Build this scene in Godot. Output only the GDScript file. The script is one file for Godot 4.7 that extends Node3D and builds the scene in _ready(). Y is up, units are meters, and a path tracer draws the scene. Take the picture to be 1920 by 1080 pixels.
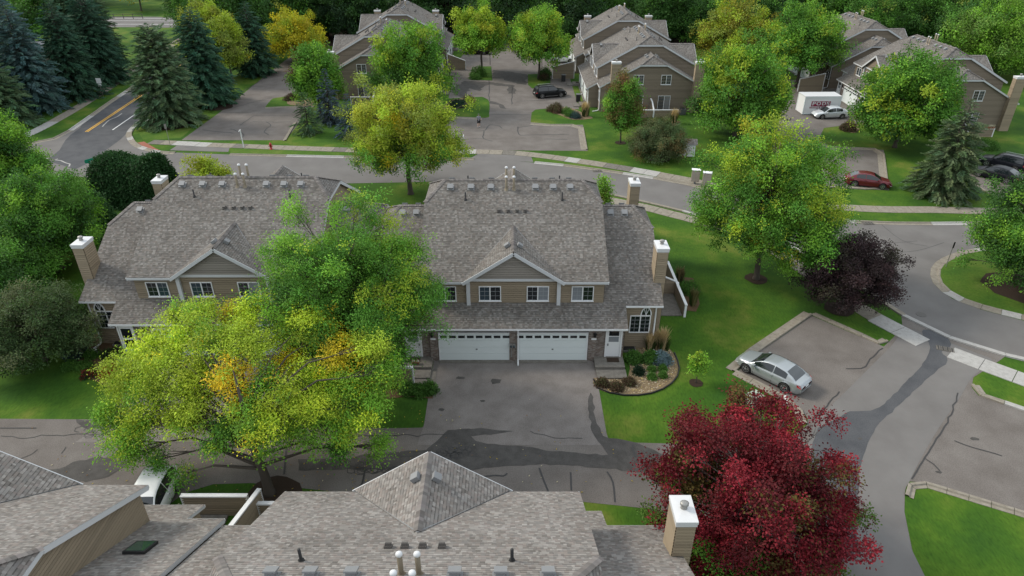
extends Node3D
# A townhouse neighbourhood seen from the air on an overcast early-autumn day. y is up, metres.

var M := {}
var used := {}
var rng := RandomNumberGenerator.new()
var spray := {}

func _ready():
	rng.seed = 4711
	# camera, sky, sun, exposure
	var cam := Camera3D.new()
	cam.name = "camera"
	add_child(cam)
	cam.position = Vector3(0, 27.2, 0)
	cam.rotation_degrees = Vector3(-30, 0, 0)
	cam.fov = 45.75
	cam.near = 0.5
	cam.far = 1500.0
	cam.current = true
	var sky_mat := ProceduralSkyMaterial.new()
	sky_mat.sky_top_color = Color(0.93, 0.965, 1.0)
	sky_mat.sky_horizon_color = Color(0.90, 0.93, 0.96)
	sky_mat.sky_curve = 0.2
	sky_mat.sky_energy_multiplier = 0.8
	sky_mat.ground_bottom_color = Color(0.16, 0.18, 0.14)
	sky_mat.ground_horizon_color = Color(0.3, 0.33, 0.3)
	var sky := Sky.new()
	sky.sky_material = sky_mat
	var env := Environment.new()
	env.background_mode = Environment.BG_SKY
	env.sky = sky
	env.tonemap_mode = Environment.TONE_MAPPER_LINEAR
	env.tonemap_exposure = 2.0
	env.sdfgi_enabled = true
	env.ssao_enabled = true
	env.ssil_enabled = true
	var we := WorldEnvironment.new()
	we.name = "world_environment"
	we.environment = env
	add_child(we)
	var sun := DirectionalLight3D.new()
	sun.name = "sun"
	sun.light_energy = 0.5
	sun.light_color = Color(1.0, 0.965, 0.91)
	sun.light_angular_distance = 14.0
	sun.shadow_enabled = true
	sun.rotation_degrees = Vector3(-38, -108, 0)
	add_child(sun)
	make_materials()
	make_sprays()
	ground()
	buildings()
	woods()
	trees()
	beds()
	cars()
	street_things()

# ---------------------------------------------------------------- helpers
func numbered(n: String) -> String:
	if not used.has(n):
		used[n] = 0
		return n
	used[n] += 1
	return "%s_%03d" % [n, used[n]]

func thing(called: String, label: String, category: String, at := Vector3.ZERO, turn := 0.0, group := "") -> Node3D:
	var o := Node3D.new()
	o.name = numbered(called)
	add_child(o)
	o.position = at
	o.rotation.y = turn
	o.set_meta("label", label)
	o.set_meta("category", category)
	if group != "":
		o.set_meta("group", group)
	return o

func new_st(smooth := false) -> SurfaceTool:
	var st := SurfaceTool.new()
	st.begin(Mesh.PRIMITIVE_TRIANGLES)
	st.set_smooth_group(0 if smooth else -1)
	return st

func obj(called: String, st: SurfaceTool, m: Material, parent: Node3D = null, at := Vector3.ZERO, kind := "") -> MeshInstance3D:
	st.generate_normals()
	var mi := MeshInstance3D.new()
	mi.mesh = st.commit()
	mi.material_override = m
	mi.position = at
	if parent == null:
		mi.name = numbered(called)
		add_child(mi)
	else:
		mi.name = called
		parent.add_child(mi, true)
	if kind != "":
		mi.set_meta("kind", kind)
	return mi

func tag(o: Node3D, label: String, category: String, group := "") -> Node3D:
	o.set_meta("label", label)
	o.set_meta("category", category)
	if group != "":
		o.set_meta("group", group)
	return o

func struct(o: Node3D, label: String) -> Node3D:
	o.set_meta("kind", "structure")
	o.set_meta("label", label)
	return o

func lc(r: float, g: float, b: float) -> Color:
	return Color(r, g, b).linear_to_srgb()

func mat(n: String, c: Color, rough := 0.85, metal := 0.0, spec := 0.5) -> StandardMaterial3D:
	var m := StandardMaterial3D.new()
	m.resource_name = n
	m.albedo_color = c.linear_to_srgb()
	m.roughness = rough
	m.metallic = metal
	m.metallic_specular = spec
	M[n] = m
	return m

func noise_tex(size: int, freq: float, oct: int, cols: Array, sd: int, type := FastNoiseLite.TYPE_SIMPLEX_SMOOTH, offs := []) -> NoiseTexture2D:
	var f := FastNoiseLite.new()
	f.seed = sd
	f.frequency = freq
	f.noise_type = type
	f.fractal_octaves = oct
	f.fractal_gain = 0.6
	var t := NoiseTexture2D.new()
	t.width = size
	t.height = size
	t.seamless = true
	t.normalize = true
	t.noise = f
	var g := Gradient.new()
	var cc := PackedColorArray()
	var oo := PackedFloat32Array()
	for i in cols.size():
		cc.append(cols[i].linear_to_srgb())
		oo.append(offs[i] if offs.size() else float(i) / (cols.size() - 1))
	g.offsets = oo
	g.colors = cc
	t.color_ramp = g
	return t

func ground_mat(n: String, coarse: Texture2D, coarse_m: float, fine: Texture2D, fine_m: float, bump: Texture2D, bump_cm: float, rough := 0.95, spec := 0.3) -> StandardMaterial3D:
	# uv is world metres; coarse carries the colour, fine multiplies it
	var m := mat(n, Color.WHITE, rough, 0.0, spec)
	m.albedo_color = Color.WHITE
	m.albedo_texture = coarse
	m.uv1_scale = Vector3.ONE / coarse_m
	m.detail_enabled = true
	m.detail_blend_mode = BaseMaterial3D.BLEND_MODE_MUL
	m.detail_uv_layer = BaseMaterial3D.DETAIL_UV_2
	m.detail_albedo = fine
	m.uv2_scale = Vector3.ONE / fine_m
	return m

func grey(v: float) -> Color:
	return Color(v, v, v)

func make_materials():
	var fine := noise_tex(512, 0.09, 4, [grey(0.45), grey(0.8), grey(1.0)], 5)
	var grit := noise_tex(512, 0.09, 4, [grey(0.6), grey(0.86), grey(1.0)], 6)
	var blade := noise_tex(1024, 0.035, 5, [Color(0.45, 0.46, 0.4), Color(0.72, 0.74, 0.66), Color(0.86, 0.86, 0.76), Color(1.0, 1.0, 1.0)], 7)
	var lawn := noise_tex(1024, 0.006, 6, [Color(0.034, 0.094, 0.011), Color(0.05, 0.122, 0.012), Color(0.074, 0.15, 0.015), Color(0.15, 0.185, 0.034)], 8, FastNoiseLite.TYPE_SIMPLEX_SMOOTH, [0.15, 0.42, 0.62, 0.9])
	ground_mat("lawn", lawn, 46.0, blade, 12.3, null, 0)
	M["lawn"].uv2_scale = Vector3(1.0 / 6.1, 1.0 / 17.0, 1.0)
	var dry := noise_tex(512, 0.008, 5, [Color(0.05, 0.125, 0.016), Color(0.085, 0.16, 0.02), Color(0.15, 0.19, 0.045)], 18)
	ground_mat("lawn_dry", dry, 21.0, blade, 9.7, null, 0)
	var a1 := noise_tex(1024, 0.007, 6, [Color(0.142, 0.126, 0.114), Color(0.176, 0.158, 0.145), Color(0.211, 0.194, 0.178)], 9)
	ground_mat("asphalt_coarse", a1, 24.0, grit, 4.1, null, 0, 0.92)
	var a2 := noise_tex(1024, 0.006, 5, [Color(0.145, 0.137, 0.132), Color(0.168, 0.16, 0.154), Color(0.19, 0.182, 0.175)], 10)
	ground_mat("asphalt_smooth", a2, 30.0, noise_tex(512, 0.3, 2, [grey(0.75), grey(0.92), grey(1.0)], 16), 2.9, null, 0, 0.9)
	var a3 := noise_tex(512, 0.02, 5, [Color(0.066, 0.062, 0.058), Color(0.088, 0.083, 0.078), Color(0.11, 0.104, 0.098)], 11)
	ground_mat("asphalt_patch", a3, 9.0, grit, 3.7, null, 0, 0.85)
	var a4 := noise_tex(512, 0.012, 5, [Color(0.07, 0.073, 0.08), Color(0.092, 0.095, 0.102), Color(0.11, 0.112, 0.118)], 12)
	ground_mat("asphalt_blue", a4, 13.0, grit, 3.9, null, 0, 0.8)
	var a5 := noise_tex(1024, 0.009, 6, [Color(0.168, 0.151, 0.139), Color(0.210, 0.190, 0.177), Color(0.253, 0.231, 0.217)], 29)
	ground_mat("asphalt_drive", a5, 17.0, grit, 4.3, null, 0, 0.92)
	mat("tar", Color(0.035, 0.034, 0.034), 0.7)
	var cn := noise_tex(512, 0.02, 5, [Color(0.235, 0.205, 0.165), Color(0.31, 0.28, 0.23), Color(0.37, 0.34, 0.285)], 13)
	ground_mat("concrete", cn, 5.3, fine, 1.3, null, 0, 0.9)
	var cw := noise_tex(512, 0.02, 5, [Color(0.38, 0.37, 0.35), Color(0.46, 0.45, 0.43), Color(0.52, 0.51, 0.49)], 14)
	ground_mat("concrete_pale", cw, 4.7, fine, 1.1, null, 0, 0.9)
	var cd := noise_tex(512, 0.02, 5, [Color(0.15, 0.138, 0.12), Color(0.205, 0.19, 0.168), Color(0.26, 0.24, 0.21)], 15)
	ground_mat("concrete_grey", cd, 4.1, fine, 1.2, null, 0, 0.9)
	var gv := noise_tex(512, 0.16, 3, [Color(0.1, 0.07, 0.042), Color(0.2, 0.15, 0.09), Color(0.27, 0.2, 0.115), Color(0.34, 0.28, 0.18)], 17)
	ground_mat("gravel", gv, 2.6, fine, 1.9, null, 0)
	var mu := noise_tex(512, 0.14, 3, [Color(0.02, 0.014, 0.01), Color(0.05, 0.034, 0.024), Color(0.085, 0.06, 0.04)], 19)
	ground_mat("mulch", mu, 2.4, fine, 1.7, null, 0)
	var ml := noise_tex(512, 0.12, 3, [Color(0.05, 0.03, 0.02), Color(0.11, 0.07, 0.042), Color(0.17, 0.11, 0.06), Color(0.24, 0.16, 0.06)], 20)
	ground_mat("leafy_mulch", ml, 2.2, fine, 1.7, null, 0)
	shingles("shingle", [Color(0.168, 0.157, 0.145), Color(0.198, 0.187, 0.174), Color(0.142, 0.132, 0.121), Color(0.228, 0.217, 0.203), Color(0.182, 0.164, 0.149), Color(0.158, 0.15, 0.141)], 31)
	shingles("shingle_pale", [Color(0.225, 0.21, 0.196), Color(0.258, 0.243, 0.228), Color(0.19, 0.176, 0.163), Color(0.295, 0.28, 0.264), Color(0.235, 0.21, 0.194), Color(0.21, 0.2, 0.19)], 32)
	var cap := mat("ridge_shingle", Color(0.17, 0.152, 0.142), 0.95, 0, 0.25)
	cap.vertex_color_use_as_albedo = true
	cap.albedo_color = Color.WHITE
	brick()
	for k in [["siding", Color(0.255, 0.205, 0.142)], ["siding_tan", Color(0.3, 0.24, 0.165)], ["siding_grey", Color(0.26, 0.235, 0.205)], ["siding_far", Color(0.2, 0.162, 0.12)]]:
		var sm := mat(k[0], k[1], 0.75)
		sm.vertex_color_use_as_albedo = true
	mat("trim", Color(0.521, 0.535, 0.549), 0.6)
	mat("bar", Color(0.3, 0.31, 0.32), 0.6)
	mat("white", Color(0.702, 0.711, 0.720), 0.55)
	mat("garage_white", Color(0.66, 0.72, 0.72), 0.6)
	mat("cap_white", Color(0.585, 0.593, 0.602), 0.45)
	mat("metal", Color(0.3, 0.295, 0.28), 0.5, 0.6)
	mat("flue_tan", Color(0.2, 0.165, 0.115), 0.5, 0.3)
	mat("vent_grey", Color(0.2, 0.205, 0.21), 0.6)
	mat("vent_brown", Color(0.085, 0.078, 0.072), 0.6)
	mat("black", Color(0.012, 0.012, 0.013), 0.6)
	mat("pane", Color(0.012, 0.016, 0.02), 0.06, 0.0, 0.6)
	mat("pane_blind", Color(0.20, 0.22, 0.24), 0.12, 0.0, 0.6)
	mat("pane_blue", Color(0.03, 0.05, 0.065), 0.06, 0.0, 0.6)
	mat("skylight_glass", Color(0.03, 0.07, 0.05), 0.08, 0.0, 0.7)
	mat("bark", Color(0.075, 0.062, 0.05), 0.95)
	mat("bark_pale", Color(0.17, 0.155, 0.135), 0.95)
	mat("bark_dark", Color(0.035, 0.029, 0.024), 0.95)
	for k in [["leaf", 0.35], ["needle", 0.0]]:
		var lm := mat(k[0], Color.WHITE, 0.62, 0.0, 0.35)
		lm.albedo_color = Color.WHITE
		lm.vertex_color_use_as_albedo = true
		if k[1] > 0.0:
			lm.backlight_enabled = true
			lm.backlight = Color(0.75, 0.75, 0.6)
	var tint := mat("tinted", Color.WHITE, 0.8)
	tint.albedo_color = Color.WHITE
	tint.vertex_color_use_as_albedo = true
	mat("tyre", Color(0.014, 0.014, 0.014), 0.85)
	mat("rim", Color(0.5, 0.51, 0.52), 0.3, 0.85)
	mat("car_glass", Color(0.008, 0.012, 0.014), 0.04, 0.0, 0.65)
	mat("car_glass_grey", Color(0.05, 0.058, 0.062), 0.06, 0.0, 0.6)
	mat("lamp_clear", Color(0.6, 0.6, 0.62), 0.1, 0.3)
	mat("lamp_red", Color(0.45, 0.014, 0.018), 0.2)
	mat("yellow_paint", Color(0.6, 0.33, 0.035), 0.8)
	mat("white_paint", Color(0.66, 0.67, 0.67), 0.8)
	mat("sign_green", Color(0.0, 0.21, 0.13), 0.5)
	mat("hydrant_red", Color(0.36, 0.014, 0.02), 0.5)
	mat("brick_red", Color(0.25, 0.085, 0.05), 0.85)
	mat("maroon", Color(0.22, 0.008, 0.045), 0.5)
	mat("beige", Color(0.36, 0.32, 0.265), 0.6)
	mat("teal", Color(0.01, 0.22, 0.27), 0.45)
	mat("blue", Color(0.02, 0.13, 0.3), 0.45)
	mat("terracotta", Color(0.25, 0.1, 0.055), 0.8)
	mat("skin", Color(0.45, 0.27, 0.19), 0.6)
	mat("shirt", Color(0.2, 0.2, 0.225), 0.9)
	mat("shorts", Color(0.012, 0.012, 0.014), 0.9)
	mat("shoe", Color(0.6, 0.6, 0.6), 0.7)
	mat("grey_roof", Color(0.13, 0.145, 0.165), 0.9)
	mat("ac_grey", Color(0.1, 0.105, 0.105), 0.6)
	mat("box_green", Color(0.33, 0.39, 0.32), 0.6)

func shingles(n: String, cols: Array, sd: int):
	# laminated roof shingles: tabs of mixed width and tone in courses, with the butt edges as relief
	var r := RandomNumberGenerator.new()
	r.seed = sd
	var size := 1024
	var courses := 32
	var ch := size / courses
	var im := Image.create(size, size, false, Image.FORMAT_RGB8)
	var hm := Image.create(size, size, false, Image.FORMAT_RGB8)
	for i in courses:
		var x := 0
		while x < size:
			var w := r.randi_range(18, 44)
			var c: Color = cols[r.randi() % cols.size()] * r.randf_range(0.9, 1.1)
			var thick := r.randf() < 0.5
			im.fill_rect(Rect2i(x, i * ch, w, ch), c.linear_to_srgb())
			for k in ch:
				var hgt := 0.25 + 0.45 * float(k) / ch + (0.3 if thick else 0.0)
				hm.fill_rect(Rect2i(x, i * ch + k, w, 1), Color(hgt, hgt, hgt))
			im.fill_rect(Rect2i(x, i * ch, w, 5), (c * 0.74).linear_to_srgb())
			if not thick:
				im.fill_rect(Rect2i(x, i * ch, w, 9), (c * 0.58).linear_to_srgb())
			x += w
	for k in 60000:
		var px := r.randi() % size
		var py := r.randi() % size
		im.set_pixel(px, py, im.get_pixel(px, py) * r.randf_range(0.8, 1.2))
	var m := mat(n, Color.WHITE, 0.95, 0.0, 0.25)
	m.albedo_color = Color.WHITE
	m.albedo_texture = ImageTexture.create_from_image(im)
	m.uv1_scale = Vector3.ONE / 4.7
	m.heightmap_enabled = true
	m.heightmap_texture = ImageTexture.create_from_image(hm)
	m.heightmap_scale = 2.0
	m.detail_enabled = true
	m.detail_blend_mode = BaseMaterial3D.BLEND_MODE_MUL
	m.detail_uv_layer = BaseMaterial3D.DETAIL_UV_2
	m.detail_albedo = noise_tex(256, 0.012, 5, [Color(0.72, 0.71, 0.7), Color(0.9, 0.89, 0.88), Color(1, 1, 1)], sd + 50)
	m.uv2_scale = Vector3.ONE / 13.7

func brick():
	var r := RandomNumberGenerator.new()
	r.seed = 77
	var im := Image.create(512, 512, false, Image.FORMAT_RGB8)
	var hm := Image.create(512, 512, false, Image.FORMAT_RGB8)
	im.fill(Color(0.26, 0.24, 0.21).linear_to_srgb())
	hm.fill(Color(0.2, 0.2, 0.2))
	for j in 16:
		for i in range(-1, 6):
			var c: Color = [Color(0.13, 0.1, 0.085), Color(0.2, 0.165, 0.145), Color(0.165, 0.12, 0.1), Color(0.235, 0.205, 0.185)][r.randi() % 4] * r.randf_range(0.85, 1.15)
			var rc := Rect2i(i * 86 + (43 if j % 2 else 0) + 2, j * 32 + 2, 81, 27)
			im.fill_rect(rc, c.linear_to_srgb())
			hm.fill_rect(rc, Color(0.8, 0.8, 0.8))
	var m := mat("brick", Color.WHITE, 0.9)
	m.albedo_color = Color.WHITE
	m.albedo_texture = ImageTexture.create_from_image(im)
	m.heightmap_enabled = true
	m.heightmap_texture = ImageTexture.create_from_image(hm)
	m.heightmap_scale = 1.0
	m.uv1_scale = Vector3.ONE / 1.2

# ---- shape helpers
func tri(st: SurfaceTool, a: Vector3, b: Vector3, c: Vector3):
	st.add_vertex(a)
	st.add_vertex(b)
	st.add_vertex(c)

func quad(st: SurfaceTool, a: Vector3, b: Vector3, c: Vector3, d: Vector3):
	# a b c d counter-clockwise seen from outside
	var n := (b - a).cross(c - a)
	var u := Vector3(1, 0, 0)
	var v := Vector3(0, -1, 0)
	if absf(n.x) > absf(n.z) and absf(n.x) > absf(n.y):
		u = Vector3(0, 0, 1)
	elif absf(n.y) > absf(n.z):
		v = Vector3(0, 0, 1)
	for p in [a, c, b, a, d, c]:
		var uv := Vector2(p.dot(u), p.dot(v))
		st.set_uv(uv)
		st.set_uv2(uv)
		st.add_vertex(p)

func box(st: SurfaceTool, c: Vector3, s: Vector3, b := Basis.IDENTITY):
	var h := s * 0.5
	var p := []
	for i in 8:
		p.append(c + b * Vector3(h.x * (1 if i & 1 else -1), h.y * (1 if i & 2 else -1), h.z * (1 if i & 4 else -1)))
	quad(st, p[4], p[5], p[7], p[6])
	quad(st, p[1], p[0], p[2], p[3])
	quad(st, p[5], p[1], p[3], p[7])
	quad(st, p[0], p[4], p[6], p[2])
	quad(st, p[6], p[7], p[3], p[2])
	quad(st, p[0], p[1], p[5], p[4])

func bar(st: SurfaceTool, a: Vector3, b: Vector3, w: float, h: float):
	# a beam from a to b, w across and h high
	var d := b - a
	var y := d.normalized()
	var side := y.cross(Vector3.UP)
	if side.length() < 0.01:
		side = Vector3.RIGHT
	side = side.normalized()
	var up := side.cross(y).normalized()
	box(st, (a + b) * 0.5, Vector3(w, d.length(), h), Basis(side, y, up))

func tube(st: SurfaceTool, pts: Array, radii: Array, sides := 6, cap := true):
	var rings := []
	var side := Vector3.RIGHT
	for i in pts.size():
		var d: Vector3 = (pts[mini(i + 1, pts.size() - 1)] - pts[maxi(i - 1, 0)]).normalized()
		side = (side - d * side.dot(d))
		if side.length() < 0.05:
			side = d.cross(Vector3.FORWARD)
			if side.length() < 0.05:
				side = d.cross(Vector3.UP)
		side = side.normalized()
		var o := d.cross(side)
		var ring := []
		for k in sides:
			var a := TAU * k / sides
			ring.append(pts[i] + (side * cos(a) + o * sin(a)) * radii[i])
		rings.append(ring)
	for i in pts.size() - 1:
		for k in sides:
			var n := (k + 1) % sides
			tri(st, rings[i][k], rings[i + 1][n], rings[i][n])
			tri(st, rings[i][k], rings[i + 1][k], rings[i + 1][n])
	if cap:
		for k in range(1, sides - 1):
			tri(st, rings[-1][0], rings[-1][k + 1], rings[-1][k])
			tri(st, rings[0][0], rings[0][k], rings[0][k + 1])

func cyl(st: SurfaceTool, a: Vector3, b: Vector3, r: float, sides := 10):
	tube(st, [a, b], [r, r], sides)

func lathe(st: SurfaceTool, at: Vector3, prof: Array, sides := 12):
	for i in prof.size() - 1:
		for k in sides:
			var a := TAU * k / sides
			var b := TAU * (k + 1) / sides
			var p: Vector2 = prof[i]
			var q: Vector2 = prof[i + 1]
			var v0 := at + Vector3(cos(a) * p.x, p.y, sin(a) * p.x)
			var v1 := at + Vector3(cos(b) * p.x, p.y, sin(b) * p.x)
			var v2 := at + Vector3(cos(b) * q.x, q.y, sin(b) * q.x)
			var v3 := at + Vector3(cos(a) * q.x, q.y, sin(a) * q.x)
			tri(st, v0, v1, v2)
			tri(st, v0, v2, v3)

func plane_poly(st: SurfaceTool, pts: Array):
	# a flat polygon in space; uv in metres, u level and v down the slope
	var n := Vector3.ZERO
	for i in pts.size():
		var p: Vector3 = pts[i]
		var q: Vector3 = pts[(i + 1) % pts.size()]
		n += p.cross(q)
	n = n.normalized()
	if n.y < -0.01:
		n = -n
	var along := Vector3.UP.cross(n)
	along = along.normalized() if along.length() > 0.01 else Vector3.RIGHT
	var up := n.cross(along)
	var flat := PackedVector2Array()
	for p in pts:
		flat.append(Vector2(p.dot(along), p.dot(up)))
	var ix := Geometry2D.triangulate_polygon(flat)
	for i in range(0, ix.size(), 3):
		var a := ix[i]
		var b := ix[i + 1]
		var c := ix[i + 2]
		if (pts[b] - pts[a]).cross(pts[c] - pts[a]).dot(n) > 0:
			var t := b
			b = c
			c = t
		for k in [a, b, c]:
			var uv := Vector2(flat[k].x, -flat[k].y)
			st.set_uv(uv)
			st.set_uv2(uv)
			st.add_vertex(pts[k])

func sheet_into(st: SurfaceTool, poly: PackedVector2Array, y: float, drop := 0.0):
	var ix := Geometry2D.triangulate_polygon(poly)
	for i in range(0, ix.size(), 3):
		var a := poly[ix[i]]
		var b := poly[ix[i + 1]]
		var c := poly[ix[i + 2]]
		if (b - a).cross(c - a) < 0:
			var t := b
			b = c
			c = t
		for p in [a, b, c]:
			st.set_uv(p)
			st.set_uv2(p)
			st.add_vertex(Vector3(p.x, y, p.y))
	if drop > 0.0:
		for i in poly.size():
			var p := poly[i]
			var q := poly[(i + 1) % poly.size()]
			quad(st, Vector3(p.x, y - drop, p.y), Vector3(q.x, y - drop, q.y), Vector3(q.x, y, q.y), Vector3(p.x, y, p.y))

func sheet(called: String, label: String, poly: PackedVector2Array, y: float, m: String, drop := 0.0) -> MeshInstance3D:
	var st := new_st()
	sheet_into(st, poly, y, drop)
	var o := obj(called, st, M[m])
	struct(o, label)
	return o

func smooth(p: PackedVector2Array, per := 4, closed := false) -> PackedVector2Array:
	var out := PackedVector2Array()
	var n := p.size()
	for i in (n if closed else n - 1):
		var a := p[(i - 1 + n) % n] if closed or i > 0 else p[0]
		var b := p[i]
		var c := p[(i + 1) % n]
		var d := p[(i + 2) % n] if closed or i + 2 < n else p[n - 1]
		for k in per:
			out.append(b.cubic_interpolate(c, a, d, float(k) / per))
	if not closed:
		out.append(p[n - 1])
	return out

func rough(p: PackedVector2Array, step: float, amp: float, sd: int) -> PackedVector2Array:
	# an irregular edge for spilled or worn patches
	var f := FastNoiseLite.new()
	f.seed = sd
	f.frequency = 0.6
	var out := PackedVector2Array()
	for i in p.size():
		var a := p[i]
		var b := p[(i + 1) % p.size()]
		var k := maxi(1, int(a.distance_to(b) / step))
		for j in k:
			var q := a.lerp(b, float(j) / k)
			out.append(q + Vector2(f.get_noise_2d(q.x * 3.0, q.y * 3.0), f.get_noise_2d(q.x * 3.0 + 91.0, q.y * 3.0)) * amp)
	return out

func ribbon(st: SurfaceTool, p: PackedVector2Array, w: float, y: float):
	for i in p.size() - 1:
		var d := (p[i + 1] - p[i]).normalized()
		var d0 := d if i == 0 else ((p[i] - p[i - 1]).normalized() + d).normalized()
		var d1 := d if i == p.size() - 2 else ((p[i + 2] - p[i + 1]).normalized() + d).normalized()
		var o0 := Vector2(-d0.y, d0.x) * w * 0.5
		var o1 := Vector2(-d1.y, d1.x) * w * 0.5
		var q := [p[i] - o0, p[i] + o0, p[i + 1] + o1, p[i + 1] - o1]
		quad(st, Vector3(q[0].x, y, q[0].y), Vector3(q[3].x, y, q[3].y), Vector3(q[2].x, y, q[2].y), Vector3(q[1].x, y, q[1].y))

func resample(p: PackedVector2Array, step: float) -> PackedVector2Array:
	var out := PackedVector2Array([p[0]])
	var left := step
	for i in p.size() - 1:
		var a := p[i]
		var b := p[i + 1]
		var l := a.distance_to(b)
		var at := 0.0
		while l - at >= left:
			at += left
			out.append(a.lerp(b, at / l))
			left = step
		left -= l - at
	if out[out.size() - 1].distance_to(p[p.size() - 1]) > step * 0.3:
		out.append(p[p.size() - 1])
	return out

func walk(label: String, path: PackedVector2Array, w: float, slab: float, y := 0.035, pale := []):
	# concrete pavement, every slab a piece of its own with an open joint round it
	var root := Node3D.new()
	root.name = numbered("sidewalk")
	add_child(root)
	struct(root, label)
	var p := resample(smooth(path, 5), slab)
	for i in p.size() - 1:
		var st := new_st()
		var d := (p[i + 1] - p[i]).normalized()
		var d0 := d if i == 0 else ((p[i] - p[i - 1]).normalized() + d).normalized()
		var d1 := d if i == p.size() - 2 else ((p[i + 2] - p[i + 1]).normalized() + d).normalized()
		var a := p[i] + d * 0.02
		var b := p[i + 1] - d * 0.02
		var o0 := Vector2(-d0.y, d0.x) * w * 0.5
		var o1 := Vector2(-d1.y, d1.x) * w * 0.5
		var yy := y + rng.randf_range(-0.006, 0.006)
		sheet_into(st, PackedVector2Array([a - o0, a + o0, b + o1, b - o1]), yy, 0.06)
		var mm := "concrete"
		if pale.has(i):
			mm = "concrete_pale"
		elif rng.randf() < 0.15:
			mm = "concrete_grey"
		obj("paving_slab", st, M[mm], root)

func kerb(label: String, path: PackedVector2Array, side: float, seg := 3.0, pan := 0.42, pale := 0.12, per := 5):
	# path is the lawn's edge; side says where the gutter lies
	var root := Node3D.new()
	root.name = numbered("kerb")
	add_child(root)
	struct(root, label)
	var p := resample(smooth(path, per), seg)
	for i in p.size() - 1:
		var st := new_st()
		var d := (p[i + 1] - p[i]).normalized()
		var d0 := d if i == 0 else ((p[i] - p[i - 1]).normalized() + d).normalized()
		var d1 := d if i == p.size() - 2 else ((p[i + 2] - p[i + 1]).normalized() + d).normalized()
		var n0 := Vector2(-d0.y, d0.x) * side
		var n1 := Vector2(-d1.y, d1.x) * side
		var a := p[i] + d * 0.012
		var b := p[i + 1] - d * 0.012
		var prof := [Vector2(-0.02, -0.02), Vector2(-0.02, 0.11), Vector2(0.01, 0.125), Vector2(0.15, 0.12), Vector2(0.2, 0.035), Vector2(0.2 + pan, 0.03), Vector2(0.2 + pan, -0.02)]
		for k in prof.size() - 1:
			var q: Vector2 = prof[k]
			var r: Vector2 = prof[k + 1]
			var v0 := Vector3(a.x + n0.x * q.x, q.y, a.y + n0.y * q.x)
			var v1 := Vector3(a.x + n0.x * r.x, r.y, a.y + n0.y * r.x)
			var v2 := Vector3(b.x + n1.x * r.x, r.y, b.y + n1.y * r.x)
			var v3 := Vector3(b.x + n1.x * q.x, q.y, b.y + n1.y * q.x)
			if side > 0:
				quad(st, v0, v1, v2, v3)
			else:
				quad(st, v3, v2, v1, v0)
		obj("kerb_stone", st, M["concrete_pale" if rng.randf() < pale else "concrete"], root)

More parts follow.
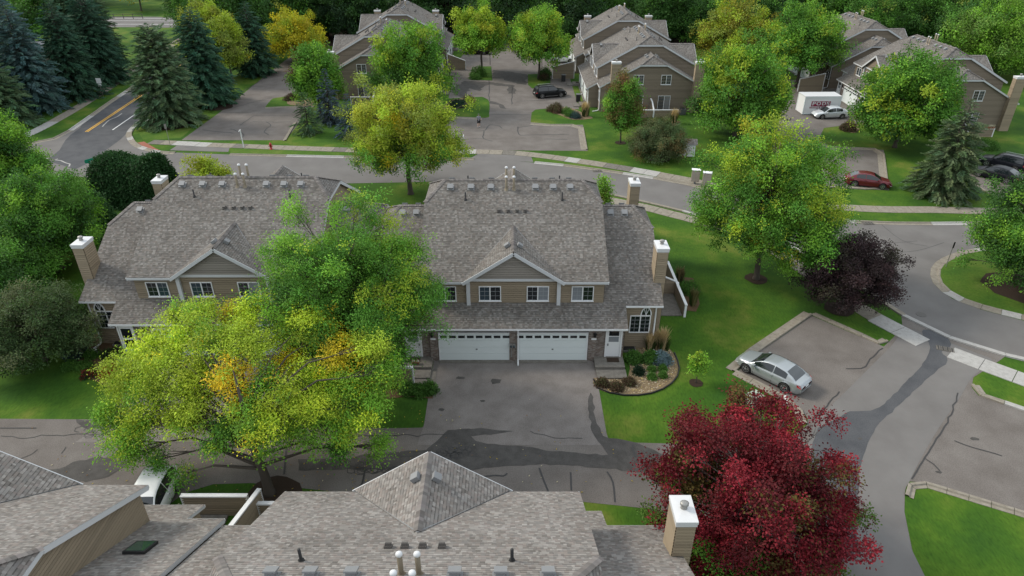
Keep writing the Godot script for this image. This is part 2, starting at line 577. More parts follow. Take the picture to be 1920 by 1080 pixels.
# ---------------------------------------------------------------- ground
func ground():
	sheet("ground", "green lawn and open ground under the whole neighbourhood", PackedVector2Array([Vector2(-500, 60), Vector2(500, 60), Vector2(500, -700), Vector2(-500, -700)]), 0.0, "lawn")
	# streets
	sheet("street", "grey asphalt street curving behind the townhouses to the round junction", PackedVector2Array([Vector2(-46.15, -82.02), Vector2(-42.83, -80.21), Vector2(-34.72, -79.32), Vector2(-20.39, -78.46), Vector2(-12.70, -78.17), Vector2(-5.69, -77.79), Vector2(0.00, -77.04), Vector2(6.17, -75.50), Vector2(11.45, -73.40), Vector2(15.91, -71.39), Vector2(18.80, -69.79), Vector2(21.47, -67.79), Vector2(24.95, -64.47), Vector2(28.31, -61.79), Vector2(31.59, -60.21), Vector2(35.15, -59.59), Vector2(40.18, -59.47), Vector2(44.83, -59.59), Vector2(51.24, -60.02), Vector2(47.16, -54.00), Vector2(43.26, -53.79), Vector2(40.78, -53.58), Vector2(38.91, -52.76), Vector2(36.54, -51.38), Vector2(34.90, -49.59), Vector2(33.92, -47.28), Vector2(34.14, -45.46), Vector2(35.43, -43.81), Vector2(38.73, -41.54), Vector2(35.41, -36.63), Vector2(33.33, -37.84), Vector2(32.00, -38.65), Vector2(30.22, -40.84), Vector2(28.99, -42.98), Vector2(28.14, -45.46), Vector2(26.77, -50.23), Vector2(24.71, -54.52), Vector2(21.80, -57.51), Vector2(18.20, -61.15), Vector2(13.06, -64.75), Vector2(7.91, -67.79), Vector2(2.32, -70.10), Vector2(-3.51, -70.74), Vector2(-11.61, -70.10), Vector2(-20.78, -69.63), Vector2(-29.72, -70.42), Vector2(-38.82, -71.23), Vector2(-47.91, -71.72), Vector2(-53.74, -72.55), Vector2(-59.68, -73.40), Vector2(-65.05, -81.41), Vector2(-61.61, -83.27), Vector2(-58.67, -86.32)]), 0.012, "asphalt_smooth")
	sheet("street", "asphalt side street with lane lines running up to the main road", PackedVector2Array([Vector2(-61.61, -83.27), Vector2(-60.03, -84.56), Vector2(-58.74, -86.43), Vector2(-59.68, -94.56), Vector2(-60.96, -103.63), Vector2(-62.11, -113.60), Vector2(-64.58, -128.91), Vector2(-66.83, -144.92), Vector2(-69.79, -162.15), Vector2(-71.53, -173.76), Vector2(-66.15, -173.76), Vector2(-61.90, -153.71), Vector2(-57.51, -132.13), Vector2(-54.24, -113.60), Vector2(-51.95, -100.64), Vector2(-50.75, -91.75), Vector2(-50.25, -88.61), Vector2(-49.07, -85.87), Vector2(-46.15, -82.02), Vector2(-44.69, -77.32), Vector2(-49.02, -73.74)]), 0.016, "asphalt_smooth")
	sheet("street", "distant main road crossing behind the spruces", PackedVector2Array([Vector2(-140.14, -169.24), Vector2(-90.45, -169.98), Vector2(-78.83, -169.24), Vector2(-40.36, -170.72), Vector2(-43.70, -186.12), Vector2(-85.65, -185.25), Vector2(-99.00, -186.12), Vector2(-151.62, -184.38)]), 0.018, "asphalt_smooth")
	sheet("asphalt_patch", "bluish asphalt resurfacing strip through the intersection", rough(PackedVector2Array([Vector2(-59.68, -94.56), Vector2(-60.96, -103.63), Vector2(-62.11, -113.60), Vector2(-64.58, -128.91), Vector2(-64.60, -139.55), Vector2(-59.38, -133.56), Vector2(-55.12, -113.60), Vector2(-52.74, -100.64), Vector2(-51.37, -92.00), Vector2(-50.07, -84.99), Vector2(-49.41, -77.32), Vector2(-49.81, -74.08), Vector2(-54.67, -76.95), Vector2(-55.50, -80.80), Vector2(-57.42, -86.54), Vector2(-57.95, -90.04)]), 2.0, 0.25, 3), 0.022, "asphalt_blue")
	var yl := new_st()
	ribbon(yl, PackedVector2Array([Vector2(-56.27, -88.26), Vector2(-56.98, -96.29), Vector2(-57.69, -104.40), Vector2(-59.06, -116.55), Vector2(-62.81, -143.81)]), 0.16, 0.03)
	ribbon(yl, PackedVector2Array([Vector2(-55.99, -88.26), Vector2(-56.68, -96.29), Vector2(-57.37, -104.40), Vector2(-58.70, -116.55), Vector2(-62.38, -143.81)]), 0.16, 0.03)
	struct(obj("lane_marking", yl, M["yellow_paint"]), "double yellow centre line on the side street")
	var wl := new_st()
	ribbon(wl, PackedVector2Array([Vector2(-53.10, -89.08), Vector2(-53.79, -98.35), Vector2(-54.41, -106.13), Vector2(-55.32, -116.17)]), 0.16, 0.03)
	ribbon(wl, PackedVector2Array([Vector2(-50.49, -92.76), Vector2(-50.49, -94.04)]), 0.3, 0.03)
	struct(obj("lane_marking", wl, M["white_paint"]), "white turn lane line on the side street")
	var wm := new_st()
	ribbon(wm, PackedVector2Array([Vector2(-135.88, -173.76), Vector2(-92.49, -174.15), Vector2(-80.76, -173.76), Vector2(-69.36, -174.15)]), 0.3, 0.03)
	ribbon(wm, PackedVector2Array([Vector2(-139.59, -178.93), Vector2(-95.01, -179.34), Vector2(-82.96, -178.93), Vector2(-71.26, -179.34)]), 0.25, 0.03)
	ribbon(wm, PackedVector2Array([Vector2(-142.27, -182.67), Vector2(-96.84, -183.10), Vector2(-84.56, -182.67), Vector2(-72.63, -183.10)]), 0.3, 0.03)
	struct(obj("lane_marking", wm, M["white_paint"]), "white edge and lane lines on the distant main road")
	# private drives
	sheet("private_drive", "brownish asphalt lane between the two nearest townhouse rows with parking bays", PackedVector2Array([Vector2(22.31, -42.98), Vector2(24.36, -40.56), Vector2(25.78, -38.97), Vector2(27.06, -40.16), Vector2(28.35, -41.54), Vector2(28.99, -42.98), Vector2(30.22, -40.84), Vector2(32.00, -38.65), Vector2(33.51, -37.84), Vector2(32.66, -37.23), Vector2(29.95, -35.48), Vector2(29.24, -34.43), Vector2(29.20, -33.63), Vector2(32.14, -31.33), Vector2(27.02, -23.84), Vector2(23.53, -25.71), Vector2(22.19, -26.34), Vector2(21.23, -26.42), Vector2(20.78, -25.97), Vector2(19.94, -24.35), Vector2(19.17, -22.07), Vector2(18.57, -20.03), Vector2(14.51, -20.03), Vector2(14.20, -21.76), Vector2(12.57, -23.01), Vector2(8.90, -24.18), Vector2(7.48, -24.49), Vector2(3.58, -25.02), Vector2(3.36, -24.07), Vector2(-8.09, -24.18), Vector2(-8.66, -25.60), Vector2(-11.28, -25.97), Vector2(-13.93, -26.31), Vector2(-15.89, -26.23), Vector2(-17.18, -25.60), Vector2(-17.89, -24.35), Vector2(-25.98, -22.69), Vector2(-31.92, -31.47), Vector2(-23.25, -31.38), Vector2(-14.46, -30.76), Vector2(-7.05, -30.62), Vector2(-5.33, -30.67), Vector2(-4.60, -31.14), Vector2(-4.68, -31.96), Vector2(4.93, -31.96), Vector2(4.94, -30.76), Vector2(5.30, -29.85), Vector2(6.11, -29.45), Vector2(9.14, -29.32), Vector2(13.33, -29.06), Vector2(16.00, -29.76), Vector2(17.44, -30.90), Vector2(17.71, -31.47), Vector2(17.59, -32.45), Vector2(17.02, -33.63), Vector2(14.79, -36.11), Vector2(16.78, -38.21)]), 0.010, "asphalt_coarse")
	sheet("private_drive", "smooth grey drive leading from the street past the parking bays", smooth(PackedVector2Array([Vector2(26.40, -39.10), Vector2(28.45, -41.11), Vector2(29.74, -40.29), Vector2(31.74, -38.21), Vector2(32.30, -37.23), Vector2(29.98, -35.59), Vector2(27.95, -33.47), Vector2(25.21, -30.76), Vector2(23.11, -28.55), Vector2(21.28, -26.46), Vector2(20.69, -25.78), Vector2(19.94, -24.35), Vector2(19.14, -22.07), Vector2(18.38, -19.76), Vector2(12.96, -19.76), Vector2(12.47, -22.69), Vector2(15.15, -26.54), Vector2(17.41, -30.08), Vector2(18.10, -31.23), Vector2(21.30, -34.26), Vector2(24.30, -37.11)]), 3, true), 0.016, "asphalt_smooth")
	var dr := PackedVector2Array([Vector2(-5.25, -37.3), Vector2(5.52, -37.3), Vector2(5.5, -30.2), Vector2(5.6, -29.2), Vector2(-5.4, -29.2), Vector2(-5.2, -31)])
	sheet("driveway", "double asphalt driveway in front of the two white garage doors", dr, 0.018, "asphalt_drive")
	var dl := PackedVector2Array([Vector2(-24.3, -37.9), Vector2(-13.9, -37.9), Vector2(-13.9, -30.6), Vector2(-13.2, -29.4), Vector2(-25.0, -29.4), Vector2(-24.3, -31)])
	sheet("driveway", "asphalt driveway behind the yellow green ash tree", dl, 0.018, "asphalt_drive")
	sheet("private_drive", "asphalt court between the two far townhouse rows", PackedVector2Array([Vector2(-19.40, -94.56), Vector2(-9.14, -95.08), Vector2(-8.57, -95.35), Vector2(-9.79, -104.87), Vector2(-9.90, -117.31), Vector2(-11.05, -126.25), Vector2(-9.96, -134.52), Vector2(-8.69, -144.92), Vector2(-6.28, -153.10), Vector2(-2.34, -156.86), Vector2(5.84, -156.86), Vector2(9.07, -151.88), Vector2(10.08, -139.55), Vector2(9.93, -125.39), Vector2(9.84, -111.82), Vector2(9.80, -99.20), Vector2(5.23, -99.63), Vector2(3.42, -99.06), Vector2(2.83, -97.52), Vector2(2.57, -93.01), Vector2(2.90, -91.50), Vector2(9.65, -91.50), Vector2(9.25, -80.60), Vector2(-13.09, -81.01), Vector2(-18.55, -82.23)]), 0.012, "asphalt_coarse")
	sheet("private_drive", "asphalt drive climbing left of the far townhouses", PackedVector2Array([Vector2(-42.15, -84.77), Vector2(-41.98, -99.20), Vector2(-42.62, -121.23), Vector2(-42.87, -141.12), Vector2(-40.53, -150.68), Vector2(-35.57, -134.52), Vector2(-33.30, -117.31), Vector2(-31.08, -103.63), Vector2(-29.15, -92.00), Vector2(-28.89, -84.77)]), 0.012, "asphalt_coarse")
	sheet("private_drive", "asphalt court with the storage container and the red car bay", PackedVector2Array([Vector2(45.45, -117.31), Vector2(54.00, -117.31), Vector2(55.62, -105.18), Vector2(50.02, -93.01), Vector2(41.85, -90.04), Vector2(39.17, -84.99), Vector2(39.59, -81.82), Vector2(45.61, -81.01), Vector2(39.94, -67.79), Vector2(33.81, -68.70), Vector2(30.14, -62.45), Vector2(25.04, -64.75), Vector2(28.50, -72.05), Vector2(32.81, -83.27), Vector2(38.78, -97.79)]), 0.012, "asphalt_coarse")
	sheet("parking_bay", "asphalt bay with the two black cars", PackedVector2Array([Vector2(51.33, -72.72), Vector2(53.46, -74.08), Vector2(63.45, -78.07), Vector2(52.26, -61.54), Vector2(50.03, -66.46), Vector2(49.79, -70.26)]), 0.012, "asphalt_coarse")
	sheet("driveway_apron", "grey asphalt apron between pavement and street at the left drive", PackedVector2Array([Vector2(-41.77, -83.06), Vector2(-35.10, -82.54), Vector2(-34.52, -80.21), Vector2(-41.92, -80.80)]), 0.02, "asphalt_smooth")
	sheet("driveway_apron", "grey asphalt apron between pavement and street at the far court", PackedVector2Array([Vector2(-4.00, -79.62), Vector2(2.24, -79.03), Vector2(2.50, -76.58), Vector2(-5.06, -77.70)]), 0.02, "asphalt_smooth")
	# dark repair patches and the wet streak
	sheet("asphalt_patch", "dark asphalt patch winding along the lane in front of the driveway", rough(PackedVector2Array([Vector2(-11.84, -28.05), Vector2(-9.48, -28.09), Vector2(-8.07, -28.46), Vector2(-4.82, -28.85), Vector2(-3.69, -30.49), Vector2(-1.88, -30.62), Vector2(0.09, -30.35), Vector2(-0.93, -30.12), Vector2(-2.38, -29.94), Vector2(-2.05, -29.54), Vector2(-1.43, -29.32), Vector2(-0.30, -29.15), Vector2(1.12, -29.06), Vector2(1.90, -28.80), Vector2(3.60, -28.59), Vector2(5.37, -28.42), Vector2(5.09, -29.06), Vector2(4.73, -29.99), Vector2(4.64, -31.96), Vector2(4.66, -33.11), Vector2(4.93, -33.84), Vector2(5.06, -33.47), Vector2(4.96, -31.33), Vector2(5.28, -29.90), Vector2(7.17, -29.41), Vector2(7.97, -28.76), Vector2(9.90, -27.32), Vector2(8.96, -27.00), Vector2(7.14, -27.04), Vector2(5.24, -27.36), Vector2(2.93, -27.64), Vector2(1.38, -27.68), Vector2(-1.08, -27.48), Vector2(-2.53, -27.20), Vector2(-4.65, -27.24), Vector2(-9.31, -27.32), Vector2(-11.61, -27.20)]), 0.35, 0.16, 21), 0.024, "asphalt_patch")
	sheet("asphalt_patch", "dark asphalt patch at the left end of the lane", rough(PackedVector2Array([Vector2(-26.18, -31.38), Vector2(-23.27, -31.28), Vector2(-22.79, -30.76), Vector2(-23.75, -30.49), Vector2(-24.89, -30.58), Vector2(-25.57, -30.95)]), 0.3, 0.2, 22), 0.022, "asphalt_patch")
	sheet("asphalt_patch", "dark curved asphalt patch above the bottom left roof", rough(PackedVector2Array([Vector2(-27.26, -27.16), Vector2(-26.10, -27.16), Vector2(-24.74, -27.32), Vector2(-23.98, -28.05), Vector2(-22.18, -28.30), Vector2(-21.26, -27.64), Vector2(-21.82, -26.73), Vector2(-23.04, -26.34), Vector2(-24.92, -26.15), Vector2(-26.17, -26.34)]), 0.3, 0.25, 23), 0.022, "asphalt_patch")
	sheet("wet_asphalt", "dark wet streak running down the grey drive to the gutter", rough(smooth(PackedVector2Array([Vector2(28.97, -38.84), Vector2(27.45, -36.99), Vector2(26.90, -36.40), Vector2(25.00, -34.70), Vector2(22.90, -32.85), Vector2(21.81, -32.20), Vector2(20.47, -32.10), Vector2(19.45, -31.42), Vector2(18.02, -30.62), Vector2(16.77, -28.55), Vector2(15.30, -25.41), Vector2(14.20, -21.76), Vector2(16.22, -21.76), Vector2(17.45, -24.35), Vector2(18.49, -26.34), Vector2(19.54, -28.26), Vector2(20.74, -29.85), Vector2(21.85, -31.09), Vector2(24.18, -33.06), Vector2(26.18, -34.75), Vector2(27.60, -35.93), Vector2(29.33, -37.35), Vector2(29.43, -38.34), Vector2(30.41, -38.97), Vector2(30.77, -40.02), Vector2(30.37, -40.98), Vector2(29.38, -40.84)]), 3, true), 0.4, 0.1, 24), 0.024, "asphalt_blue")
	sheet("asphalt_patch", "worn dark patches on the far court in front of the left garages", rough(PackedVector2Array([Vector2(-9.76, -110.78), Vector2(-8.05, -116.55), Vector2(-3.11, -115.80), Vector2(0.44, -113.24), Vector2(0.50, -108.08), Vector2(-0.42, -108.41), Vector2(-0.87, -112.88), Vector2(-3.96, -114.32), Vector2(-5.11, -110.10), Vector2(-6.88, -111.47), Vector2(-7.52, -105.18), Vector2(-9.21, -108.08)]), 0.6, 0.7, 25), 0.02, "asphalt_patch")
	sheet("asphalt_patch", "worn dark patch by the round lawn of the far court", rough(PackedVector2Array([Vector2(-3.48, -103.94), Vector2(-2.25, -103.02), Vector2(-1.18, -100.93), Vector2(-0.94, -99.48), Vector2(-1.56, -99.77), Vector2(-1.98, -101.52), Vector2(-3.44, -102.41)]), 0.5, 0.3, 26), 0.02, "asphalt_patch")
	sheet("asphalt_patch", "worn dark patch under the two court trees", rough(PackedVector2Array([Vector2(-3.33, -124.96), Vector2(0.47, -122.86), Vector2(2.59, -121.23), Vector2(2.45, -113.60), Vector2(1.32, -114.32), Vector2(-1.81, -118.07), Vector2(-3.18, -118.46)]), 0.6, 0.9, 27), 0.02, "asphalt_patch")
	# raised lawn islands inside asphalt
	sheet("lawn_island", "grass island with a curved kerb at the round junction", smooth(PackedVector2Array([Vector2(47.09, -53.89), Vector2(43.13, -53.58), Vector2(40.60, -53.27), Vector2(38.74, -52.46), Vector2(36.69, -51.09), Vector2(35.43, -49.59), Vector2(34.62, -47.63), Vector2(34.78, -45.86), Vector2(35.96, -44.35), Vector2(39.21, -42.25)]), 3), 0.11, "lawn_dry", 0.12)
	sheet("lawn_island", "small lawn by the left entry of the far court", smooth(PackedVector2Array([Vector2(-12.43, -103.63), Vector2(-5.52, -105.97), Vector2(-4.26, -105.50), Vector2(-3.46, -103.32), Vector2(-3.28, -96.97), Vector2(-3.74, -94.82), Vector2(-8.59, -95.62), Vector2(-11.74, -96.97)]), 3, true), 0.06, "lawn", 0.08)
	sheet("lawn_island", "small lawn under the left court tree", PackedVector2Array([Vector2(-6.84, -117.31), Vector2(-6.54, -122.45), Vector2(-5.72, -127.57), Vector2(-3.78, -127.57), Vector2(-3.32, -116.93)]), 0.06, "lawn", 0.08)
	sheet("lawn_island", "small lawn under the right court tree", PackedVector2Array([Vector2(2.78, -121.23), Vector2(6.62, -122.04), Vector2(6.37, -115.06), Vector2(3.27, -111.47), Vector2(2.63, -114.07)]), 0.06, "lawn", 0.08)
	sheet("lawn_island", "grass islet in the left drive", smooth(PackedVector2Array([Vector2(-36.26, -100.06), Vector2(-36.68, -104.25), Vector2(-36.25, -105.50), Vector2(-34.30, -106.45), Vector2(-30.66, -106.78), Vector2(-29.20, -100.93)]), 2), 0.06, "lawn", 0.08)
	sheet("lawn_dry_strip", "dry lawn between the side street and the left drive", PackedVector2Array([Vector2(-48.61, -87.22), Vector2(-50.43, -97.24), Vector2(-51.23, -107.43), Vector2(-52.20, -117.31), Vector2(-47.70, -117.31), Vector2(-45.40, -121.23), Vector2(-43.53, -99.20), Vector2(-42.67, -87.68), Vector2(-42.65, -85.65), Vector2(-47.14, -84.99)]), 0.004, "lawn_dry")
	sheet("lawn_dry_strip", "dry verge along the far pavement", PackedVector2Array([Vector2(-34.91, -82.02), Vector2(-21.07, -80.40), Vector2(-20.77, -79.03), Vector2(-34.12, -79.81)]), 0.006, "lawn_dry")
	sheet("lawn_dry_strip", "dry verge below the far pavement right of the court", PackedVector2Array([Vector2(2.73, -78.26), Vector2(8.66, -75.68), Vector2(14.33, -72.55), Vector2(18.90, -70.26), Vector2(18.83, -69.94), Vector2(15.94, -71.55), Vector2(11.48, -73.57), Vector2(6.18, -75.68), Vector2(3.12, -76.58)]), 0.006, "lawn_dry")
	# kerbs
	kerb("kerb at the top of the silver car's parking bay", PackedVector2Array([Vector2(14.60, -36.05), Vector2(16.80, -38.27), Vector2(22.36, -43.09)]), -1.0, 3.0, 0.45, 0.0, 1)
	kerb("kerb at the right end of the silver car's parking bay", PackedVector2Array([Vector2(22.36, -43.09), Vector2(24.39, -40.63), Vector2(25.36, -39.43), Vector2(25.72, -39.23), Vector2(26.36, -39.56)]), -1.0, 1.25, 0.3, 0.0, 2)
	kerb("kerb beside the silver car ending at the round lawn corner", PackedVector2Array([Vector2(14.74, -36.16), Vector2(17.00, -33.58), Vector2(17.56, -32.35), Vector2(17.62, -31.47), Vector2(17.40, -30.81)]), 1.0, 1.25, 0.3, 0.0, 3)
	kerb("kerb below the lower parking bay", PackedVector2Array([Vector2(20.50, -25.41), Vector2(20.77, -25.89), Vector2(21.16, -26.27), Vector2(21.65, -26.40), Vector2(22.21, -26.27), Vector2(23.47, -25.60), Vector2(25.58, -24.52), Vector2(27.08, -23.74)]), 1.0, 1.0, 0.2, 0.03, 3)
	kerb("kerb above the lower parking bay", PackedVector2Array([Vector2(29.36, -34.70), Vector2(29.09, -33.94), Vector2(29.41, -33.42), Vector2(30.63, -32.45), Vector2(32.11, -31.28)]), -1.0, 1.25, 0.3, 0.3, 3)
	kerb("curved kerb round the junction island", PackedVector2Array([Vector2(47.09, -53.89), Vector2(43.13, -53.58), Vector2(40.60, -53.27), Vector2(38.74, -52.46), Vector2(36.69, -51.09), Vector2(35.43, -49.59), Vector2(34.62, -47.63), Vector2(34.78, -45.86), Vector2(35.96, -44.35), Vector2(39.21, -42.25)]), 1.0, 1.25, 0.5, 0.1, 3)
	kerb("long kerb on the far side of the street", PackedVector2Array([Vector2(-33.98, -79.42), Vector2(-20.41, -78.55), Vector2(-12.72, -78.26), Vector2(-5.70, -77.89), Vector2(-4.42, -77.70)]), 1.0, 3.5, 0.35, 0.35, 3)
	kerb("kerb on the far side of the street right of the court", PackedVector2Array([Vector2(2.68, -76.58), Vector2(6.18, -75.59), Vector2(11.46, -73.48), Vector2(15.92, -71.47), Vector2(18.82, -69.86), Vector2(21.48, -67.86), Vector2(24.97, -64.54), Vector2(28.34, -61.86), Vector2(31.61, -60.27), Vector2(35.18, -59.65), Vector2(40.21, -59.53), Vector2(44.87, -59.65), Vector2(50.72, -60.02)]), 1.0, 3.5, 0.35, 0.35, 3)
	kerb("kerb on the near side of the street by the big lawn", PackedVector2Array([Vector2(7.91, -67.79), Vector2(13.05, -64.68), Vector2(18.18, -61.09), Vector2(21.78, -57.46), Vector2(24.69, -54.47), Vector2(26.75, -50.19), Vector2(28.12, -45.42), Vector2(28.97, -42.95)]), -1.0, 3.5, 0.3, 0.25, 3)
	kerb("pale gutter across the mouth of the grey drive", PackedVector2Array([Vector2(28.95, -42.91), Vector2(30.18, -40.77), Vector2(31.96, -38.59), Vector2(33.47, -37.78), Vector2(35.49, -36.75)]), -1.0, 3.5, 0.3, 0.9, 3)
	kerb("curved kerb at the corner of the side street", PackedVector2Array([Vector2(-54.56, -115.43), Vector2(-52.08, -100.93), Vector2(-50.86, -92.00), Vector2(-50.18, -88.61), Vector2(-49.15, -86.32), Vector2(-46.45, -82.64), Vector2(-42.92, -80.40), Vector2(-40.80, -80.01)]), 1.0, 1.25, 0.5, 0.3, 3)
	kerb("kerb on the left side of the side street", PackedVector2Array([Vector2(-61.48, -83.06), Vector2(-59.97, -84.45), Vector2(-58.67, -86.32), Vector2(-59.61, -94.43), Vector2(-60.88, -103.48), Vector2(-62.03, -113.42), Vector2(-64.58, -128.91), Vector2(-66.83, -144.92)]), 1.0, 3.5, 0.5, 0.2, 3)
	kerb("kerb round the right parking bay of the far court", PackedVector2Array([Vector2(2.63, -92.25), Vector2(3.12, -91.50), Vector2(9.65, -91.50), Vector2(9.23, -80.40)]), 1.0, 3.0, 0.6, 0.0, 1)
	kerb("kerb along the left parking bay of the far court", PackedVector2Array([Vector2(-12.05, -95.62), Vector2(-8.63, -95.22), Vector2(-4.10, -94.43)]), 1.0, 3.0, 0.4, 0.0, 1)
	kerb("kerb round the red car's parking bay", PackedVector2Array([Vector2(38.76, -82.23), Vector2(45.70, -81.21), Vector2(39.87, -67.64), Vector2(33.74, -68.54)]), 1.0, 3.0, 0.6, 0.0, 1)
	kerb("kerb at the edge of the black cars' bay", PackedVector2Array([Vector2(53.46, -74.08), Vector2(51.07, -72.38), Vector2(49.69, -70.10), Vector2(49.94, -66.31), Vector2(50.90, -64.33)]), -1.0, 3.0, 0.2, 0.0, 1)
	kerb("kerb below the grass islet of the left drive", PackedVector2Array([Vector2(-36.22, -99.91), Vector2(-33.02, -100.49), Vector2(-29.12, -100.64)]), 1.0, 3.0, 0.15, 0.0, 1)
	kerb("kerb at the right edge of the left drive", PackedVector2Array([Vector2(-28.76, -84.56), Vector2(-29.58, -92.50)]), -1.0, 3.0, 0.2, 0.0, 1)
	# pavements
	walk("pavement along the far side of the street", PackedVector2Array([Vector2(-45.74, -84.02), Vector2(-41.61, -83.49), Vector2(-35.93, -82.64), Vector2(-20.94, -81.01), Vector2(-13.01, -80.40), Vector2(-5.85, -80.31), Vector2(-1.30, -80.01), Vector2(2.57, -79.13), Vector2(8.73, -76.49), Vector2(14.50, -73.57), Vector2(19.62, -70.58)]), 1.6, 1.6, 0.04, [2, 3, 4, 24, 25, 33, 38, 39])
	walk("pavement right of the yellow green maple on the far side", PackedVector2Array([Vector2(22.11, -69.16), Vector2(25.62, -66.60), Vector2(29.24, -64.33), Vector2(32.61, -63.31), Vector2(37.14, -62.71), Vector2(41.88, -62.64), Vector2(46.45, -62.31), Vector2(52.17, -62.18)]), 1.6, 1.6)
	walk("pavement on the near side crossing behind the big lawn", PackedVector2Array([Vector2(8.82, -65.74), Vector2(13.11, -63.38), Vector2(15.68, -61.54), Vector2(18.55, -59.41), Vector2(22.26, -55.82), Vector2(24.63, -49.31), Vector2(26.14, -44.66), Vector2(27.13, -42.25)]), 1.5, 1.6)
	walk("pale pavement slabs crossing the grey drive", PackedVector2Array([Vector2(26.86, -42.69), Vector2(27.71, -41.18), Vector2(28.97, -38.91)]), 1.6, 1.9, 0.045, [0, 1, 2, 3, 4])
	walk("pavement right of the wet streak", PackedVector2Array([Vector2(30.02, -38.27), Vector2(31.55, -36.69), Vector2(33.92, -34.43)]), 1.6, 1.9, 0.045, [0, 1, 2])
	walk("pavement along the spruces on the left", PackedVector2Array([Vector2(-63.23, -86.10), Vector2(-63.09, -87.91), Vector2(-63.18, -92.25), Vector2(-64.10, -102.72), Vector2(-67.17, -124.12), Vector2(-70.53, -147.17), Vector2(-72.30, -159.47)]), 1.6, 1.7, 0.04, [0, 1, 2, 3])
	sheet("paving", "concrete pad under the two mailbox cabinets", PackedVector2Array([Vector2(19.60, -71.55), Vector2(22.23, -69.63), Vector2(21.91, -66.90), Vector2(20.75, -67.64), Vector2(18.30, -69.63)]), 0.05, "concrete", 0.06)
	sheet("brick_ramp", "red brick ramp at the street corner", PackedVector2Array([Vector2(-47.21, -83.70), Vector2(-46.60, -84.13), Vector2(-43.89, -81.41), Vector2(-43.10, -80.80), Vector2(-43.88, -80.80), Vector2(-45.62, -82.02)]), 0.05, "brick_red", 0.05)
	# oil drips on the driveway and the crazed edge of the patch
	for k in [[Vector3(-1.03, 0.00, -35.03), 0.32], [Vector3(-3.36, 0.00, -35.42), 0.2], [Vector3(-4.28, 0.00, -32.25), 0.16], [Vector3(-1.82, 0.00, -33.11), 0.12], [Vector3(20.04, 0.00, -29.72), 0.1], [Vector3(23.16, 0.00, -27.08), 0.12], [Vector3(26.58, 0.00, -29.72), 0.2]]:
		var c: Vector3 = k[0]
		var sp := PackedVector2Array()
		for i in 9:
			var a := TAU * i / 9
			var q: float = k[1] * rng.randf_range(0.5, 1.1)
			sp.append(Vector2(c.x + cos(a) * q * 1.5, c.z + sin(a) * q))
		sheet("oil_stain", "dark oil drip on the asphalt", sp, 0.027, "asphalt_patch")
	var al := new_st()
	for k in [[PackedVector2Array([Vector2(-4.80, -28.63), Vector2(-2.43, -29.15), Vector2(-1.80, -28.55), Vector2(-4.12, -27.80)]), 26, 31], [PackedVector2Array([Vector2(-9.42, -27.80), Vector2(-5.82, -27.32), Vector2(-5.77, -26.92), Vector2(-9.30, -27.24)]), 22, 32], [PackedVector2Array([Vector2(-25.47, -30.76), Vector2(-21.79, -30.30), Vector2(-21.53, -29.76), Vector2(-25.06, -30.03)]), 14, 33]]:
		var r := RandomNumberGenerator.new()
		r.seed = k[2]
		var q: PackedVector2Array = k[0]
		for i in k[1]:
			var a := q[0].lerp(q[1], r.randf()).lerp(q[3].lerp(q[2], r.randf()), r.randf())
			var pts := PackedVector2Array()
			var t := r.randf() * TAU
			for j in 7:
				pts.append(a + Vector2(cos(t + j * 0.9), sin(t + j * 0.9)) * r.randf_range(0.18, 0.34))
			ribbon(al, pts, 0.035, 0.031)
	struct(obj("asphalt_crazing", al, M["tar"]), "crazed cracks along the edge of the dark patch")
	# sealed cracks
	var cr := new_st()
	for k in [PackedVector2Array([Vector2(1.49, -27.40), Vector2(1.64, -26.73), Vector2(1.93, -25.60)]), PackedVector2Array([Vector2(3.18, -27.08), Vector2(3.12, -25.78)]), PackedVector2Array([Vector2(5.16, -27.12), Vector2(5.38, -26.34), Vector2(5.31, -24.98)]), PackedVector2Array([Vector2(-1.52, -26.77), Vector2(-0.86, -26.85), Vector2(-0.46, -26.81), Vector2(-0.26, -27.00)]), PackedVector2Array([Vector2(6.90, -29.23), Vector2(6.84, -28.85), Vector2(6.86, -28.21)]), PackedVector2Array([Vector2(-7.12, -28.13), Vector2(-7.95, -27.80), Vector2(-7.97, -26.34), Vector2(-8.10, -25.60)]), PackedVector2Array([Vector2(-13.18, -30.67), Vector2(-12.32, -26.92)]), PackedVector2Array([Vector2(-30.09, -30.62), Vector2(-27.96, -30.62)])]:
		ribbon(cr, smooth(k, 3), 0.09, 0.03)
	for k in [PackedVector2Array([Vector2(-29.65, -29.94), Vector2(-28.51, -29.85), Vector2(-27.51, -29.99), Vector2(-26.22, -29.90), Vector2(-25.14, -30.17), Vector2(-23.98, -30.03), Vector2(-22.79, -30.12)]), PackedVector2Array([Vector2(-27.45, -27.92), Vector2(-27.12, -28.34), Vector2(-26.77, -28.76)]), PackedVector2Array([Vector2(-25.28, -28.46), Vector2(-25.20, -29.06)]), PackedVector2Array([Vector2(1.03, -30.26), Vector2(1.54, -29.94), Vector2(2.77, -29.85), Vector2(4.00, -29.76)]), PackedVector2Array([Vector2(-9.88, -29.94), Vector2(-8.04, -29.99), Vector2(-5.57, -30.03), Vector2(-3.66, -30.17)]), PackedVector2Array([Vector2(-7.76, -28.42), Vector2(-5.36, -28.34), Vector2(-4.79, -28.55)])]:
		ribbon(cr, rough_line(k, 0.4, 0.14, 3), 0.045, 0.03)
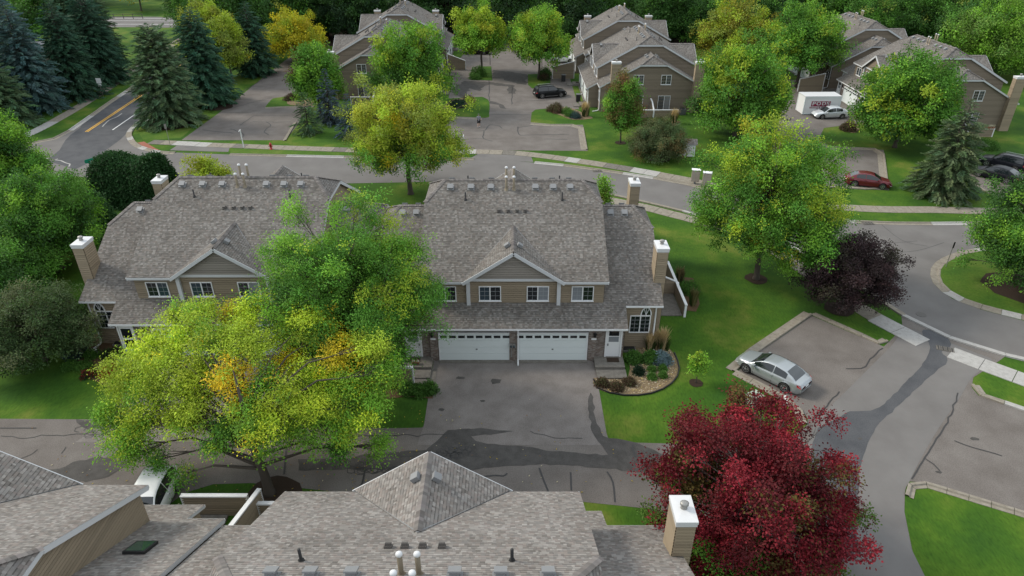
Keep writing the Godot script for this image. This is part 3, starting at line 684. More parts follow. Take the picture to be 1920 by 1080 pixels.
	for k in [PackedVector2Array([Vector2(25.62, -38.78), Vector2(24.05, -37.35), Vector2(23.48, -36.63), Vector2(22.91, -36.40), Vector2(22.07, -36.40)]), PackedVector2Array([Vector2(20.68, -34.00), Vector2(19.06, -32.45), Vector2(17.91, -31.23)]), PackedVector2Array([Vector2(28.06, -33.84), Vector2(25.75, -31.00), Vector2(23.35, -28.55), Vector2(21.42, -26.61)]), PackedVector2Array([Vector2(25.38, -29.50), Vector2(26.25, -28.89), Vector2(27.36, -28.34)]), PackedVector2Array([Vector2(22.98, -28.13), Vector2(23.20, -27.60), Vector2(23.27, -27.08)])]:
		ribbon(cr, rough_line(k, 0.5, 0.06, 4), 0.07, 0.032)
	for k in [PackedVector2Array([Vector2(-8.89, -88.61), Vector2(-3.67, -88.61), Vector2(-3.11, -91.26), Vector2(-3.12, -91.50)]), PackedVector2Array([Vector2(-3.67, -88.61), Vector2(-3.69, -85.43), Vector2(-2.36, -84.13)]), PackedVector2Array([Vector2(-8.57, -84.77), Vector2(-3.69, -85.43)]), PackedVector2Array([Vector2(0.72, -90.52), Vector2(0.97, -86.66), Vector2(2.78, -87.00), Vector2(7.45, -87.22)]), PackedVector2Array([Vector2(4.10, -85.21), Vector2(7.02, -85.10)]), PackedVector2Array([Vector2(0.72, -90.04), Vector2(2.89, -91.26)]), PackedVector2Array([Vector2(-3.04, -96.56), Vector2(2.65, -96.29)]), PackedVector2Array([Vector2(-3.47, -103.63), Vector2(-3.87, -117.31)]), PackedVector2Array([Vector2(0.00, -113.60), Vector2(0.00, -101.82)]), PackedVector2Array([Vector2(0.81, -103.63), Vector2(5.68, -104.25)]), PackedVector2Array([Vector2(-3.12, -91.50), Vector2(-1.81, -91.26), Vector2(-1.28, -89.80)])]:
		ribbon(cr, rough_line(k, 0.8, 0.1, 5), 0.13, 0.02)
	for k in [PackedVector2Array([Vector2(-41.12, -89.08), Vector2(-36.37, -87.68)]), PackedVector2Array([Vector2(-37.75, -89.56), Vector2(-35.91, -88.38), Vector2(-34.67, -86.77), Vector2(-34.71, -85.87)]), PackedVector2Array([Vector2(-35.75, -93.01), Vector2(-33.02, -92.76), Vector2(-30.45, -92.76)]), PackedVector2Array([Vector2(-33.76, -92.76), Vector2(-32.71, -91.26), Vector2(-32.75, -88.38), Vector2(-31.75, -87.00)]), PackedVector2Array([Vector2(-37.00, -105.82), Vector2(-42.62, -97.79)]), PackedVector2Array([Vector2(-42.18, -97.65), Vector2(-37.54, -97.52)]), PackedVector2Array([Vector2(-42.37, -104.71), Vector2(-36.83, -103.94)]), PackedVector2Array([Vector2(-42.75, -109.42), Vector2(-42.30, -117.31), Vector2(-41.69, -121.23)]), PackedVector2Array([Vector2(-42.63, -112.88), Vector2(-39.91, -112.53)]), PackedVector2Array([Vector2(-36.91, -91.26), Vector2(-36.62, -95.88), Vector2(-31.33, -95.88)])]:
		ribbon(cr, rough_line(k, 0.8, 0.12, 6), 0.14, 0.02)
	for k in [PackedVector2Array([Vector2(35.07, -60.52), Vector2(35.33, -55.82), Vector2(37.06, -54.52)]), PackedVector2Array([Vector2(31.46, -56.94), Vector2(33.62, -55.28), Vector2(36.67, -55.60)]), PackedVector2Array([Vector2(32.62, -53.17), Vector2(35.68, -53.68), Vector2(38.90, -55.28)])]:
		ribbon(cr, smooth(k, 4), 0.05, 0.016)
	struct(obj("sealed_crack", cr, M["tar"]), "black tar lines sealing cracks in the asphalt")
	var wc := new_st()
	for k in [PackedVector2Array([Vector2(-55.52, -78.07), Vector2(-54.33, -77.14), Vector2(-54.03, -77.70)]), PackedVector2Array([Vector2(-53.92, -77.51), Vector2(-52.45, -76.58), Vector2(-51.46, -76.04), Vector2(-50.79, -74.96)]), PackedVector2Array([Vector2(-55.34, -90.52), Vector2(-55.64, -92.50), Vector2(-55.65, -96.97)])]:
		ribbon(wc, rough_line(k, 0.8, 0.2, 7), 0.16, 0.028)
	struct(obj("sealed_crack", wc, M["concrete_pale"]), "pale crack fill lines across the intersection")

func rough_line(p: PackedVector2Array, step: float, amp: float, sd: int) -> PackedVector2Array:
	var f := FastNoiseLite.new()
	f.seed = sd
	f.frequency = 0.35
	var q := resample(p, step)
	for i in q.size():
		q[i] += Vector2(f.get_noise_2d(q[i].x * 4.0, q[i].y * 4.0), f.get_noise_2d(q[i].x * 4.0 + 70.0, q[i].y * 4.0)) * amp * 2.0
	return q

# ---------------------------------------------------------------- buildings
const EZ := 8.2
const EH := 5.47
const RH := 9.57
const HW := 6.2
const CLIP := 2.0

func low_h(z: float) -> float:
	return 2.75 + 0.5 * (9.7 - absf(z))

func lap(called: String, pts: Array, out_dir: Vector3, m: String, parent: Node3D, at: Vector3, exposure: float):
	# overlapping lap boards cut to the outline of the wall; pts are in space, the wall is upright
	var st := new_st()
	var along := Vector3.UP.cross(out_dir).normalized()
	var base: Vector3 = pts[0]
	var poly := PackedVector2Array()
	var lo := 1e9
	var hi := -1e9
	var l := 1e9
	var r := -1e9
	for p in pts:
		var u: float = (p - base).dot(along)
		poly.append(Vector2(u, p.y))
		lo = minf(lo, p.y)
		hi = maxf(hi, p.y)
		l = minf(l, u)
		r = maxf(r, u)
	var h := lo
	while h < hi - 0.005:
		var top := minf(h + exposure, hi)
		var g := rng.randf_range(0.8, 1.13)
		st.set_color(Color(g, g, g))
		var gap := minf(0.036, (top - h) * 0.4)
		for part in 2:
			var b0 := h if part == 0 else top - gap
			var b1 := top - gap if part == 0 else top
			var band := PackedVector2Array([Vector2(l - 1, b0), Vector2(r + 1, b0), Vector2(r + 1, b1), Vector2(l - 1, b1)])
			for piece in Geometry2D.intersect_polygons(poly, band):
				var ix := Geometry2D.triangulate_polygon(piece)
				var v := []
				for q in piece:
					var off := 0.034 - 0.016 * (q.y - h) / exposure if part == 0 else -0.012
					v.append(base + along * q.x + Vector3(0, q.y - base.y, 0) + out_dir * off)
				for i in range(0, ix.size(), 3):
					var a: Vector3 = v[ix[i]]
					var b: Vector3 = v[ix[i + 1]]
					var c: Vector3 = v[ix[i + 2]]
					if (b - a).cross(c - a).dot(out_dir) > 0:
						tri(st, a, c, b)
					else:
						tri(st, a, b, c)
				if part == 0:
					for i in piece.size():
						var k := (i + 1) % piece.size()
						if absf(piece[i].y - piece[k].y) < 0.001:
							var a: Vector3 = v[i]
							var b: Vector3 = v[k]
							tri(st, a, b, b - out_dir * 0.046)
							tri(st, a, b - out_dir * 0.046, a - out_dir * 0.046)
		h = top
	return obj(called, st, M[m], parent, at)

func frame_basis(out_dir: Vector3) -> Basis:
	# x along the wall, y up, z out of the wall
	return Basis(Vector3.UP.cross(out_dir).normalized(), Vector3.UP, out_dir)

func window(parent: Node3D, at: Vector3, out_dir: Vector3, w: float, h: float, panes: Array, grid := true, called := "window"):
	# a slider: white frame, two sashes each with its own pane and glazing bars; at is the middle of the opening
	var b := frame_basis(out_dir)
	var win := Node3D.new()
	win.name = called
	parent.add_child(win, true)
	win.transform = Transform3D(b, at)
	var st := new_st()
	var f := 0.06
	for s in [-1, 1]:
		box(st, Vector3(s * (w / 2 - f / 2), 0, 0.03), Vector3(f, h, 0.07))
		box(st, Vector3(0, s * (h / 2 - f / 2), 0.03), Vector3(w - 2 * f, f, 0.068))
	box(st, Vector3(0, 0, 0.03), Vector3(0.075, h - 2 * f, 0.064))
	box(st, Vector3(0, -h / 2 - 0.02, 0.045), Vector3(w + 0.06, 0.05, 0.1))
	obj("frame", st, M["white"], win)
	var pw := w / 2 - f - 0.037
	for s in 2:
		var cx := (pw / 2 + 0.037) * (1 if s else -1)
		var ps := new_st()
		box(ps, Vector3(cx, 0, 0.004), Vector3(pw, h - 2 * f, 0.03))
		obj("pane", ps, M[panes[s]], win)
		if grid:
			var gs := new_st()
			box(gs, Vector3(cx, 0, 0.022), Vector3(0.016, h - 2 * f, 0.012))
			for k in [-1, 1]:
				for e in [-1, 1]:
					box(gs, Vector3(cx + e * (pw / 4 + 0.005), k * (h - 2 * f) / 6, 0.022), Vector3(pw / 2 - 0.012, 0.016, 0.012))
			obj("glazing_bar", gs, M["bar"], win)

func arch_window(parent: Node3D, at: Vector3, out_dir: Vector3, flip: float):
	# a pair of lights with a half-round light over the outer one; at is the middle of the sill
	var b := frame_basis(out_dir)
	var win := Node3D.new()
	win.name = "arched_window"
	parent.add_child(win, true)
	win.transform = Transform3D(b, at)
	var st := new_st()
	var w := 1.4
	var h := 1.4
	for x in [-w / 2 + 0.035, 0.0, w / 2 - 0.035]:
		box(st, Vector3(x, h / 2, 0.03), Vector3(0.07, h, 0.07))
	for y in [0.035, h - 0.035]:
		for s in [-1, 1]:
			box(st, Vector3(s * 0.35, y, 0.03), Vector3(0.63, 0.07, 0.066))
	var cx := flip * 0.35
	var arc := []
	for k in 13:
		var a := PI * k / 12
		arc.append(Vector3(cx + cos(a) * 0.34, h + 0.02 + sin(a) * 0.6, 0.03))
	for k in 12:
		bar(st, arc[k], arc[k + 1], 0.07, 0.07)
	for a in [0.33, 0.5, 0.67]:
		bar(st, Vector3(cx, h + 0.02, 0.025), Vector3(cx + cos(PI * a) * 0.33, h + 0.02 + sin(PI * a) * 0.58, 0.025), 0.025, 0.03)
	obj("frame", st, M["white"], win)
	for s in [-1, 1]:
		var ps := new_st()
		box(ps, Vector3(s * 0.35, h / 2, 0.004), Vector3(0.63, h - 0.14, 0.03))
		obj("pane", ps, M["pane"], win)
		var gs := new_st()
		box(gs, Vector3(s * 0.35, h / 2, 0.022), Vector3(0.022, h - 0.14, 0.012))
		for k in [-1, 0, 1]:
			for e in [-1, 1]:
				box(gs, Vector3(s * 0.35 + e * 0.16, h / 2 + k * 0.315, 0.022), Vector3(0.29, 0.022, 0.012))
		obj("glazing_bar", gs, M["bar"], win)
	var fan := new_st()
	for k in 12:
		tri(fan, Vector3(cx, h + 0.02, 0.018), Vector3(arc[k + 1].x, arc[k + 1].y, 0.018), Vector3(arc[k].x, arc[k].y, 0.018))
	obj("pane", fan, M["pane"], win)

func garage_door(parent: Node3D, at: Vector3):
	var d := Node3D.new()
	d.name = "garage_door"
	parent.add_child(d, true)
	d.position = at
	var w := 4.84
	for k in 4:
		var st := new_st()
		box(st, Vector3(0, 0.28 + k * 0.53, 0.03), Vector3(w - 0.16, 0.518, 0.05))
		obj("door_panel", st, M["garage_white"], d)
	var fr := new_st()
	for s in [-1, 1]:
		box(fr, Vector3(s * (w / 2 - 0.04), 1.08, 0.045), Vector3(0.08, 2.16, 0.09))
	box(fr, Vector3(0, 2.2, 0.045), Vector3(w, 0.08, 0.092))
	obj("frame", fr, M["white"], d)
	for i in 8:
		var ps := new_st()
		box(ps, Vector3(-w / 2 + 0.36 + i * 0.588, 1.9, 0.05), Vector3(0.44, 0.2, 0.03))
		obj("pane", ps, M["pane"], d)
	var hd := new_st()
	box(hd, Vector3(0.1, 0.92, 0.07), Vector3(0.12, 0.05, 0.04))
	obj("handle", hd, M["black"], d)
	var sill := new_st()
	box(sill, Vector3(0, 0.02, 0.2), Vector3(w + 0.02, 0.03, 0.4))
	obj("threshold", sill, M["concrete_grey"], d)

func entry_door(parent: Node3D, at: Vector3, dark: bool, hinge: float):
	var d := Node3D.new()
	d.name = "entry_door"
	parent.add_child(d, true)
	d.position = at
	var st := new_st()
	for s in [-1, 1]:
		box(st, Vector3(s * 0.5, 1.05, 0.05), Vector3(0.1, 2.1, 0.1))
	box(st, Vector3(0, 2.15, 0.05), Vector3(1.1, 0.1, 0.098))
	obj("frame", st, M["white"], d)
	var leafs := new_st()
	box(leafs, Vector3(0, 1.04, 0.03), Vector3(0.88, 2.06, 0.05))
	obj("door_leaf", leafs, M["white"], d)
	for k in ([0.62, 1.5] if dark else [1.4, 1.88]):
		var ps := new_st()
		box(ps, Vector3(0, k, 0.055), Vector3(0.66, 0.72 if dark else (0.4 if k < 1.6 else 0.42), 0.03))
		obj("pane", ps, M["pane" if dark or k > 1.6 else "pane_blind"], d)
	var hd := new_st()
	box(hd, Vector3(-hinge * 0.36, 0.98, 0.08), Vector3(0.05, 0.16, 0.05))
	obj("handle", hd, M["black"], d)

func fascia(parent: Node3D, at: Vector3, a: Vector3, b: Vector3, deep := 0.2, called := "fascia", m := "trim"):
	var st := new_st()
	bar(st, a + Vector3(0, -0.012 - deep * 0.575, 0), b + Vector3(0, -0.012 - deep * 0.575, 0), 0.05, deep)
	obj(called, st, M[m], parent, at)

func ridge_cap(st: SurfaceTool, a: Vector3, b: Vector3, fall: float):
	# short overlapping cap shingles folded over a ridge or hip
	var d := (b - a).normalized()
	var side := d.cross(Vector3.UP).normalized()
	var n := int(a.distance_to(b) / 0.16)
	for i in n:
		var g := rng.randf_range(0.125, 0.21)
		st.set_color(Color(g, g * 0.92, g * 0.87))
		var p := a.lerp(b, float(i) / n)
		var q := a.lerp(b, float(i + 1) / n)
		var up := Vector3(0, 0.035, 0)
		for s in [-1.0, 1.0]:
			var e0: Vector3 = p + side * 0.16 * s - Vector3(0, 0.16 * fall, 0)
			var e1: Vector3 = q + side * 0.16 * s - Vector3(0, 0.16 * fall, 0)
			var lift := Vector3(0, 0.02, 0)
			tri(st, p + up + lift, q + up, e1 + up)
			tri(st, p + up + lift, e1 + up, e0 + up + lift)
			tri(st, p + up + lift, e0 + up + lift, p + up - lift)

func roof_z(z: float, upper: bool) -> float:
	return (EH + 0.5 * (EZ - absf(z))) if upper else low_h(z)

func vents(root: Node3D, at: Vector3, rear: bool):
	var sg := -1.0 if rear else 1.0
	var tilt := Basis(Vector3.RIGHT, atan(0.5) * sg)
	for x in [-4.45, -3.0, -1.6, 1.55, 2.8, 4.0]:
		box_vent(root, at + Vector3(x, roof_z(0.75, true), 0.75 * sg), tilt)
	for x in [-8.0, -7.0, 7.0, 8.0]:
		if absf(x) < 9.0:
			box_vent(root, at + Vector3(x, low_h(0.75), 0.75 * sg), tilt)
	for x in [-3.35, 3.4]:
		var st := new_st(true)
		var h := roof_z(1.75, true)
		lathe(st, Vector3(x, h - 0.08, 1.75 * sg), [Vector2(0.13, 0), Vector2(0.1, 0.14), Vector2(0.055, 0.17), Vector2(0.055, 0.62), Vector2(0.0, 0.62)], 8)
		obj("vent_pipe", st, M["black"], root, at)
	for x in [-1.0, -0.35, 0.25, 0.8]:
		var st := new_st()
		var h := roof_z(2.75, true)
		box(st, Vector3(x, h + 0.05, 2.75 * sg), Vector3(0.26, 0.09, 0.26), tilt)
		box(st, Vector3(x, h + 0.14, 2.78 * sg), Vector3(0.2, 0.1, 0.16), tilt)
		obj("exhaust_vent", st, M["vent_brown"], root, at)

func box_vent(root: Node3D, p: Vector3, tilt: Basis):
	var st := new_st()
	box(st, Vector3(0, 0.02, 0), Vector3(0.5, 0.03, 0.5), tilt)
	box(st, tilt * Vector3(0, 0.09, 0), Vector3(0.3, 0.14, 0.3), tilt)
	box(st, tilt * Vector3(0, 0.19, 0), Vector3(0.4, 0.06, 0.42), tilt)
	obj("roof_vent", st, M["vent_grey"], root, p)

func chimney(root: Node3D, at: Vector3, sx: float, zc: float, near: bool, exposure: float):
	# boxed chimney with lap boards, white cap and steel flue, at the end wall
	var x0 := 9.5 * sx
	var x1 := 10.22 * sx
	var z0 := zc - 0.66
	var z1 := zc + 0.66
	var c := Node3D.new()
	c.name = "chimney"
	root.add_child(c, true)
	c.position = at
	var m := "siding_tan"
	exposure = maxf(exposure, 0.16)
	var l := minf(x0, x1)
	var r := maxf(x0, x1)
	lap("shaft", [Vector3(l, 0, z1), Vector3(r, 0, z1), Vector3(r, 6.75, z1), Vector3(l, 6.75, z1)], Vector3(0, 0, 1), m, c, Vector3.ZERO, exposure)
	lap("shaft", [Vector3(l, 0, z0), Vector3(r, 0, z0), Vector3(r, 6.75, z0), Vector3(l, 6.75, z0)], Vector3(0, 0, -1), m, c, Vector3.ZERO, exposure)
	lap("shaft", [Vector3(l, 0, z0), Vector3(l, 0, z1), Vector3(l, 6.75, z1), Vector3(l, 6.75, z0)], Vector3(-1, 0, 0), m, c, Vector3.ZERO, exposure)
	lap("shaft", [Vector3(r, 0, z0), Vector3(r, 0, z1), Vector3(r, 6.75, z1), Vector3(r, 6.75, z0)], Vector3(1, 0, 0), m, c, Vector3.ZERO, exposure)
	var st := new_st()
	var cx := (l + r) / 2
	box(st, Vector3(cx, 6.83, zc), Vector3(r - l + 0.08, 0.16, 1.4))
	box(st, Vector3(cx, 6.96, zc), Vector3(r - l + 0.12, 0.12, 1.44))
	var k := [Vector3(l - 0.06, 7.02, z0 - 0.06), Vector3(r + 0.06, 7.02, z0 - 0.06), Vector3(r + 0.06, 7.02, z1 + 0.06), Vector3(l - 0.06, 7.02, z1 + 0.06)]
	for i in 4:
		tri(st, k[i], k[(i + 1) % 4], Vector3(cx, 7.07, zc))
	obj("chimney_cap", st, M["cap_white"], c)
	var fl := new_st(true)
	lathe(fl, Vector3(cx, 7.04, zc), [Vector2(0.14, 0), Vector2(0.11, 0.14), Vector2(0.11, 0.2), Vector2(0.17, 0.2), Vector2(0.17, 0.28), Vector2(0.12, 0.32), Vector2(0, 0.32)], 10)
	obj("flue", fl, M["metal"], c)

func unit(root: Node3D, at: Vector3, shade: String, sid: String, exposure: float, ends: Array, wl: float, wr: float, front: bool, blinds: Array):
	# one pair of homes: tall middle, lower wing each side, garages in front (+z)
	var mh := 0.0
	# --- roofs
	var hc := RH - CLIP * 0.5
	var rx := HW - 1.3
	for sg in [1.0, -1.0]:
		var st := new_st()
		plane_poly(st, [Vector3(-HW, EH, EZ * sg), Vector3(-3.2, EH, EZ * sg), Vector3(0, 7.6, 3.94 * sg), Vector3(3.2, EH, EZ * sg), Vector3(HW, EH, EZ * sg), Vector3(HW, hc, CLIP * sg), Vector3(rx, RH, 0), Vector3(-rx, RH, 0), Vector3(-HW, hc, CLIP * sg)])
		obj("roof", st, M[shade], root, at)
		var gz: float = (EZ + 0.08) * sg
		for s in [-1.0, 1.0]:
			var gs := new_st()
			plane_poly(gs, [Vector3(0, 7.66, gz), Vector3(0, 7.64, 3.86 * sg), Vector3(3.28 * s, EH + 0.02, gz)])
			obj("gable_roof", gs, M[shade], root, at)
			fascia(root, at, Vector3(3.32 * s, EH, gz + 0.02 * sg), Vector3(0, 7.66, gz + 0.02 * sg), 0.22, "rake_board")
			fascia(root, at, Vector3(HW * s, EH, EZ * sg), Vector3(3.25 * s, EH, EZ * sg), 0.16, "gutter")
			fascia(root, at, Vector3((HW - 0.035) * s, EH, EZ * sg), Vector3((HW - 0.035) * s, hc, CLIP * sg), 0.24, "rake_board")
			var vl := new_st()
			bar(vl, Vector3(3.2 * s, EH + 0.035, EZ * sg), Vector3(0, 7.635, 3.94 * sg), 0.05, 0.03)
			obj("valley_flashing", vl, M["vent_grey"], root, at)
		lap("gable_wall", [Vector3(-2.95, EH + 0.1, 7.93 * sg), Vector3(2.95, EH + 0.1, 7.93 * sg), Vector3(0, 7.5, 7.93 * sg)], Vector3(0, 0, sg), "siding_grey" if sid == "siding" else sid, root, at, 0.17)
		var bd := new_st()
		box(bd, Vector3(0, EH, 7.9 * sg), Vector3(6.1, 0.2, 0.12))
		obj("band_board", bd, M["trim"], root, at)
		if sg > 0:
			for s in [-1.0, 1.0]:
				var po := new_st()
				box(po, Vector3(2.97 * s, (EH + low_h(7.9)) / 2 - 0.1, 7.93), Vector3(0.24, EH - low_h(7.9) + 0.1, 0.2))
				obj("post", po, M["trim"], root, at)
	for s in [-1.0, 1.0]:
		var st := new_st()
		plane_poly(st, [Vector3(HW * s, hc, CLIP), Vector3(HW * s, hc, -CLIP), Vector3(rx * s, RH, 0)])
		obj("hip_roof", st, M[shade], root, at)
		fascia(root, at, Vector3((HW - 0.035) * s, hc, CLIP), Vector3((HW - 0.035) * s, hc, -CLIP), 0.2)
	# lower roof: wings and the strip over the garages lie in one plane
	var f := new_st()
	var pts := []
	for p in [Vector2(-7.45, 9.7), Vector2(7.45, 9.7), Vector2(7.45, 8.05), Vector2(wr, 8.05), Vector2(wr, 2.0), Vector2(wr - 1.3, 0), Vector2(5.9, 0), Vector2(5.9, 7.8), Vector2(-5.9, 7.8), Vector2(-5.9, 0), Vector2(-wl + 1.3, 0), Vector2(-wl, 2.0), Vector2(-wl, 8.05), Vector2(-7.45, 8.05)]:
		pts.append(Vector3(p.x, low_h(p.y), p.y))
	plane_poly(f, pts)
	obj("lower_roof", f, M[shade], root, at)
	for s in [-1.0, 1.0]:
		var w: float = wr if s > 0 else wl
		var st := new_st()
		var q := []
		for p in [Vector2(5.9, 0), Vector2(w - 1.3, 0), Vector2(w, -2.0), Vector2(w, -8.05), Vector2(5.9, -8.05)]:
			q.append(Vector3(p.x * s, low_h(p.y), p.y))
		plane_poly(st, q)
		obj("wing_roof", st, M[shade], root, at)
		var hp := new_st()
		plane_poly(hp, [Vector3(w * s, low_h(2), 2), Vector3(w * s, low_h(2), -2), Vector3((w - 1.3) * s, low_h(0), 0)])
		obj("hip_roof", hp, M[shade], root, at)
		fascia(root, at, Vector3((w - 0.035) * s, low_h(2), 2), Vector3((w - 0.035) * s, low_h(2), -2))
		for sg in [1.0, -1.0]:
			fascia(root, at, Vector3((w - 0.035) * s, low_h(8.05), 8.05 * sg), Vector3((w - 0.035) * s, low_h(2), 2 * sg), 0.2, "rake_board")
		fascia(root, at, Vector3(7.45 * s, low_h(8.05), 8.05), Vector3(w * s, low_h(8.05), 8.05), 0.13, "gutter", "white")
		fascia(root, at, Vector3(7.415 * s, low_h(9.7), 9.7), Vector3(7.415 * s, low_h(8.05), 8.05), 0.16, "rake_board")
		fascia(root, at, Vector3(5.9 * s, low_h(8.05), -8.05), Vector3(w * s, low_h(8.05), -8.05), 0.13, "gutter", "white")
	fascia(root, at, Vector3(-7.45, 2.75, 9.7), Vector3(7.45, 2.75, 9.7), 0.13, "gutter", "white")
	# ridge and hip caps
	var rc := new_st()
	ridge_cap(rc, Vector3(-rx, RH, 0), Vector3(rx, RH, 0), 0.5)
	for sg in [1.0, -1.0]:
		ridge_cap(rc, Vector3(0, 7.66, EZ * sg), Vector3(0, 7.65, 4.0 * sg), 0.66)
		for s in [-1.0, 1.0]:
			ridge_cap(rc, Vector3(HW * s, hc, CLIP * sg), Vector3(rx * s, RH, 0), 0.3)
	for s in [-1.0, 1.0]:
		var w: float = wr if s > 0 else wl
		ridge_cap(rc, Vector3(5.9 * s, low_h(0), 0), Vector3((w - 1.3) * s, low_h(0), 0), 0.5)
		for sg in [1.0, -1.0]:
			ridge_cap(rc, Vector3(w * s, low_h(2), 2 * sg), Vector3((w - 1.3) * s, low_h(0), 0), 0.3)
	obj("ridge_cap", rc, M["ridge_shingle"], root, at, "stuff")
	# --- walls
	lap("wall", [Vector3(-5.95, low_h(7.8) - 0.1, 7.8), Vector3(5.95, low_h(7.8) - 0.1, 7.8), Vector3(5.95, 5.55, 7.8), Vector3(-5.95, 5.55, 7.8)], Vector3(0, 0, 1), sid, root, at, exposure)
	lap("wall", [Vector3(-5.95, 0, -7.8), Vector3(5.95, 0, -7.8), Vector3(5.95, 5.55, -7.8), Vector3(-5.95, 5.55, -7.8)], Vector3(0, 0, -1), sid, root, at, exposure)
	for s in [-1.0, 1.0]:
		var w: float = (wr if s > 0 else wl) - 0.3
		lap("gable_end_wall", [Vector3(5.95 * s, 3.2, 7.8), Vector3(5.95 * s, 5.6, 7.8), Vector3(5.95 * s, hc - 0.06, CLIP), Vector3(5.95 * s, hc - 0.06, -CLIP), Vector3(5.95 * s, 5.6, -7.8), Vector3(5.95 * s, 3.2, -7.8)], Vector3(s, 0, 0), sid, root, at, exposure)
		lap("wing_end_wall", [Vector3(w * s, 0, 7.75), Vector3(w * s, low_h(7.75) - 0.05, 7.75), Vector3(w * s, low_h(2) - 0.05, 2), Vector3(w * s, low_h(2) - 0.05, -2), Vector3(w * s, low_h(7.75) - 0.05, -7.75), Vector3(w * s, 0, -7.75)], Vector3(s, 0, 0), sid, root, at, exposure)
		lap("wall", [Vector3(7.3 * s, 0, 7.75), Vector3(w * s, 0, 7.75), Vector3(w * s, low_h(7.75) - 0.05, 7.75), Vector3(7.3 * s, low_h(7.75) - 0.05, 7.75)], Vector3(0, 0, 1), sid, root, at, exposure)
		lap("wall", [Vector3(5.95 * s, 0, -7.75), Vector3(w * s, 0, -7.75), Vector3(w * s, low_h(7.75) - 0.05, -7.75), Vector3(5.95 * s, low_h(7.75) - 0.05, -7.75)], Vector3(0, 0, -1), sid, root, at, exposure)
		lap("garage_side_wall", [Vector3(7.3 * s, 0, 7.75), Vector3(7.3 * s, 0, 9.3), Vector3(7.3 * s, 2.85, 9.3), Vector3(7.3 * s, low_h(7.75) - 0.05, 7.75)], Vector3(s, 0, 0), sid, root, at, exposure)
	for x in [[-7.29, -4.99], [-0.12, 0.09], [4.94, 7.29]]:
		var bw := new_st()
		quad(bw, Vector3(x[0], 0, 9.29), Vector3(x[1], 0, 9.29), Vector3(x[1], 2.75, 9.29), Vector3(x[0], 2.75, 9.29))
		obj("brick_front", bw, M["brick"], root, at)
	for x in [-5.27, -0.02, 5.2]:
		var bp := new_st()
		box(bp, Vector3(x, 1.35, 9.34), Vector3(0.5, 2.7, 0.14))
		obj("brick_pier", bp, M["brick"], root, at)
	var fz := new_st()
	for x in [-2.55, 2.5]:
		box(fz, Vector3(x, 2.47, 9.28), Vector3(4.92, 0.5, 0.06))
	obj("frieze_board", fz, M["vent_brown"], root, at)
	# --- openings
	if front:
		var i := 0
		for x in [-4.5, -1.55, 1.6, 4.55]:
			window(root, at + Vector3(x, 4.4, 7.82), Vector3(0, 0, 1), 1.46, 1.12, blinds[i], true)
			i += 1
		for x in [-2.55, 2.5]:
			garage_door(root, at + Vector3(x, 0.02, 9.31))
		for s in [-1.0, 1.0]:
			entry_door(root, at + Vector3(6.62 * s, 0.33, 9.31), s < 0 and ends[0], s)
			var pc := new_st()
			box(pc, Vector3(6.35 * s, 0.15, 9.95), Vector3(1.95, 0.3, 1.3))
			obj("porch_slab", pc, M["concrete_grey"], root, at)
			var p2 := new_st()
			box(p2, Vector3(6.38 * s, 0.06, 11.1), Vector3(1.95, 0.14, 0.96))
			obj("porch_step", p2, M["concrete_grey"], root, at)
			var mt := new_st()
			box(mt, Vector3(6.62 * s, 0.315, 9.75), Vector3(0.8, 0.03, 0.5))
			obj("doormat", mt, M["mulch"], root, at)
			arch_window(root, at + Vector3(8.55 * s, 1.28, 7.77), Vector3(0, 0, 1), s)
			var ln := new_st(true)
			lathe(ln, Vector3(5.35 * s, 1.95, 9.5), [Vector2(0.04, 0), Vector2(0.09, 0.05), Vector2(0.11, 0.25), Vector2(0.14, 0.27), Vector2(0.0, 0.42)], 6)
			obj("wall_lantern", ln, M["black"], root, at)
			var pq := new_st()
			box(pq, Vector3(5.3 * s, 1.78, 9.43), Vector3(0.34, 0.13, 0.03))
			obj("number_plaque", pq, M["white"], root, at)
			var ds := new_st(true)
			var xe: float = (wr if s > 0 else wl) - 0.42
			tube(ds, [Vector3(xe * s, 3.5, 8.0), Vector3(xe * s, 3.35, 7.84), Vector3(xe * s, 0.3, 7.84), Vector3(xe * s, 0.12, 8.05), Vector3((xe + 0.3) * s, 0.08, 8.9)], [0.06, 0.06, 0.06, 0.06, 0.06], 6)
			obj("downspout", ds, M["white"], root, at)
		var dsp := new_st()
		tube(dsp, [Vector3(0.3, 2.68, 9.72), Vector3(0.3, 2.5, 9.52), Vector3(0.3, 0.2, 9.52), Vector3(0.3, 0.08, 10.1)], [0.055, 0.055, 0.055, 0.055], 6)
		obj("downspout", dsp, M["white"], root, at)
		var me := new_st()
		box(me, Vector3(-0.06, 1.28, 9.48), Vector3(0.42, 0.32, 0.16))
		box(me, Vector3(-0.14, 0.75, 9.44), Vector3(0.08, 0.8, 0.08))
		obj("meter_box", me, M["metal"], root, at)
		var dials := new_st(true)
		for x in [-0.16, 0.03]:
			cyl(dials, Vector3(x, 1.28, 9.55), Vector3(x, 1.28, 9.63), 0.075, 8)
		obj("meter_dial", dials, M["pane_blue"], root, at)
		box_gable_vents(root, at)
	vents(root, at, false)
	vents(root, at, true)
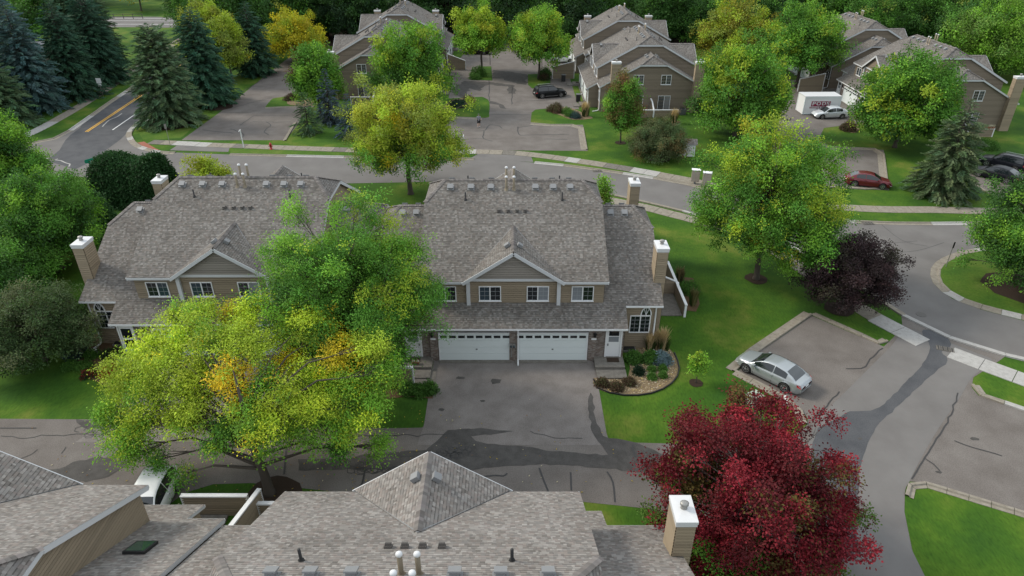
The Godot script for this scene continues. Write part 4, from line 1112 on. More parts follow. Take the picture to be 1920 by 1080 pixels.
	for x in [-0.5, 0.04]:
		for z in [-0.15, 0.85]:
			var fp := new_st(true)
			var h := roof_z(z, true)
			lathe(fp, Vector3(x, h - 0.1, z), [Vector2(0.2, 0), Vector2(0.1, 0.16), Vector2(0.085, 0.2), Vector2(0.085, 0.95), Vector2(0.0, 0.95)], 10)
			obj("flue_pipe", fp, M["flue_tan"], root, at)
			var fc := new_st(true)
			lathe(fc, Vector3(x, h + 0.84, z), [Vector2(0.0, 0.0), Vector2(0.09, 0.0), Vector2(0.115, 0.04), Vector2(0.105, 0.11), Vector2(0.06, 0.15), Vector2(0.0, 0.16)], 10)
			obj("flue_cap", fc, M["cap_white"], root, at)
	for e in 2:
		if ends[e]:
			var sx := 1.0 if e else -1.0
			for zc in [5.7, -6.9]:
				chimney(root, at, sx, zc, true, exposure)
			var w: float = (wr if e else wl) - 0.29
			for z in [-2.1, 2.1]:
				window(root, at + Vector3(w * sx, 4.5, z), Vector3(sx, 0, 0), 1.55, 1.35, ["pane", "pane_blue"], exposure < 0.15 or true)
				window(root, at + Vector3(w * sx, 1.2, z), Vector3(sx, 0, 0), 1.9, 2.15, ["pane_blue", "pane_blind"] if z < 0 else ["pane", "pane_blue"], false, "patio_door")

func box_gable_vents(root: Node3D, at: Vector3):
	for s in [-1.0, 1.0]:
		var st := new_st()
		var t := Basis(Vector3.FORWARD, 0.6 * s)
		box(st, Vector3(0.42 * s, 7.53, 6.9), Vector3(0.34, 0.2, 0.36), t)
		obj("roof_vent", st, M["vent_grey"], root, at)

func patio_wall(label: String, at: Vector3, turn: float, pots := false):
	# low boarded patio wall with white cap and a tall sloping divider; x points away from the house
	var o := thing("patio_wall", label, "patio wall", at, turn)
	var bd := new_st()
	lap("boarding", [Vector3(3.1, 0, -3.3), Vector3(3.1, 0, 3.3), Vector3(3.1, 1.02, 3.3), Vector3(3.1, 1.02, -3.3)], Vector3(1, 0, 0), "siding", o, Vector3.ZERO, 0.17)
	lap("boarding", [Vector3(2.98, 0, -3.3), Vector3(2.98, 0, 3.3), Vector3(2.98, 1.02, 3.3), Vector3(2.98, 1.02, -3.3)], Vector3(-1, 0, 0), "siding", o, Vector3.ZERO, 0.17)
	box(bd, Vector3(3.04, 1.06, 0), Vector3(0.2, 0.08, 6.9))
	obj("wall_cap", bd, M["white"], o)
	for z in [-3.37, 3.37]:
		var p := new_st()
		box(p, Vector3(3.04, 0.51, z), Vector3(0.16, 1.02, 0.14))
		obj("post", p, M["white"], o)
	for s in [-1.0, 1.0]:
		lap("divider", [Vector3(0.35, 0, 0.05 * s), Vector3(2.96, 0, 0.05 * s), Vector3(2.96, 1.05, 0.05 * s), Vector3(1.5, 1.75, 0.05 * s), Vector3(0.35, 1.9, 0.05 * s)], Vector3(0, 0, s), "siding", o, Vector3.ZERO, 0.17)
	var c := new_st()
	bar(c, Vector3(0.3, 1.93, 0), Vector3(1.5, 1.79, 0), 0.18, 0.07)
	bar(c, Vector3(1.5, 1.79, 0), Vector3(3.1, 1.08, 0), 0.18, 0.07)
	box(c, Vector3(3.2, 0.5, 0), Vector3(0.08, 1.04, 0.2))
	obj("wall_cap", c, M["white"], o)
	var fl := new_st()
	box(fl, Vector3(1.6, 0.03, 0), Vector3(2.6, 0.06, 6.5))
	obj("patio_slab", fl, M["concrete_grey"], o)

func screen(label: String, a: Vector3, b: Vector3, ha: float, hb: float):
	# boarded entry screen with a white cap that slopes from ha to hb
	var o := thing("privacy_screen", label, "privacy screen", a, -atan2(b.z - a.z, b.x - a.x))
	var l := a.distance_to(b)
	for s in [-1.0, 1.0]:
		lap("boarding", [Vector3(0, 0, 0.06 * s), Vector3(l, 0, 0.06 * s), Vector3(l, hb, 0.06 * s), Vector3(0, ha, 0.06 * s)], Vector3(0, 0, s), "siding", o, Vector3.ZERO, 0.13)
	var c := new_st()
	bar(c, Vector3(-0.06, ha + 0.03, 0), Vector3(l + 0.06, hb + 0.03, 0), 0.22, 0.08)
	obj("screen_cap", c, M["white"], o)
	for x in [[0.0, ha], [l, hb]]:
		var p := new_st()
		box(p, Vector3(x[0], x[1] / 2, 0), Vector3(0.12, x[1], 0.17))
		obj("post", p, M["white"], o)

func building(label: String, at: Vector3, turn: float, units: Array, shade: String, sid: String, exposure: float, front := true) -> Node3D:
	var o := thing("townhouse_row", label, "townhouse", at, turn)
	o.scale = Vector3(1, 1, 0.927)
	for u in units:
		unit(o, Vector3(u[0], 0, u[1]), shade, sid, exposure, [u[2], u[3]], u[4], u[5], front, u[6])
	return o

func buildings():
	var b1 := [["pane_blue", "pane"], ["pane_blue", "pane"], ["pane", "pane_blind"], ["pane_blind", "pane"]]
	var b2 := [["pane", "pane_blue"], ["pane_blue", "pane"], ["pane", "pane_blind"], ["pane", "pane"]]
	building("brown two-storey townhouse row in the middle with two white garage doors", Vector3(0.1, 0, -46.03), 0.0, [[0.0, 0.0, false, true, 9.5, 9.95, b1], [-19.17, -0.6, true, false, 9.95, 9.55, b2]], "shingle", "siding", 0.165)
	var near := building("townhouse row at the bottom edge seen from above its pale shingled roofs", Vector3(-3.35, 0, -12.95), PI, [[0.0, 0.0, true, false, 9.95, 9.1, b1], [18.3, 0.4, false, true, 9.1, 9.95, b2]], "shingle_pale", "siding", 0.165)
	var sk := new_st()
	var tl := Basis(Vector3.RIGHT, atan(0.5))
	box(sk, Vector3.ZERO, Vector3(0.85, 0.12, 1.1), tl)
	var so := obj("skylight", sk, M["black"], near, Vector3(11.1, low_h(5.0) + 0.08, 5.4))
	var sg := new_st()
	box(sg, tl * Vector3(0, 0.055, 0), Vector3(0.7, 0.03, 0.95), tl)
	obj("pane", sg, M["skylight_glass"], so)
	building("far townhouse row right of the court, gable end facing the street", Vector3(19.8, 0, -107.7), -PI / 2, [[0.0, 0.0, false, true, 9.75, 9.95, b1], [-21.8, 0.0, true, false, 9.95, 9.75, b2]], "shingle", "siding_far", 0.2)
	building("far townhouse row left of the court, half hidden by green trees", Vector3(-20.6, 0, -114.7), PI / 2, [[0.0, 0.0, true, false, 9.95, 9.75, b1], [21.8, 0.0, false, true, 9.75, 9.95, b2]], "shingle", "siding_far", 0.2)
	building("far townhouse row at the upper right beside the storage container", Vector3(58.6, 0, -98.9), -PI / 2, [[0.0, 0.0, false, true, 9.75, 9.95, b2], [-22.0, 0.5, true, false, 9.95, 9.75, b1]], "shingle", "siding_far", 0.2)
	patio_wall("low brown patio wall with white cap right of the middle townhouse row", Vector3(9.75, 0, -46.2), 0.0)
	patio_wall("low brown patio wall with white cap behind the round dark shrub", Vector3(19.8, 0, -98.05), -PI / 2)
	patio_wall("low brown patio wall with flower boxes beside the tall spruce", Vector3(58.6, 0, -89.25), -PI / 2)
	patio_wall("low brown patio wall behind the blue spruces", Vector3(-20.6, 0, -105.05), -PI / 2)
	screen("brown entry screen with white cap above the round green shrubs", Vector3(-9.6, 0, -34.8), Vector3(-6.3, 0, -34.8), 1.3, 1.3)
	screen("brown entry screen with white cap behind the trunk of the ash tree", Vector3(-16.4, 0, -24.2), Vector3(-13.2, 0, -24.2), 1.3, 1.3)
	screen("tall sloping entry screen beside the trunk of the ash tree", Vector3(-12.9, 0, -21.6), Vector3(-12.5, 0, -24.2), 2.1, 1.7)
	screen("short entry screen right of the ash trunk at the bottom roof", Vector3(-12.45, 0, -23.7), Vector3(-10.4, 0, -23.7), 1.3, 1.3)
	screen("tall entry screen by the left court tree", Vector3(-11.4, 0, -125.2), Vector3(-8.3, 0, -125.2), 2.7, 1.5)
	screen("tall entry screen by the right court tree", Vector3(10.5, 0, -118.4), Vector3(6.9, 0, -118.4), 2.8, 1.9)
	screen("tall entry screen behind the storage container", Vector3(49.2, 0, -109.6), Vector3(45.4, 0, -109.6), 2.8, 1.9)
	# a grey-roofed house beyond the spruces
	var h := thing("house", "low house with blue grey roof at the upper left edge", "house", Vector3(-86, 0, -118), 0.1)
	var w := new_st()
	box(w, Vector3(0, 1.5, 0), Vector3(16, 3, 12))
	obj("wall", w, M["beige"], h)
	for s in [-1.0, 1.0]:
		var r := new_st()
		plane_poly(r, [Vector3(-8.5, 2.8, 6.6 * s), Vector3(8.5, 2.8, 6.6 * s), Vector3(8.5, 6.0, 0), Vector3(-8.5, 6.0, 0)])
		obj("roof", r, M["grey_roof"], h)
	var g := new_st()
	for x in [-8.0, 8.0]:
		tri(g, Vector3(x, 3, -6), Vector3(x, 3, 6), Vector3(x, 5.95, 0))
	obj("gable_wall", g, M["beige"], h)

# ---------------------------------------------------------------- vegetation
func leaf_mesh(count: int, reach: float, ll: float, lw: float, flat: float, sd: int) -> ArrayMesh:
	# a spray of separate folded leaves round a twig tip
	var r := RandomNumberGenerator.new()
	r.seed = sd
	var st := new_st()
	for i in count:
		var p := Vector3(r.randfn(0, 0.5), r.randfn(0, 0.5) * flat, r.randfn(0, 0.5)) * reach
		var d := (p.normalized() + Vector3(r.randf_range(-1, 1), r.randf_range(-0.8, 0.5), r.randf_range(-1, 1)) * 0.9).normalized()
		var up := (Vector3.UP + Vector3(r.randf_range(-1, 1), r.randf_range(-0.3, 0.3), r.randf_range(-1, 1)) * 0.75).normalized()
		var s := d.cross(up).normalized()
		var n := s.cross(d)
		var l := ll * r.randf_range(0.7, 1.25)
		var w := lw * r.randf_range(0.8, 1.2)
		var g := r.randf_range(0.75, 1.2)
		st.set_color(Color(g, g, g * r.randf_range(0.85, 1.1)))
		var a := p
		var b := p + d * l * 0.5 + s * w * 0.5 + n * w * 0.15
		var c := p + d * l - n * l * 0.1
		var e := p + d * l * 0.5 - s * w * 0.5 + n * w * 0.15
		tri(st, a, b, c)
		tri(st, a, c, e)
	st.generate_normals()
	return st.commit()

func frond_mesh(ll: float, sd: int, coarse: bool) -> ArrayMesh:
	# a drooping conifer branch tip lying along +x, side shoots of needles
	var r := RandomNumberGenerator.new()
	r.seed = sd
	var st := new_st()
	var n := 9 if coarse else 8
	for i in n + 1:
		var t := float(i) / n
		for s in ([-1.0, 1.0] if i < n else [0.0]):
			var base := Vector3(ll * t * 0.85, -ll * 0.12 * t * t, 0)
			var len := ll * (0.5 * (1.0 - 0.55 * t)) * r.randf_range(0.75, 1.2)
			var d := Vector3(0.75, r.randf_range(-0.35, 0.1), s * r.randf_range(0.55, 0.95)).normalized()
			var w := ll * (0.085 if coarse else 0.08)
			for k in 2:
				var up := Vector3(r.randf_range(-0.4, 0.4), 1, 0).normalized() if k == 0 else Vector3(0, 0.2, 1).normalized()
				var q := d.cross(up).normalized() * w * 0.5
				var g := r.randf_range(0.65, 1.15)
				st.set_color(Color(g, g, g))
				var tip := base + d * len
				tri(st, base - q * 0.5, base + d * len * 0.55 + q, tip)
				tri(st, base - q * 0.5, tip, base + d * len * 0.55 - q)
	st.generate_normals()
	return st.commit()

func make_sprays():
	spray.near = leaf_mesh(34, 0.4, 0.13, 0.058, 0.8, 101)
	spray.mid = leaf_mesh(26, 0.48, 0.2, 0.105, 0.8, 102)
	spray.far = leaf_mesh(16, 0.62, 0.4, 0.24, 0.8, 103)
	spray.maple = leaf_mesh(26, 0.32, 0.12, 0.085, 0.85, 104)
	spray.small = leaf_mesh(20, 0.17, 0.1, 0.055, 0.85, 105)
	spray.frond = frond_mesh(1.15, 111, false)
	spray.frond_far = frond_mesh(1.1, 112, true)
	var st := new_st()
	for i in 26:
		var a := rng.randf() * TAU
		var lean := rng.randf_range(0.05, 0.5)
		var h := rng.randf_range(0.7, 1.15)
		var d := Vector3(cos(a), 0, sin(a))
		var s := Vector3(-d.z, 0, d.x) * 0.022
		var g := rng.randf_range(0.7, 1.2)
		st.set_color(Color(g, g, g))
		var m := d * lean * 0.4 + Vector3(0, h * 0.65, 0)
		var t := d * lean + Vector3(0, h, 0)
		tri(st, d * 0.05 - s, m + s, m - s)
		tri(st, d * 0.05 - s, d * 0.05 + s, m + s)
		tri(st, m - s, m + s, t)
	st.generate_normals()
	spray.blades = st.commit()

func scatter(called: String, mesh: Mesh, where: Array, cols: Array, m: String, parent: Node3D) -> MultiMeshInstance3D:
	var mm := MultiMesh.new()
	mm.transform_format = MultiMesh.TRANSFORM_3D
	mm.use_colors = true
	mm.mesh = mesh
	mm.instance_count = where.size()
	for i in where.size():
		mm.set_instance_transform(i, where[i])
		mm.set_instance_color(i, cols[i])
	var o := MultiMeshInstance3D.new()
	o.name = called
	o.multimesh = mm
	o.material_override = M[m]
	o.set_meta("kind", "stuff")
	parent.add_child(o, true)
	return o

func any_basis(r: RandomNumberGenerator, up: Vector3, s: float) -> Basis:
	var x := up.cross(Vector3(r.randf_range(-1, 1), r.randf_range(-1, 1), r.randf_range(-1, 1))).normalized()
	return Basis(x, up, x.cross(up)).scaled_local(Vector3.ONE * s)

func pick(r: RandomNumberGenerator, pal: Array) -> Color:
	# pal holds colour, weight, colour, weight ...
	var sum := 0.0
	for i in range(1, pal.size(), 2):
		sum += pal[i]
	var k := r.randf() * sum
	for i in range(1, pal.size(), 2):
		k -= pal[i]
		if k <= 0:
			return pal[i - 1]
	return pal[0]

func leafy(called: String, label: String, at: Vector3, h: float, rad: float, base: float, pal: Array, o := {}) -> Node3D:
	# a broadleaf tree: tapered trunk, limbs to every leaf mass, leaf sprays gathered in masses with gaps between
	var r := RandomNumberGenerator.new()
	r.seed = o.get("seed", 1)
	var t := thing(called, label, "tree", at, 0.0, o.get("group", ""))
	var n: int = o.get("n", 3000)
	var blobs: int = o.get("blobs", 42)
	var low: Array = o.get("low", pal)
	var tr: float = o.get("trunk", 0.02 * h + 0.02)
	var off: Vector3 = o.get("off", Vector3.ZERO)
	var widest: float = o.get("widest", 0.42)
	var mesh: Mesh = spray[o.get("spray", "mid")]
	var sz: float = o.get("size", 1.0)
	var br: float = o.get("blob", 0.27) * rad
	var up_bias: float = o.get("up", 0.3)
	var cs := []
	var total := 0.0
	for l in o.get("lobes", []):
		cs.append([l[0] - at, l[1], l[2]])
		total += l[1] * l[1]
	if cs.size():
		blobs = 0
	# limbs fan out from the heart of the crown; leaf masses sit along their outer halves
	var heart := Vector3(0, lerpf(base, h, o.get("heart", 0.36)), 0)
	for i in blobs:
		var yy := 1.0 - 1.72 * (i + 0.5) / blobs
		var a := i * 2.39996 + r.randf_range(-0.35, 0.35)
		var hor := sqrt(1.0 - yy * yy)
		var d := Vector3(cos(a) * hor, yy, sin(a) * hor)
		var up_r := h - heart.y
		var dn_r := heart.y - base
		var tip := Vector3(d.x * rad, d.y * (up_r if d.y > 0 else dn_r), d.z * rad) * r.randf_range(0.86, 1.07)
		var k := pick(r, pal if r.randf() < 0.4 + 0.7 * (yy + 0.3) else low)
		for q in [[0.52, 1.05], [0.76, 0.95], [0.97, 0.62]]:
			if q[0] < 0.6 and r.randf() < 0.45:
				continue
			var rb: float = br * q[1] * r.randf_range(0.75, 1.25)
			var c: Vector3 = heart + tip * (q[0] * (1.0 - 0.35 * br / rad)) + Vector3(r.randfn(0, 0.1), r.randfn(0, 0.1), r.randfn(0, 0.1)) * rad + off * clampf((tip.y / up_r), 0.0, 1.0)
			c.y = maxf(c.y, base + rb * 0.4)
			cs.append([c, rb, k if r.randf() < 0.8 else pick(r, pal if yy > 0 else low)])
			total += rb * rb
	var where := []
	var cols := []
	for b in cs:
		var c: Vector3 = b[0]
		var rb: float = b[1]
		var col: Color = b[2]
		var cnt := int(n * rb * rb / total)
		var tufts := []
		for k in maxi(4, int(o.get("tufts", 6))):
			var d := Vector3(r.randfn(0, 1), r.randfn(0, 0.9) + up_bias, r.randfn(0, 1)).normalized()
			tufts.append([c + Vector3(d.x, d.y * 0.85, d.z) * rb * r.randf_range(0.55, 1.15), d, r.randf_range(0.66, 1.38), col if r.randf() < 0.8 else pick(r, pal)])
		for i in cnt:
			var tf: Array = tufts[r.randi() % tufts.size()]
			var d: Vector3 = tf[1]
			var tw := rb * 0.26
			var p: Vector3 = tf[0] + Vector3(r.randfn(0, tw), r.randfn(0, tw * 0.85), r.randfn(0, tw)) - d * absf(r.randfn(0, rb * 0.22))
			var up := (d + Vector3(0, 0.9, 0) + Vector3(r.randf_range(-1, 1), r.randf_range(-1, 1), r.randf_range(-1, 1)) * 0.5).normalized()
			where.append(Transform3D(any_basis(r, up, sz * r.randf_range(0.75, 1.25)), p))
			var g: float = r.randf_range(0.82, 1.16) * tf[2]
			var kk: Color = tf[3] if r.randf() < 0.96 else pick(r, pal)
			cols.append(Color(kk.r * g * r.randf_range(0.9, 1.12), kk.g * g, kk.b * g))
	var ts := new_st(true)
	var th: float = o.get("fork", base + (h - base) * 0.18)
	var lean: Vector3 = o.get("lean", Vector3(r.randf_range(-0.2, 0.2), 0, r.randf_range(-0.2, 0.2)))
	var top := Vector3(lean.x, th, lean.z)
	var crown_top := Vector3(lean.x * 1.4 + off.x * 0.6, h * 0.86, lean.z * 1.4 + off.z * 0.6)
	tube(ts, [Vector3(0, -0.05, 0), Vector3(0, 0.25, 0), top * 0.5 + Vector3(r.randf_range(-0.1, 0.1), 0, r.randf_range(-0.1, 0.1)), top, top.lerp(crown_top, 0.45), crown_top], [tr * 1.5, tr * 1.05, tr * 0.9, tr * 0.8, tr * 0.5, tr * 0.1], 8)
	obj("trunk", ts, M[o.get("bark", "bark")], t)
	var bs := new_st(true)
	for b in cs:
		var c: Vector3 = b[0]
		var k := clampf((c.y - th) / (crown_top.y - th) * 0.55, 0.0, 0.7)
		var from := top.lerp(crown_top, k)
		if c.y < th:
			from = top * clampf(c.y / th, 0.6, 1.0)
		var mid := from.lerp(c, 0.5) + Vector3(0, o.get("arch", -0.04) * from.distance_to(c), 0) + Vector3(r.randf_range(-0.3, 0.3), r.randf_range(-0.1, 0.3), r.randf_range(-0.3, 0.3))
		var rr := tr * (0.42 - 0.3 * k)
		tube(bs, [from, mid, c], [rr, rr * 0.55, rr * 0.2], 5, false)
		for j in o.get("twigs", 3):
			var e: Vector3 = c + Vector3(r.randfn(0, 1), r.randfn(0.2, 0.8), r.randfn(0, 1)).normalized() * b[1] * 0.95
			tube(bs, [mid.lerp(c, r.randf_range(0.3, 1.0)), e], [rr * 0.3, rr * 0.08], 4, false)
	obj("limb", bs, M[o.get("bark", "bark")], t, Vector3.ZERO, "stuff")
	scatter("crown", mesh, where, cols, "leaf", t)
	return t

func conifer(called: String, label: String, at: Vector3, h: float, rad: float, col: Color, o := {}) -> Node3D:
	# a spruce: straight trunk, whorls of drooping boughs, each bough a run of needle fronds
	var r := RandomNumberGenerator.new()
	r.seed = o.get("seed", 1)
	var t := thing(called, label, "conifer", at, 0.0, o.get("group", ""))
	var far: bool = o.get("far", true)
	var mesh: Mesh = spray["frond_far" if far else "frond"]
	var step: float = o.get("step", 0.42)
	var where := []
	var cols := []
	var ts := new_st(true)
	tube(ts, [Vector3(0, -0.05, 0), Vector3(0, h * 0.5, 0), Vector3(0, h * 0.98, 0)], [0.018 * h, 0.011 * h, 0.01], 7)
	obj("trunk", ts, M["bark_dark"], t)
	var bs := new_st(true)
	var y: float = o.get("foot", 0.25)
	var full: float = o.get("full", 0.85)
	while y < h * 0.985:
		var v := y / h
		var reach := rad * pow(1.0 - v, full) * r.randf_range(0.82, 1.1)
		if v < 0.1:
			reach *= 0.8 + 2.0 * v
		var nb := int(clampf(reach * 5.0, 5, 15))
		var a0 := r.randf() * TAU
		for k in nb:
			var a := a0 + TAU * (k + r.randf_range(-0.3, 0.3)) / nb
			var l := reach * r.randf_range(0.72, 1.15)
			var out := Vector3(cos(a), 0, sin(a))
			var rise := lerpf(-0.22, 0.55, pow(v, 1.4)) + r.randf_range(-0.1, 0.1)
			var tip := out * l + Vector3(0, y + l * rise, 0)
			var root_p := Vector3(0, y, 0)
			if l > 0.9:
				tube(bs, [root_p, tip], [0.035, 0.01], 3, false)
			var m := maxi(2, int(l / 0.42))
			for i in m:
				var f := (i + 0.55 + r.randf_range(-0.2, 0.2)) / m
				var p := root_p.lerp(tip, f * 0.92)
				var sc := (0.7 + 0.35 * f) * clampf(l * 0.75, 0.3, 1.0) * r.randf_range(0.8, 1.15)
				var dir := (out + Vector3(r.randf_range(-0.45, 0.45), rise - 0.15 + r.randf_range(-0.25, 0.2), r.randf_range(-0.45, 0.45))).normalized()
				var side := dir.cross(Vector3.UP).normalized()
				var upv := side.cross(dir).rotated(dir, r.randf_range(-0.5, 0.5))
				where.append(Transform3D(Basis(dir, upv, dir.cross(upv)).scaled_local(Vector3.ONE * sc), p))
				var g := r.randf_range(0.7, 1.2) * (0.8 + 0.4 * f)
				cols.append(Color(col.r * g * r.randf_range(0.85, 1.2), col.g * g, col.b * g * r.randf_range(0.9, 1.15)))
		y += step * lerpf(1.0, 0.55, v) * r.randf_range(0.85, 1.15)
	obj("bough", bs, M["bark_dark"], t, Vector3.ZERO, "stuff")
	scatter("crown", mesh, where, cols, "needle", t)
	return t

func bush(called: String, label: String, at: Vector3, rad: float, h: float, pal: Array, n: int, sd: int, kind := "small", size := 1.0, category := "shrub", group := "") -> Node3D:
	var r := RandomNumberGenerator.new()
	r.seed = sd
	var t := thing(called, label, category, at, r.randf() * TAU, group)
	var where := []
	var cols := []
	var lump := FastNoiseLite.new()
	lump.seed = sd
	lump.frequency = 0.8
	for i in n:
		var d := Vector3(r.randfn(0, 1), absf(r.randfn(0, 1)) * 1.1 - 0.12, r.randfn(0, 1)).normalized()
		var q := pow(r.randf_range(0.25, 1.0), 0.4) * (1.0 + 0.22 * lump.get_noise_3d(d.x * 2.0, d.y * 2.0, d.z * 2.0))
		var p := Vector3(d.x * rad * q, maxf(0.05, d.y * h * q), d.z * rad * q)
		where.append(Transform3D(any_basis(r, (d + Vector3(0, 0.5, 0)).normalized(), size * r.randf_range(0.75, 1.25)), p))
		var c := pick(r, pal)
		var g := r.randf_range(0.75, 1.2)
		cols.append(Color(c.r * g, c.g * g, c.b * g))
	scatter("foliage", spray[kind], where, cols, "leaf", t)
	var st := new_st()
	for i in 5:
		var a := TAU * i / 5
		tube(st, [Vector3.ZERO, Vector3(cos(a) * rad * 0.6, h * 0.6, sin(a) * rad * 0.6)], [0.03, 0.01], 4, false)
	obj("stem", st, M["bark_dark"], t)
	return t

func tuft(called: String, label: String, at: Vector3, size: float, green: Color, plume: Color, sd: int):
	var r := RandomNumberGenerator.new()
	r.seed = sd
	var t := thing(called, label, "ornamental grass", at)
	var where := []
	var cols := []
	for i in 16:
		var tall := i > 6
		var b := Basis(Vector3.UP, r.randf() * TAU).scaled(Vector3(0.9, 1.35 if tall else 0.9, 0.9) * size)
		where.append(Transform3D(b, Vector3(r.randfn(0, 0.12), 0, r.randfn(0, 0.12)) * size))
		var g := r.randf_range(0.8, 1.2)
		var c := plume if tall else green
		cols.append(Color(c.r * g, c.g * g, c.b * g))
	scatter("blades", spray.blades, where, cols, "leaf", t)

func ring_bed(label: String, at: Vector3, rad: float, m := "mulch"):
	var p := PackedVector2Array()
	for i in 18:
		var a := TAU * i / 18
		p.append(Vector2(at.x + cos(a) * rad * rng.randf_range(0.9, 1.08), at.z + sin(a) * rad * rng.randf_range(0.9, 1.08)))
	sheet("mulch_ring", label, p, at.y + 0.03, m)

var green_dark := Color(0.056, 0.15, 0.03)
var green := Color(0.105, 0.27, 0.036)
var green_fresh := Color(0.2, 0.41, 0.042)
var green_yellow := Color(0.37, 0.5, 0.045)
var yellow := Color(0.68, 0.57, 0.035)
var gold := Color(0.7, 0.52, 0.028)
var olive := Color(0.29, 0.37, 0.075)

func trees():
	# nearest trees
	var lime := Color(0.48, 0.62, 0.045)
	leafy("ash_tree", "broad yellow green ash tree with golden tufts standing over the lane", Vector3(-12.7, 0, -25.6), 9.4, 6.7, 2.6, [green_fresh, 2.0, green_yellow, 4.2, lime, 2.4, yellow, 0.3], {"seed": 3, "arch": 0.13, "n": 4500, "tufts": 12, "spray": "near", "trunk": 0.26, "fork": 2.9, "twigs": 6, "lobes": [
		[Vector3(-20.28, 3.33, -27.00), 1.3, green_fresh], [Vector3(-19.61, 2.40, -26.50), 1, green_fresh], [Vector3(-20.95, 3.79, -27.50), 0.7, green_fresh], [Vector3(-17.94, 4.39, -27.00), 1.2, lime], [Vector3(-20.02, 5.25, -29.00), 1.4, green_yellow], [Vector3(-20.96, 4.72, -29.00), 0.7, green_yellow], [Vector3(-18.81, 6.44, -29.50), 1.4, lime], [Vector3(-16.84, 6.38, -27.50), 1.5, green_yellow], [Vector3(-16.94, 7.22, -29.50), 1.25, lime], [Vector3(-15.92, 8.28, -30.00), 1, green_yellow], [Vector3(-14.28, 7.98, -28.00), 1.3, green_yellow], [Vector3(-13.55, 8.35, -30.00), 1.05, lime], [Vector3(-12.89, 7.66, -28.00), 1.2, green_yellow], [Vector3(-11.02, 7.78, -29.50), 1.15, lime], [Vector3(-12.21, 5.60, -29.00), 1, yellow], [Vector3(-13.51, 7.20, -26.50), 0.85, gold], [Vector3(-13.17, 6.39, -26.30), 0.7, gold], [Vector3(-14.35, 6.25, -26.60), 0.45, gold], [Vector3(-8.83, 6.79, -29.00), 1.15, yellow], [Vector3(-7.30, 7.31, -28.50), 0.9, green_yellow], [Vector3(-8.25, 5.32, -28.00), 1.25, green_fresh], [Vector3(-9.71, 4.92, -27.00), 1.3, green_yellow], [Vector3(-10.75, 5.83, -25.50), 1.3, lime], [Vector3(-11.91, 4.93, -25.00), 1.1, green_fresh], [Vector3(-10.50, 4.14, -25.50), 1.15, green_fresh], [Vector3(-8.67, 3.77, -26.50), 1.1, green_fresh], [Vector3(-7.44, 4.33, -27.50), 1.2, green_fresh], [Vector3(-6.26, 6.00, -28.00), 0.95, green_fresh], [Vector3(-6.88, 2.04, -27.00), 0.7, green_fresh], [Vector3(-8.69, 2.72, -26.00), 0.65, green], [Vector3(-14.22, 4.21, -26.00), 1.05, green], [Vector3(-16.48, 3.95, -26.50), 1.1, green_yellow], [Vector3(-15.49, 5.33, -26.50), 1.15, green_yellow], [Vector3(-18.11, 1.99, -26.00), 0.6, green], [Vector3(-16.58, 1.81, -25.20), 0.5, green], [Vector3(-12.77, 5.51, -26.00), 1.1, green_yellow], [Vector3(-15.87, 5.98, -27.50), 1.15, lime], [Vector3(-11.94, 6.04, -27.00), 1.05, green_fresh], [Vector3(-10.05, 6.17, -28.00), 1.05, lime], [Vector3(-9.83, 7.29, -30.00), 0.8, green_yellow], [Vector3(-14.84, 7.82, -30.20), 0.8, yellow], [Vector3(-17.65, 7.90, -30.60), 0.7, green_yellow], [Vector3(-18.56, 5.12, -27.60), 0.9, green_fresh], [Vector3(-14.68, 3.72, -25.20), 0.6, green], [Vector3(-18.76, 3.68, -26.60), 0.8, green_fresh]]})
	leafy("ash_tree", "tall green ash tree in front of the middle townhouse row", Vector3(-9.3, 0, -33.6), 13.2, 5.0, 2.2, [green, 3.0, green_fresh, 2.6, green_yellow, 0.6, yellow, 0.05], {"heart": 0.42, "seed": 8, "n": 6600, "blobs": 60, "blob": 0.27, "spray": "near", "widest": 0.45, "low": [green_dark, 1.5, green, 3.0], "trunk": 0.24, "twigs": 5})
	leafy("maroon_maple", "crimson leaved maple at the bottom right beside the drive", Vector3(10.5, 0, -21.4), 8.7, 4.95, 0.6, [Color(0.19, 0.014, 0.024), 4.0, Color(0.27, 0.022, 0.036), 1.8, Color(0.12, 0.016, 0.02), 2.6, Color(0.12, 0.09, 0.025), 0.7], {"tufts": 5, "seed": 12, "n": 5000, "blobs": 70, "blob": 0.15, "spray": "maple", "widest": 0.42, "low": [Color(0.18, 0.014, 0.024), 2.0, Color(0.1, 0.18, 0.028), 3.4, Color(0.09, 0.045, 0.018), 1.6, green, 0.8], "trunk": 0.2, "fork": 1.2, "twigs": 5, "bark": "bark_pale", "up": 0.5})
	leafy("maple_tree", "large maple with yellow tinged top on the big lawn", Vector3(19.9, 0, -48.6), 13.3, 5.7, 1.6, [green, 2.4, green_fresh, 2.8, green_yellow, 2.2, Color(0.36, 0.38, 0.03), 0.9], {"seed": 15, "n": 5200, "blobs": 50, "blob": 0.25, "spray": "mid", "size": 0.85, "widest": 0.42, "low": [green_dark, 1.0, green, 3.4, green_fresh, 0.8], "trunk": 0.24})
	ring_bed("dark mulch round the trunk of the large maple", Vector3(19.9, 0, -48.6), 0.9)
	leafy("plum_tree", "dark purple plum tree beside the street", Vector3(24.8, 0, -43.8), 6.0, 3.5, 0.7, [Color(0.038, 0.024, 0.027), 3.0, Color(0.055, 0.032, 0.036), 2.0, Color(0.05, 0.045, 0.03), 1.0], {"heart": 0.42, "seed": 21, "n": 2300, "blobs": 52, "blob": 0.17, "spray": "maple", "widest": 0.42, "trunk": 0.13, "fork": 0.9, "twigs": 5, "bark": "bark_dark"})
	ring_bed("dark mulch under the purple plum", Vector3(24.7, 0, -43.9), 1.1)
